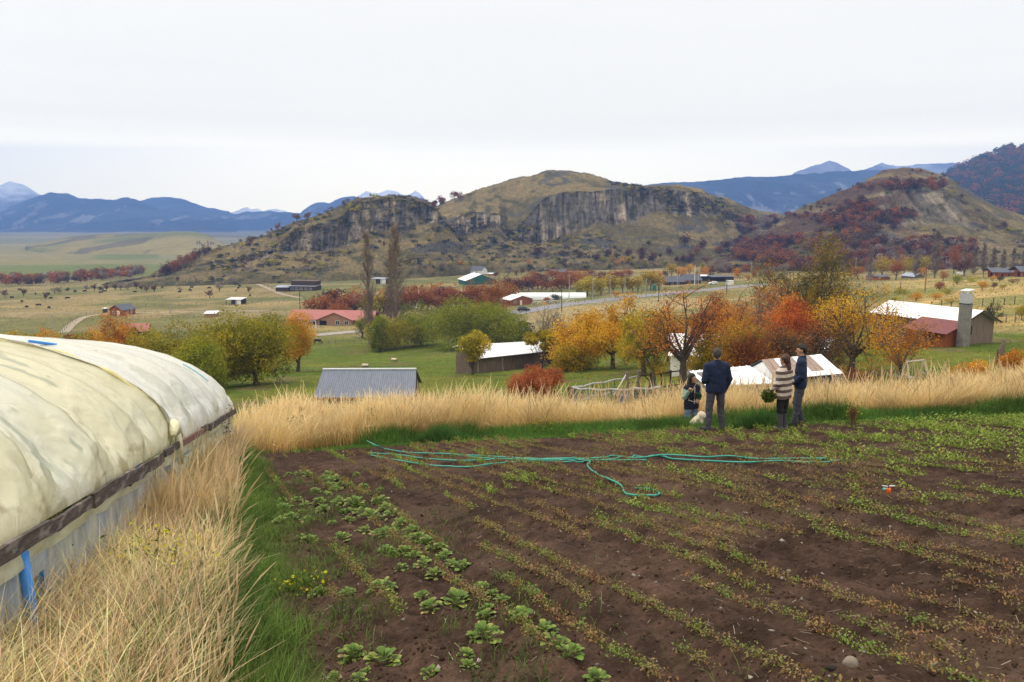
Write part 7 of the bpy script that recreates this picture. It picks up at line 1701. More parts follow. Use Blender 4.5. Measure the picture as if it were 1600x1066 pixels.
def film(name, sa, sb, th0, th1, base, root, lift=0.0, seed=0, ns=330, nt=170, white=False):
    ss = np.linspace(sa, sb, ns); tt = th0+(th1-th0)*np.linspace(0, 1, nt)**1.25
    S, Tt = np.meshgrid(ss, tt, indexing='ij')
    ph = (S-SF)/HS; k = np.abs(ph-np.round(ph))*2                 # 0 on a hoop, 1 midway
    sag = -.17*k**.9+.02*np.exp(-(k/.07)**2)*np.sin(np.clip(Tt, .05, pi-.05))**.5
    low = np.exp(-Tt/.62)
    d1 = (np.abs(fbm(S*1.5-Tt*3.2+seed, Tt*1.1+S*.2, 4)-.5)*2); d2 = np.abs(fbm(S*4.5+Tt*3.5+seed, Tt*2.2, 3)-.5)*2
    d3 = np.abs(fbm(S*9-Tt*5+seed, Tt*3.5+S, 3)-.5)*2
    wr = low*(.085*(.35-d1)+.05*(.3-d2)+.034*(.3-d3))+(1-low)*(.010*(.4-d1)+.010*(.3-d2)+.006*(.3-d3))
    wr = wr+.03*low*np.sin(S*15+4*fbm(S*1.3, Tt*1.5+seed, 2)-Tt*5)*sst(.0, .5, low)
    off = sag+wr*sst(0, .22, Tt)-sag*(1-sst(0, .3, Tt))+lift+.03
    pts = tun(S, Tt, off)
    n, m = S.shape; i = np.arange((n-1)*(m-1)); a = (i//(m-1))*m+i % (m-1); f = np.stack([a, a+1, a+m+1, a+m], 1)
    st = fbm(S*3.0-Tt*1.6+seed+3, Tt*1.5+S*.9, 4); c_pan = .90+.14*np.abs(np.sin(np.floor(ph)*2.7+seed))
    c = np.broadcast_to(np.array(base), S.shape+(3,)).copy()
    pale = np.array([.68, .69, .60]) if not white else np.array([.74, .75, .70])
    c = lerp3(c, pale, .75*sst(.35, .6, fbm(S*.8+seed, Tt*1.2-S*.2, 3)))
    c = lerp3(c, np.array([.36, .385, .29]), (.8 if not white else .35)*sst(.585, .605, st)*sst(.05, .25, Tt)*(1-sst(.75, 1.15, Tt)))  # shade and wet, see-through patches of the low folds put into the colour
    c = lerp3(c, np.array([.33, .27, .12]), .55*sst(.62, .7, fbm(S*3+9, Tt*9, 4))*sst(.35, .0, Tt))
    rib = np.exp(-(k/.03)**2); c = lerp3(c, np.array([.40, .36, .22]) if not white else np.array([.7, .66, .5]), .6*rib)  # brownish hoop lines: shading along the ribs put into the film colour
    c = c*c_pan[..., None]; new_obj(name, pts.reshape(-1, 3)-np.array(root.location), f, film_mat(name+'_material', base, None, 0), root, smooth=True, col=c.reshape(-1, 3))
tr_ = empty('plastic_tunnel', V3(TB+TD*3+np.array([0, 0, -1.0])), 0, 'large plastic-covered tunnel greenhouse with creamy yellowed film at left', 'greenhouse')
TO = np.array(tr_.location)
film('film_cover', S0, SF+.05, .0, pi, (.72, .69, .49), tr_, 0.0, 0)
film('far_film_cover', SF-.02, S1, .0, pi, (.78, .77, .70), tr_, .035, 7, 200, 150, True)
# rolled fold where the two sheets meet
m = MB(); th = np.linspace(.02, 1.9, 60); P_ = tun(SF+.02+.05*np.sin(th*9), th, .05+.012*np.sin(th*23)); m.tube([V3(p-TO) for p in P_], [.016+.010*abs(sin(t*17)) for t in th], 8); m.build('rolled_fold', mat('yellowed_fold', (.62, .56, .30), rough=.5, var=.1, vs=10), tr_, smooth=True)
m = MB(); P_ = tun(np.array([SF-.1, SF+.05, SF+.25]), np.array([.07, .13, .05]), .10); m.tube([V3(p-TO) for p in P_], [.03, .075, .04], 10)
P_ = tun(np.array([SF+.12, SF+.16, SF+.2]), np.array([.06, .0, .0]), .10); m.tube([V3(P_[0]-TO), V3(P_[1]-TO), V3(P_[2]-TO)-Vector((0, 0, .25))], [.04, .04, .025], 8); m.build('knotted_corner', film_mat('knot', 0, 0, 0) and mat('creamy_film_knot', (.66, .62, .42), rough=.4, var=.08, vs=12, bump=.6, bs=14), tr_, smooth=True)
BLUE = mat('blue_pipe', (.03, .22, .62), rough=.45, spec=.5); PALEB = mat('pale_blue_pipe', (.30, .52, .62), rough=.5)
def along(name, a, b, r, m_, off=.05, n=20):
    q = MB(); ss = np.linspace(a[0], b[0], n); tt = np.linspace(a[1], b[1], n); P_ = tun(ss, tt, off); q.tube([V3(p-TO) for p in P_], r, 8); q.build(name, m_, tr_, smooth=True)
def st_px(px, py):
    ss, tt = np.meshgrid(np.linspace(S0, S1, 260), np.linspace(0, 2.6, 200), indexing='ij'); p = tun(ss, tt, .03); x, y = proj(p[..., 0], p[..., 1], p[..., 2]); d = (x-px)**2+(y-py)**2
    i = np.argmin(d+p[..., 1]*.2); return ss.ravel()[i], tt.ravel()[i]
along('blue_hoop_pipe', st_px(45, 536), st_px(150, 552), .018, BLUE, .05); along('pale_blue_strip', st_px(283, 574), st_px(322, 600), .014, PALEB, .09)
# inner hoops, seen as ribs through the film
for h in hoops:
    q = MB(); tt = np.linspace(0, pi, 26); q.tube([V3(p-TO) for p in tun(h+0*tt, tt, -.03)], .022, 6); q.build('hoop', BLUE, tr_, smooth=True)
# weathered boards along the edge
PLK = mat('weathered_dark_planks', (.085, .068, .060), rough=.95, var=.5, vs=3, stretch=(2, 2, 8), bump=.6, bs=12, dirt=((.22, .19, .18), 2.2, .54)); PLR = mat('red_brown_plank', (.17, .085, .075), rough=.9, var=.3, vs=5)
sp_ = [S0, -2.3, -.9, .45, s_at(120), s_at(182), s_at(205), s_at(240), s_at(268), s_at(305), s_at(315), S1]
for i, (a, b) in enumerate(zip(sp_, sp_[1:])):
    rs = np.random.RandomState(40+i); h_ = .095+rs.uniform(-.02, .02); o = -.06-rs.uniform(0, .035); dz = rs.uniform(-.03, .03); n = 8; V = []; Fq = []
    for k in range(n):
        p = TB+TD*(a+(b-a-.015)*k/(n-1))-TN*(.085+(.006*sin(i*2+k*.7)))+np.array([0, 0, dz*.5+.004*sin(k*1.3+i)])-TO; q = p-TN*.028
        V += [p+(0, 0, .03), q+(0, 0, .03), q+(0, 0, .03-h_+.005*sin(k*2.1+i)), p+(0, 0, .03-h_)]
    for k in range(n-1):
        for j in range(4): Fq.append((k*4+j, k*4+(j+1) % 4, (k+1)*4+(j+1) % 4, (k+1)*4+j))
    Fq += [(0, 1, 2, 3), ((n-1)*4+3, (n-1)*4+2, (n-1)*4+1, (n-1)*4)]
    new_obj('edge_board', V, Fq, PLR if i in (8,) else PLK, tr_)
# skirt of yellowed film below the boards and the torn side sheet
def skirt(name, h0, h1, m_, off, sa=S0, sb=None, tears=(), wav=.03, seed=0, ragged=.08):
    sb = sb or S1; n, mm_ = 420, 22; ss = np.linspace(sa, sb, n); V = np.zeros((n, mm_, 3)); hb = h1*(1+ragged*(fbm(ss*2+seed, ss*0+seed, 3)-.5)*4)
    for j in range(mm_):
        t = j/(mm_-1); z = h0+(hb-h0)*t
        o = off+wav*(fbm(ss*5+seed, t*1.5+ss*.3, 3)-.5)*2+wav*.3*np.sin(ss*7+seed+t*5)*t
        V[:, j] = TB+TD*ss[:, None]-TN*o[:, None]+np.stack([0*ss, 0*ss, -z], -1)-TO
    i = np.arange((n-1)*(mm_-1)); a = (i//(mm_-1))*mm_+i % (mm_-1); f = np.stack([a, a+1, a+mm_+1, a+mm_], 1)
    keep = np.ones(len(f), bool); sc_ = ss[i//(mm_-1)]; tc_ = (i % (mm_-1))/(mm_-2)
    for (s_, w_, t0, t1) in tears: keep &= ~((np.abs(sc_-s_-.10*np.sin(tc_*9)-.08*(fbm(tc_*6, tc_*0+s_, 2)-.5)) < w_*(.4+.6*sst(t0, t1, tc_))) & (tc_ > t0) & (tc_ < 1.01))
    o = new_obj(name, V.reshape(-1, 3), f[keep], m_, tr_, smooth=True)
def clear_mat():
    m = bpy.data.materials.new('cloudy_clear_film'); m.use_nodes = True; nt = m.node_tree; N = nt.nodes; L = nt.links; b = N['Principled BSDF']; b.inputs['Roughness'].default_value = .3
    tc = N.new('ShaderNodeTexCoord'); mp = N.new('ShaderNodeMapping'); mp.inputs['Scale'].default_value = (3, 3, .8); L.new(tc.outputs['Object'], mp.inputs[0]); n = N.new('ShaderNodeTexNoise'); n.inputs['Scale'].default_value = 2.2; n.inputs['Detail'].default_value = 6; L.new(mp.outputs[0], n.inputs['Vector'])
    cr = N.new('ShaderNodeValToRGB'); e = cr.color_ramp.elements; e[0].position = .3; e[0].color = (.22, .28, .36, 1); e[1].position = .7; e[1].color = (.62, .64, .62, 1); L.new(n.outputs['Fac'], cr.inputs[0]); L.new(cr.outputs[0], b.inputs['Base Color'])
    tr = N.new('ShaderNodeBsdfTransparent'); mx = N.new('ShaderNodeMixShader'); mr = N.new('ShaderNodeMapRange'); mr.inputs['To Min'].default_value = .48; mr.inputs['To Max'].default_value = .05; L.new(n.outputs['Fac'], mr.inputs[0]); L.new(mr.outputs[0], mx.inputs[0])
    L.new(b.outputs[0], mx.inputs[1]); L.new(tr.outputs[0], mx.inputs[2]); L.new(mx.outputs[0], N['Material Output'].inputs[0]); return m
SKIRT = mat('yellowed_skirt_film', (.55, .54, .40), rough=.4, var=.12, vs=5, trans=.3, bump=.5, bs=8)
skirt('film_skirt', .06, .19, SKIRT, .035, wav=.02, seed=3, ragged=.06)
sx1 = s_at(62)-.28
skirt('side_film', .16, 1.12, clear_mat(), .015, sb=S1-.1, tears=((sx1, .20, .12, .5), (sx1+1.0, .05, .5, .9)), wav=.028, seed=9, ragged=.04)
skirt('far_torn_film', .2, .42, SKIRT, .06, sa=SF-.1, sb=S1-.5, wav=.05, seed=19, ragged=.15)
for h in hoops:
    if h > 8.5: continue
    q = MB(); p = TB+TD*h-TO; q.tube([V3(p+(0, 0, .0)+TN*.02), V3(p+(0, 0, -.6)+TN*.03), V3(p+(0, 0, -1.4)+TN*.03)], .034, 8); q.build('blue_leg_pipe', BLUE, tr_, smooth=True)
q = MB(); p = TB+TD*(sx1-.12)-TO; q.tube([V3(p-TN*.03+(0, 0, -.1)), V3(p-TN*.05+(0, 0, -.5)), V3(p-TN*.08+(0, 0, -1.2))], .032, 9); q.build('blue_leg_pipe', BLUE, tr_, smooth=True)
# green weeds growing inside, seen through the tear
rs = np.random.RandomState(4); n = 2500; ss = rs.uniform(-2, 4, n); c = TB+TD*ss[:, None]+TN*rs.uniform(.25, 1.2, n)[:, None]; c[:, 2] -= rs.uniform(.35, 1.15, n)
v, f = leaf_quads(c, .09*rs.uniform(.6, 1.4, n), rs, .4, 0); tag(new_obj('weeds', v, f, LEAF, col=np.repeat(leafcol(n, [(.04, .08, .015), (.10, .16, .03)], rs), 4, 0)), 'green weeds growing inside the plastic tunnel', 'weeds', kind='stuff')

# ================================================================== CROPS
GREENS = mat('leaf_green', attr=True, rough=.6, trans=.25, spec=.3)
def leaf_blade(rs, az, L_, w, lift, droop, col, tipc, roll=.25):
    "one broad cupped leaf: 3 x 6 grid"
    V = []; C = []; K = 6
    for i in range(K):
        t = i/(K-1); r = L_*(.12+.88*t)*cos(lift*(1-.35*t)); z = L_*(sin(lift)*t*1.1-droop*t*t)
        ww = w*(.10, .22, .42, .52, .42, .12)[i]
        for s in (-1, 0, 1):
            y = s*ww*(1+rs.normal(0, .06)); zz = z+abs(s)*ww*roll+rs.normal(0, w*.035)
            V.append((r*cos(az)-y*sin(az), r*sin(az)+y*cos(az), zz)); q = (.25 if s else 0)+.45*t*t; C.append([col[k]*(1-q)+tipc[k]*q for k in range(3)])
    Fq = [(i*3+j, i*3+j+1, (i+1)*3+j+1, (i+1)*3+j) for i in range(K-1) for j in range(2)]
    return V, Fq, C
def rosette(seed, n=17):
    rs = np.random.RandomState(seed); V = []; Fq = []; C = []; n = int(n*2.3)
    for i in range(n):
        q = i/n; az = i*2.4+rs.normal(0, .4); r0 = (.70-.62*q)*rs.uniform(.5, 1.0); dead = rs.rand() < .20 and q < .55
        L_ = rs.uniform(.34, .56); col = (.085, .165, .020) if not dead else (.38, .27, .11); tc_ = (.16, .24, .04) if rs.rand() < .62 else (.40, .36, .10)
        if dead: tc_ = (.48, .33, .18)
        g = rs.uniform(.65, 1.3); v, f, c = leaf_blade(rs, az+rs.normal(0, .3), L_, L_*rs.uniform(.55, .80), .15+.95*q+rs.normal(0, .2) if not dead else .0, .35 if not dead else .1, [k*g for k in col], [k*g for k in tc_])
        z0 = (.10+.42*q)*rs.uniform(.6, 1.1) if not dead else .03; v = [(x+r0*cos(az), y+r0*sin(az), z+z0) for x, y, z in v]; o = len(V); V += v; Fq += [tuple(k+o for k in x) for x in f]; C += c
        o = len(V); a_ = Vector((r0*.3*cos(az), r0*.3*sin(az), 0)); b_ = Vector(v[1]); w_ = Vector((-sin(az), cos(az), 0))*.016; V += [tuple(a_-w_), tuple(a_+w_), tuple(b_+w_), tuple(b_-w_)]; Fq.append((o, o+1, o+2, o+3)); C += [(.16, .20, .06)]*4
    return new_obj('leafy_plant', V, Fq, GREENS, smooth=True, col=np.array(C), link=False).data
ROS = [rosette(50+i, 13+2*(i % 4)) for i in range(6)]
Z4 = [(150, 440, 70), (150, 480, 90), (190, 530, 90), (130, 550, 70), (230, 430, 60), (275, 460, 60), (255, 500, 60), (285, 540, 60), (350, 440, 70), (375, 480, 70), (425, 560, 55), (400, 400, 50), (460, 445, 80), (500, 500, 70), (515, 540, 60), (550, 445, 100), (590, 500, 90), (640, 520, 110), (600, 600, 80), (740, 610, 90), (690, 615, 80), (690, 440, 90), (755, 510, 90), (720, 470, 70), (800, 560, 90), (865, 600, 80), (900, 640, 90), (950, 660, 80), (980, 700, 80), (1050, 740, 90), (1090, 790, 90), (1150, 800, 100), (730, 715, 90), (830, 715, 90), (880, 740, 80), (930, 780, 80), (990, 840, 100), (810, 805, 70), (480, 640, 90), (300, 655, 90), (250, 640, 60), (700, 915, 130), (345, 940, 90), (510, 950, 90), (920, 960, 70), (970, 1020, 110), (1110, 990, 180), (1260, 910, 75), (1310, 950, 75), (1370, 990, 85), (1290, 1030, 75), (600, 360, 60), (400, 290, 60), (430, 320, 80), (470, 350, 80), (410, 350, 60), (330, 380, 50), (380, 310, 50), (240, 285, 50), (290, 290, 50), (440, 370, 60), (690, 375, 40), (560, 290, 40), (180, 290, 40), (1020, 690, 70), (850, 640, 60), (760, 730, 70), (560, 470, 70)]
Z5 = [(830, 610, 150), (830, 520, 90), (1010, 520, 125), (1120, 590, 110), (1170, 645, 120), (1245, 705, 130), (160, 710, 130), (320, 740, 165), (190, 835, 90), (735, 710, 80), (745, 765, 80), (560, 805, 90), (1385, 825, 110), (20, 400, 60), (1060, 600, 60), (1290, 690, 60), (230, 800, 70), (1320, 470, 35), (1085, 400, 35), (70, 820, 60)]
LP = [(400+x/3.5525, 660+y/3.5525, w/3.5525) for x, y, w in Z4]+[(500+x/3.2, 800+y/3.2, w/3.2) for x, y, w in Z5]
# words that place a leafy plant
def where_leafy(x, y, w):
    a = 'in the nearest corner at the bottom' if y > 1000 else 'in the near rows' if y > 900 else 'in the middle of the leafy rows' if y > 810 else 'in the far part of the leafy rows'
    return a
for i, (x, y, w) in enumerate(LP):
    l = G(x, y+w*.12); r_ = w/2/F*(l.y*1.06)*1.5; o = bpy.data.objects.new('leafy_plant', ROS[i % 6]); COL.objects.link(o); l.z -= r_*.03; o.location = l; o.scale = (r_, r_, r_*.8); o.rotation_euler = (R.normal(0, .06), R.normal(0, .06), R.rand()*6.28)
    lb = {(1110/3.5525+400): 'largest leafy green plant, near the middle of the bottom left field'}.get(x) or ('broad-leaved green plant with some dry leaves, '+where_leafy(x, y, w))
    tag(o, lb, 'leafy plant', 'broad-leaved plants in the left rows of the field')
# low seedlings in long rows
def sprig(seed, pal, n=38, L_=.13, h=.05, leaf=.023):
    rs = np.random.RandomState(seed); lean = rs.uniform(-L_, L_, n); c = np.stack([lean, rs.normal(0, .021, n), np.abs(rs.normal(.25, .5, n)).clip(0, 1.2)*h], 1)
    dead = rs.rand(n); nrm_up = .5; v, f = leaf_quads(c, leaf*rs.uniform(.6, 1.5, n), rs, .55, nrm_up); k = np.clip(fbm(c[:, 0]*14+seed, c[:, 1]*5+seed, 2)*1.6-.3, 0, 1)
    return v, f, np.repeat(leafcol(n, pal, rs, k), 4, 0)
SPR = {'red': [sprig(s, [(.25, .12, .06), (.29, .19, .08), (.18, .18, .045)]) for s in range(5)], 'mix': [sprig(s+20, [(.32, .17, .065), (.20, .21, .045), (.14, .22, .04)]) for s in range(5)], 'green': [sprig(s+40, [(.14, .21, .025), (.22, .30, .04), (.30, .36, .07)], 46, .13, .065, .028) for s in range(5)]}
PL_ = {'red': [(.25, .12, .06), (.29, .19, .08), (.18, .18, .045)], 'mix': [(.32, .17, .065), (.20, .21, .045), (.14, .22, .04)], 'green': [(.13, .20, .025), (.21, .29, .04), (.29, .35, .07)]}
SPM = {k: [new_obj('row_seedling', *sprig(s+70, PL_[k], 110, .13, .055, .0165)[:2], GREENS, col=sprig(s+70, PL_[k], 110, .13, .055, .0165)[2], link=False).data for s in range(6)] for k in PL_}
spots = []
rr = np.random.RandomState(77)
for k in range(-42, 112):
    q0 = k*.30
    s = -4.0
    while s < 24:
        s += rr.uniform(.10, .15); q = q0+rr.normal(0, .010); X = q*RN[0]+s*RD[0]; Y = q*RN[1]+s*RD[1]
        if Y < 2.6 or Y > 19: continue
        if soil_mask(np.array(X), np.array(Y)) < .75: continue
        z = float(Hg(X, Y)); px, py = proj(X, Y, z)
        if not (-20 < px < 2300 and 600 < py < 1150): continue
        lush = float(sst(1080, 1500, px+rr.normal(0, 40))*sst(755, 690, py)); lush = max(lush, float(sst(1250, 1560, px)*sst(840, 770, py)*.65), .35*float(sst(700, 685, py)))
        gate = float(fbm(s*.55+k*3.1, k*2.3, 3)); lim = .44-.08*lush
        if px < 560+(py-740)*.85 and py > 735: lim = .62
        if px < 640 and py < 745: lim = .52
        if gate < lim or (lush > .4 and k % 2 and rr.rand() < .8): continue
        t = float(fbm(s*.8+31, k*1.9+7, 3))+rr.normal(0, .06)
        kind = 'green' if rr.rand() < lush*1.0 or t > .68 else ('mix' if t > .53 else 'red')
        size = (1+.40*lush*(rr.rand()**.7))*rr.uniform(.75, 1.15)*(1.08 if kind == 'green' else 1); spots.append((size/max(Y, 1)*(1 if px < 1610 and py < 1070 else .001), X, Y, z, kind, size))
spots.sort(key=lambda a: -a[0])
ang = atan2(RD[1], RD[0])
SL = {'red': 'low withering red-brown seedling clump in the long crop rows', 'mix': 'low half green, half brown seedling clump in the long crop rows', 'green': 'low bright green seedling clump in the long crop rows'}
for i, (_, X, Y, z, kd, sz) in enumerate(spots[:290]):
    o = bpy.data.objects.new('row_seedling', SPM[kd][i % 6]); COL.objects.link(o); o.location = (X, Y, z-.005); o.scale = (sz, sz, sz); o.rotation_euler = (0, 0, ang+(pi if i % 2 else 0)+R.normal(0, .12)); tag(o, SL[kd], 'seedling', {'red': 'withered seedlings in rows', 'mix': 'half green seedlings in rows', 'green': 'green seedlings in rows'}[kd])
parts = []
for i, (_, X, Y, z, kd, sz) in enumerate(spots[290:]):
    v, f, c = SPR[kd][i % 5]; a = ang+(pi if i % 2 else 0)+R.normal(0, .12); ca, sa = cos(a), sin(a)
    parts.append((np.stack([(v[:, 0]*ca-v[:, 1]*sa)*sz+X, (v[:, 0]*sa+v[:, 1]*ca)*sz+Y, v[:, 2]*sz*(1.15)+z], 1), f, c*R.uniform(.8, 1.15)))
v, f, c = merge(parts); tag(new_obj('seedling_rows', v, f, GREENS, col=c), 'countless low seedlings in long rows across the far part of the field', 'seedlings', kind='stuff')
print('seedlings', len(spots))
# ---- clods, pebbles, straw on the soil
def scatter_soil(n, seed, ymax=18.5, ymin=2.6):
    rs = np.random.RandomState(seed); Y = ymin+(ymax-ymin)*rs.rand(n)**1.6; u = rs.uniform(-.75, .75, n); X = u*Y; m_ = soil_mask(X, Y) > .6; X, Y = X[m_], Y[m_]; return rs, X, Y, Hg(X, Y)
rs, X, Y, Z = scatter_soil(26000, 5); n = len(X); sz = .006+.018*rs.rand(n)**4
base = np.array([(1, 0, 0), (-.5, .87, 0), (-.5, -.87, 0), (0, 0, .9), (0, 0, -.6)]); V = base[None]*sz[:, None, None]*rs.uniform(.6, 1.4, (n, 5, 1)); V = V+rs.normal(0, 1, (n, 5, 3))*sz[:, None, None]*.25; V += np.stack([X, Y, Z], -1)[:, None]
Fi = np.array([(0, 1, 3), (1, 2, 3), (2, 0, 3), (1, 0, 4), (2, 1, 4), (0, 2, 4)]); Fq = (Fi[None]+np.arange(n)[:, None, None]*5).reshape(-1, 3)
cc = np.array([.058, .037, .025])*rs.uniform(.6, 1.5, (n, 1)); pb = rs.rand(n) < .045; cc[pb] = np.array([.30, .26, .22])*rs.uniform(.6, 1.2, (pb.sum(), 1)); CL = mat('clods', attr=True, rough=1, spec=.05)
tag(new_obj('soil_clods', V.reshape(-1, 3), Fq, CL, col=np.repeat(cc, 5, 0)), 'crumbly clods and pebbles on the dug field', 'soil', kind='stuff')
rs, X, Y, Z = scatter_soil(2600, 6); n = len(X); a = rs.rand(n)*6.28; Ln = .02+.10*rs.rand(n)**4; d = np.stack([np.cos(a)*Ln, np.sin(a)*Ln, rs.normal(.0, .012, n)], -1); w = np.stack([-np.sin(a), np.cos(a), 0*a], -1)*(.0007+.0008*rs.rand(n))[:, None]; p = np.stack([X, Y, Z+.006], -1)
V = np.stack([p-w, p+w, p+d+w, p+d-w], 1).reshape(-1, 3); tag(new_obj('straw_bits', V, np.arange(4*n).reshape(-1, 4), CL, col=np.repeat(np.array([.42, .36, .28])*rs.uniform(.4, 1.1, (n, 1)), 4, 0)), 'bits of pale straw lying on the soil', 'straw', kind='stuff')
def stone(x, y, r_, c, label, sq=(1, .8, .9)):
    l = G(x, y); rs = np.random.RandomState(int(x)); import bmesh
    bm = bmesh.new(); bmesh.ops.create_icosphere(bm, subdivisions=3, radius=r_)
    for v in bm.verts: k = 1+.25*(float(fbm(v.co.x/r_*1.3+x, v.co.z/r_*1.3+v.co.y/r_, 2))-.5); v.co = Vector((v.co.x*sq[0]*k, v.co.y*sq[1]*k, v.co.z*sq[2]*k))
    me = bpy.data.meshes.new('stone'); bm.to_mesh(me); bm.free(); me.materials.append(mat('stone%d' % int(x), c, rough=.9, var=.2, vs=12)); o = bpy.data.objects.new('stone', me); COL.objects.link(o); o.location = l+Vector((0, 0, r_*.3)); tag(o, label, 'stone')
stone(1328, 1040, .040, (.20, .165, .13), 'round tan stone lying on the soil near the bottom right'); stone(1299, 1046, .026, (.025, .020, .018), 'small black clod left of the round tan stone', (1.1, .7, .6)); stone(1232, 894, .018, (.2, .16, .13), 'small pale pebble in the middle of the crop rows')

# ================================================================== GRASS
GRASS = mat('grass_blades', attr=True, rough=.75, trans=.22, spec=.2)
def blades(name, X, Y, h, w, leanx, leany, c0, c1, rs, label, curl=.35, segs=3, head=0.0, headc=None, z=None, jit=.15, cat='grass'):
    n = len(X); Z = Hg(X, Y) if z is None else z; t = np.linspace(0, 1, segs+1)[None, :, None]
    lean = np.stack([leanx, leany, np.zeros(n)], -1)[:, None]; L_ = np.linalg.norm(lean, axis=-1, keepdims=True).clip(0, .97)
    upv = np.sqrt(1-L_**2*.9)
    p = np.stack([X, Y, Z-.02], -1)[:, None]+h[:, None, None]*(lean*(t**(1+curl*2))+np.array([0, 0, 1.0])*t*(1-(1-upv)*t))
    wd = rs.normal(size=(n, 2)); wd[:, 0] += np.sign(wd[:, 0])*.8; wd /= np.linalg.norm(wd, axis=1)[:, None]; wv = np.concatenate([wd, np.zeros((n, 1))], 1)[:, None]*w[:, None, None]
    prof = np.array([1, .9, .7, .45, .3, .2])[:segs+1]*1.0; prof[-1] = .12
    hd = rs.rand(n) < head
    pr = np.broadcast_to(prof, (n, segs+1)).copy()
    if segs >= 4: pr[hd, -2] = 1.8; pr[hd, -1] = .5; pr[hd, -3] = .55; pr[hd, :2] = .5
    A_ = p-wv*pr[..., None]*.5; B_ = p+wv*pr[..., None]*.5; V = np.stack([A_, B_], 2).reshape(-1, 3)
    k = np.arange(n)[:, None]*(segs+1)*2+np.arange(segs)[None]*2; f = np.stack([k, k+1, k+3, k+2], -1).reshape(-1, 4)
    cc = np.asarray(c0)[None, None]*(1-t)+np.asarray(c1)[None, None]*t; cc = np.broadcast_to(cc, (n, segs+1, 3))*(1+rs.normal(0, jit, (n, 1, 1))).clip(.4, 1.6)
    cc = cc*(.72+.56*sst(.25, .75, fbm(X*1.6+3, Y*1.6, 3)))[:, None, None]*(1+.10*rs.normal(size=(n, 1, 3)))
    if headc is not None: cc = cc.copy(); cc[hd, -2:] = np.asarray(headc)*rs.uniform(.8, 1.2, (hd.sum(), 1, 1))
    o = new_obj(name, V, f, GRASS, col=np.repeat(cc.reshape(n*(segs+1), 3).clip(.005, .95), 2, 0)); return tag(o, label, cat, kind='stuff')
def tunnel_x(Y): return TB[0]+TD[0]*(Y-TB[1])/TD[1]
# tall straw grass on the bank
rs = np.random.RandomState(21); n = 135000
X = rs.uniform(-7.0, 15.5, n); Y = edgeF(X)+.35+4.6*rs.rand(n)**1.25
left = sst(-2.5, -5.2, X); Y = Y-left*rs.rand(n)*1.8
cl = fbm(X*1.1+4, Y*1.1, 3); keep = (rs.rand(n) < .35+1.3*sst(.3, .6, cl)) & (Y > edgeF(X)-.0-left*2) & (X > tunnel_x(Y)+.2-30*(Y > 15.2))
keep &= ~((np.hypot(X-pv.x, (Y-pv.y)) < .34)) & ~((np.abs(X-4.15) < .75) & (Y < 18.3))
X, Y = X[keep], Y[keep]; n = len(X); fx = (fbm(X*.6+9, Y*.6, 3)-.5)*2.4; fy = (fbm(X*.6+40, Y*.6+3, 3)-.5)*1.2
hh = (.90+.40*sst(4, -4, X)+.06*sst(9, 14, X)-.22*sst(.2, 1.4, X)*(1-sst(3.2, 4.2, X)))*(.38+.66*rs.rand(n)**1.1+.22*(rs.rand(n) < .06))*(.62+.76*fbm(X*.9, Y*.9+8, 3)); hh *= (.75+.25*sst(0, .8, Y-edgeF(X)))
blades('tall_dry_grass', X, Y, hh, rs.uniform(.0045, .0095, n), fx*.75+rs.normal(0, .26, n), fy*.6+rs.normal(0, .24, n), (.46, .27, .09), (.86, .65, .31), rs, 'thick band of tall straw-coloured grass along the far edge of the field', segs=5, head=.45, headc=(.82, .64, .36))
# dry grass between the tunnel and the field
rs = np.random.RandomState(22); n = 34000
Y = 2.7+(17.2-2.7)*rs.rand(n)**1.5; a0 = tunnel_x(Y)+.05; a1 = edgeL(Y)-.42; t = rs.rand(n)**1.6; X = a0+(a1-a0)*t; keep = (a1 > a0) & (rs.rand(n) < (1.0-.45*sst(.6, 1, t))*(.25+1.5*sst(.36, .6, fbm(X*1.6+3, Y*1.6, 3)))); X, Y, t = X[keep], Y[keep], t[keep]; n = len(X)
fx = (fbm(X*2.1+9, Y*2.1, 3)-.5)*2.4; fy = (fbm(X*2.1+40, Y*2.1+3, 3)-.5)*2.0
hh = (.76-.30*t)*(.35+.65*rs.rand(n)+.4*(rs.rand(n) < .04))*(.55+.9*fbm(X*1.3, Y*1.3, 2))*(.27+.85*sst(5.0, 7.6, Y))
lx = fx*.35-.12+rs.normal(0, .30, n); kp = (X+hh*lx < edgeL(Y)-.28+1.1*(fbm(X*1.3+60, Y*1.3, 3)-.5)) | (rs.rand(n) < .05); X, Y, hh, lx, fy = X[kp], Y[kp], hh[kp], lx[kp], fy[kp]; n = len(X)
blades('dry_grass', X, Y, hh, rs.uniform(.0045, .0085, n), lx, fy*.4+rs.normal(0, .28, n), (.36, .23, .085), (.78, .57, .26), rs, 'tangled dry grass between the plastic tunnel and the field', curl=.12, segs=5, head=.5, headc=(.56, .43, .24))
# matted, leaning straw at the very bottom left
rs = np.random.RandomState(23); n = 11000
Y = 2.6+3.6*rs.rand(n)**1.2; a0 = tunnel_x(Y)-.1; a1 = edgeL(Y)-.45; X = a0+(a1-a0)*rs.rand(n)**1.1; an = rs.rand(n)*6.28; k = rs.uniform(.5, .95, n); kp = X+.5*np.cos(an)*k < edgeL(Y)-.35; X, Y, an, k = X[kp], Y[kp], an[kp], k[kp]; n = len(X)
blades('matted_straw', X, Y, rs.uniform(.25, .70, n), rs.uniform(.004, .008, n), np.cos(an)*k+.1, np.sin(an)*k, (.40, .29, .13), (.66, .52, .28), rs, 'flattened matted straw at the bottom left', segs=4, z=Hg(X, Y)+rs.uniform(0, .15, n), jit=.32)
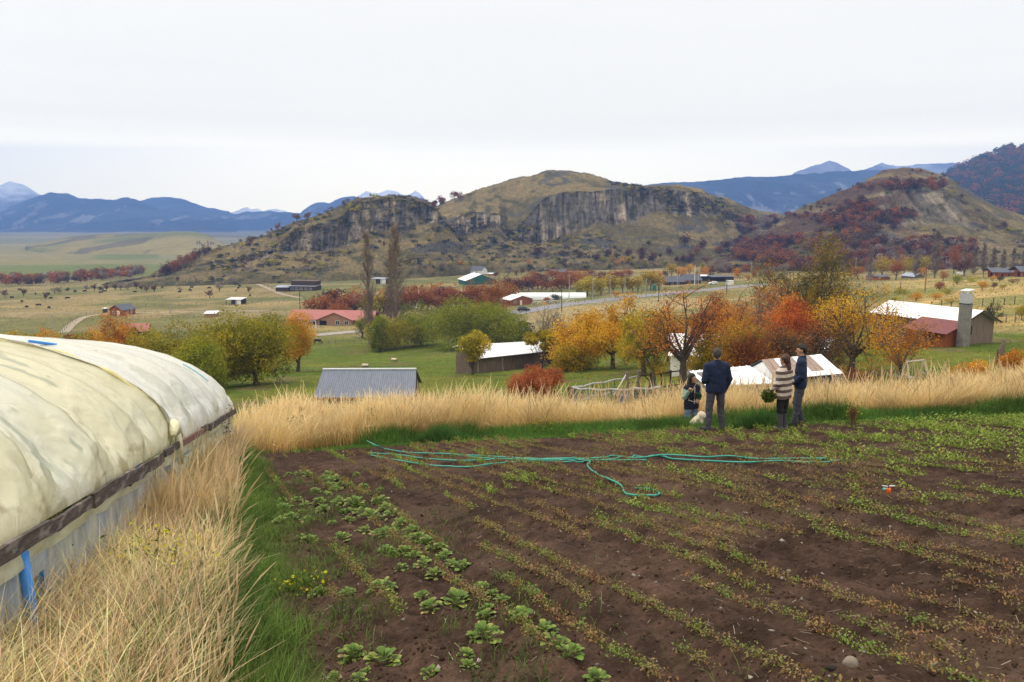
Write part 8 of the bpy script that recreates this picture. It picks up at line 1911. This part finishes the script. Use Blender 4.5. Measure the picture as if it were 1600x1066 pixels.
# green grass: left verge and the verge in front of the bank
rs = np.random.RandomState(24); n = 36000
Y = 2.7+14.8*rs.rand(n)**1.5; X = edgeL(Y)-.45+rs.normal(0, .33, n)+.12; t = X-edgeL(Y); keep = (t < .35) & (rs.rand(n) < .1+1.4*sst(.38, .62, fbm(X*1.5, Y*1.5, 3))); X, Y, t = X[keep], Y[keep], t[keep]; n = len(X)
blades('green_grass', X, Y, (.12+.30*sst(.25, -.45, t))*rs.uniform(.5, 1.25, n)*(.6+.8*fbm(X*1.4+5, Y*1.4, 2)), rs.uniform(.004, .007, n), rs.normal(.05, .42, n), rs.normal(0, .38, n), (.05, .085, .018), (.15, .23, .045), rs, 'green grass verge along the left edge of the field', segs=4, jit=.25)
rs = np.random.RandomState(25); n = 90000
X = rs.uniform(-5.6, 15, n); Y = edgeF(X)+rs.uniform(-1.25, .65, n); t = Y-edgeF(X); cl = fbm(X*1.2+2, Y*1.6, 3); keep = rs.rand(n) < sst(-1.3, -.7, t)*(.35+1.2*sst(.35, .6, cl)); X, Y, t = X[keep], Y[keep], t[keep]; n = len(X)
tuft = sst(.50, .62, fbm(X*.55+8, Y*.55, 3))
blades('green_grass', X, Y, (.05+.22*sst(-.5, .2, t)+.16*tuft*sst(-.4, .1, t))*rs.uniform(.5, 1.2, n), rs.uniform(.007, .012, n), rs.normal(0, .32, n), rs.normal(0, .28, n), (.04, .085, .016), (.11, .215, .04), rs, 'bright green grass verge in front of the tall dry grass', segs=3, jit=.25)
# rough sward on the meadow just beyond the bank
for cx, cy, r_, nn in ((1186, 668, .55, 2600), (1235, 652, .45, 900), (1290, 655, .5, 1200), (1560, 640, .8, 2200), (760, 668, .6, 1500), (690, 690, .5, 1500), (600, 690, .7, 2000), (885, 672, .6, 1300)):
    g = G(cx, cy); rs = np.random.RandomState(int(cx)); X = g.x+rs.normal(0, r_*.5, nn); Y = g.y+rs.normal(0, r_*.22, nn); d = np.hypot(X-g.x, (Y-g.y)*2)/r_
    blades('grass_tuft', X, Y, .34*np.exp(-d**2*.8)*rs.uniform(.6, 1.2, nn)+.06, rs.uniform(.008, .013, nn), (X-g.x)*.7+rs.normal(0, .2, nn), rs.normal(0, .25, nn), (.022, .05, .012), (.07, .15, .035), rs, 'thick dark green grass tuft on the verge at the edge of the field', segs=3, jit=.2)
# thin weeds in the soil at left
rs = np.random.RandomState(26); n = 15000; Y = 2.8+10*rs.rand(n)**1.2; X = edgeL(Y)+np.abs(rs.normal(0, 1.0, n)); cl = fbm(X*1.8+11, Y*1.8, 3); keep = (cl > .50) & (X < edgeL(Y)+2.6); X, Y = X[keep], Y[keep]; n = len(X)
blades('weeds', X, Y, rs.uniform(.03, .13, n), rs.uniform(.003, .006, n), rs.normal(0, .45, n), rs.normal(0, .45, n), (.06, .10, .02), (.13, .20, .045), rs, 'thin green weeds sprouting between the leafy plants', segs=3, jit=.25, cat='weeds')
# yellow flowering weeds
def flowers(cx, cy, r_, n, h, label, Yd=None):
    g = G(cx, cy); rs = np.random.RandomState(int(cx)+1); X = g.x+rs.normal(0, r_*.5, n); Y = g.y+rs.normal(0, r_*.3, n); Z = Hg(X, Y); hh = h*rs.uniform(.45, 1.1, n)
    root = empty('wildflower', g, 0, label, 'wildflower'); lines = []; hc = []; lc = []
    for i in range(n):
        p, _ = grow(rs, (X[i], Y[i], Z[i]), (rs.normal(0, .2), rs.normal(0, .2), 1), hh[i], 4, .08, .1); lines.append((p-np.array(g), np.linspace(.004, .002, 5), 3))
        for k in range(4): hc.append(p[-1]+rs.normal(0, .03, 3))
        for k in range(7): lc.append(p[rs.randint(1, 5)]+rs.normal(0, .03, 3))
    v, f = polytubes(lines); new_obj('stems', v, f, mat('weed_stem', (.07, .11, .02)), root)
    v, f = leaf_quads(np.array(hc)-np.array(g), .026*rs.uniform(.6, 1.3, len(hc)), rs, .9, 1); new_obj('flowers', v, f, LEAF, root, col=np.repeat(np.array([.62, .55, .02])*rs.uniform(.7, 1.2, (len(hc), 1)), 4, 0))
    v, f = leaf_quads(np.array(lc)-np.array(g), .06*rs.uniform(.5, 1.2, len(lc)), rs, .35, 0); new_obj('leaves', v, f, LEAF, root, col=np.repeat(np.array([.07, .12, .02])*rs.uniform(.6, 1.3, (len(lc), 1)), 4, 0))
flowers(752, 672, .7, 60, .62, 'tall yellow flowering weeds in front of the dry grass, below the timber barn'); flowers(800, 674, .7, 26, .45, 'thin yellow flowering weeds just right of the tall clump'); flowers(868, 678, .6, 22, .4, 'small yellow flowers on the verge left of the people')
flowers(228, 960, .45, 70, .55, 'yellow flowering weeds beside the tunnel wall among the straw'); flowers(462, 925, .30, 16, .10, 'low yellow flowers at the left edge of the soil'); flowers(560, 690, .6, 18, .5, 'scattered yellow weeds in the straw left of the corrugated shed'); flowers(1330, 664, .25, 14, .5, 'single yellowish weed at the grass edge right of the people')
def dock(x, y, h, label, Y_=None):
    g = G(x, y) if Y_ is None else GY(x, Y_); rs = np.random.RandomState(int(x)); root = empty('dock_plant', g, 0, label, 'dry weed'); lines = []; E = []
    for i in range(4):
        p, _ = grow(rs, (rs.normal(0, .04), rs.normal(0, .04), 0), (rs.normal(0, .15), rs.normal(0, .1), 1), h*rs.uniform(.7, 1), 6, .06, .1); lines.append((p, np.linspace(.006, .003, 7), 4)); E.append(p[3:])
    E = np.concatenate(E); v, f = polytubes(lines); new_obj('stems', v, f, mat('dock_stem', (.10, .05, .03)), root); v, f, c = sparse_leaves(rs, E, 420, .035, .03, [(.11, .05, .03), (.17, .08, .04)]); new_obj('seeds', v, f, LEAF, root, col=c)
dock(330, 0, 1.25, 'tall dark brown dried weed at the far end of the tunnel', 13.2); dock(468, 700, .95, 'dark brown dried dock stalk in the straw left of the corrugated shed'); dock(582, 690, .95, 'dark brown dried dock stalk in the straw below the corrugated shed'); dock(790, 676, .6, 'short dried dock stalk near the yellow weeds')
dock(1331, 668, .45, 'short brown dried stalk at the grass edge right of the people')

# green under-growth among the straw beside the tunnel
rs = np.random.RandomState(31); n = 26000; Y = 2.8+12*rs.rand(n)**1.4; a0 = tunnel_x(Y)+.2; a1 = edgeL(Y)-.3; X = a0+(a1-a0)*rs.rand(n)**.8; keep = fbm(X*1.1+31, Y*1.1+7, 3) > .47; X, Y = X[keep], Y[keep]; n = len(X)
blades('green_undergrowth', X, Y, rs.uniform(.14, .50, n), rs.uniform(.004, .009, n), rs.normal(.1, .4, n), rs.normal(0, .35, n), (.03, .065, .014), (.09, .17, .035), rs, 'green grass growing through the straw beside the tunnel', segs=3, jit=.25)
# tussocks of the meadow and of the tawny pasture
def sward(name, n, ya, yb, pal, size, cond, label, seed):
    rs = np.random.RandomState(seed); Y = np.exp(rs.uniform(log(ya), log(yb), n)); X = rs.uniform(-.75, .75, n)*Y; px = 800+F*X/Y*.98; m_ = cond(px, X, Y); X, Y = X[m_], Y[m_]; n = len(X); s_ = size*rs.uniform(.5, 1.5, n)*(Y/100)**.5
    c = np.stack([X, Y, Hg(X, Y)+s_*.12], -1); v, f = leaf_quads(c, s_, rs, .32, .9); k = fbm(X*.08+seed, Y*.08, 3)*1.6-.3; tag(new_obj(name, v, f, LEAF, col=np.repeat(leafcol(n, pal, rs, np.clip(k, 0, 1)), 4, 0)), label, 'grass', kind='stuff')
lim_ = lambda px: np.interp(px, [-400, 200, 500, 800, 900, 1000, 1200, 1330, 1420, 1600, 2400], [250, 250, 232, 215, 190, 150, 120, 130, 112, 108, 108])
sward('meadow_grass', 80000, 32, 240, [(.06, .08, .012), (.09, .115, .014), (.12, .14, .02), (.15, .13, .04)], .17, lambda px, X, Y: Y < lim_(px), 'uneven green grass and tussocks of the sheep meadow', 41)
sward('tawny_pasture_grass', 50000, 105, 560, [(.13, .12, .045), (.17, .145, .06), (.21, .17, .08), (.26, .20, .10)], .30, lambda px, X, Y: Y > lim_(px), 'tawny tussock grass of the pastures beyond the meadow', 42)
rs = np.random.RandomState(43); n = 5000; Y = rs.uniform(54, 112, n); px = rs.normal(1180, 190, n); X = (px-800)/F/.98*Y; c = np.stack([X, Y, Hg(X, Y)+.06], -1); v, f = leaf_quads(c, .13*rs.uniform(.6, 1.4, n), rs, .7, 2)
tag(new_obj('fallen_leaves', v, f, LEAF, col=np.repeat(leafcol(n, [(.35, .13, .02), (.5, .25, .03), (.25, .10, .04)], rs), 4, 0)), 'orange and yellow leaves fallen on the grass under the farmyard trees', 'fallen leaves', kind='stuff')

# stout stalks with seed heads standing out of the straw
rs = np.random.RandomState(51); n = 900; Y = 3.2+13*rs.rand(n)**1.3; a0 = tunnel_x(Y)+.12; a1 = edgeL(Y)-.35; X = a0+(a1-a0)*rs.rand(n); X2 = rs.uniform(-6.5, 15, 1300); Y2 = edgeF(X2)+.2+2.5*rs.rand(1300)
blades('seed_stalks', np.r_[X, X2], np.r_[Y, Y2], np.r_[rs.uniform(.5, .95, n)*(.6+.4*sst(4, 8, Y)), rs.uniform(.8, 1.35, 1300)], np.r_[rs.uniform(.007, .011, n), rs.uniform(.010, .015, 1300)], rs.normal(.05, .22, n+1300), rs.normal(0, .2, n+1300), (.34, .22, .09), (.66, .47, .24), rs, 'taller stalks with drooping seed heads standing out of the dry grass', segs=5, head=1.0, headc=(.58, .42, .24), jit=.3)
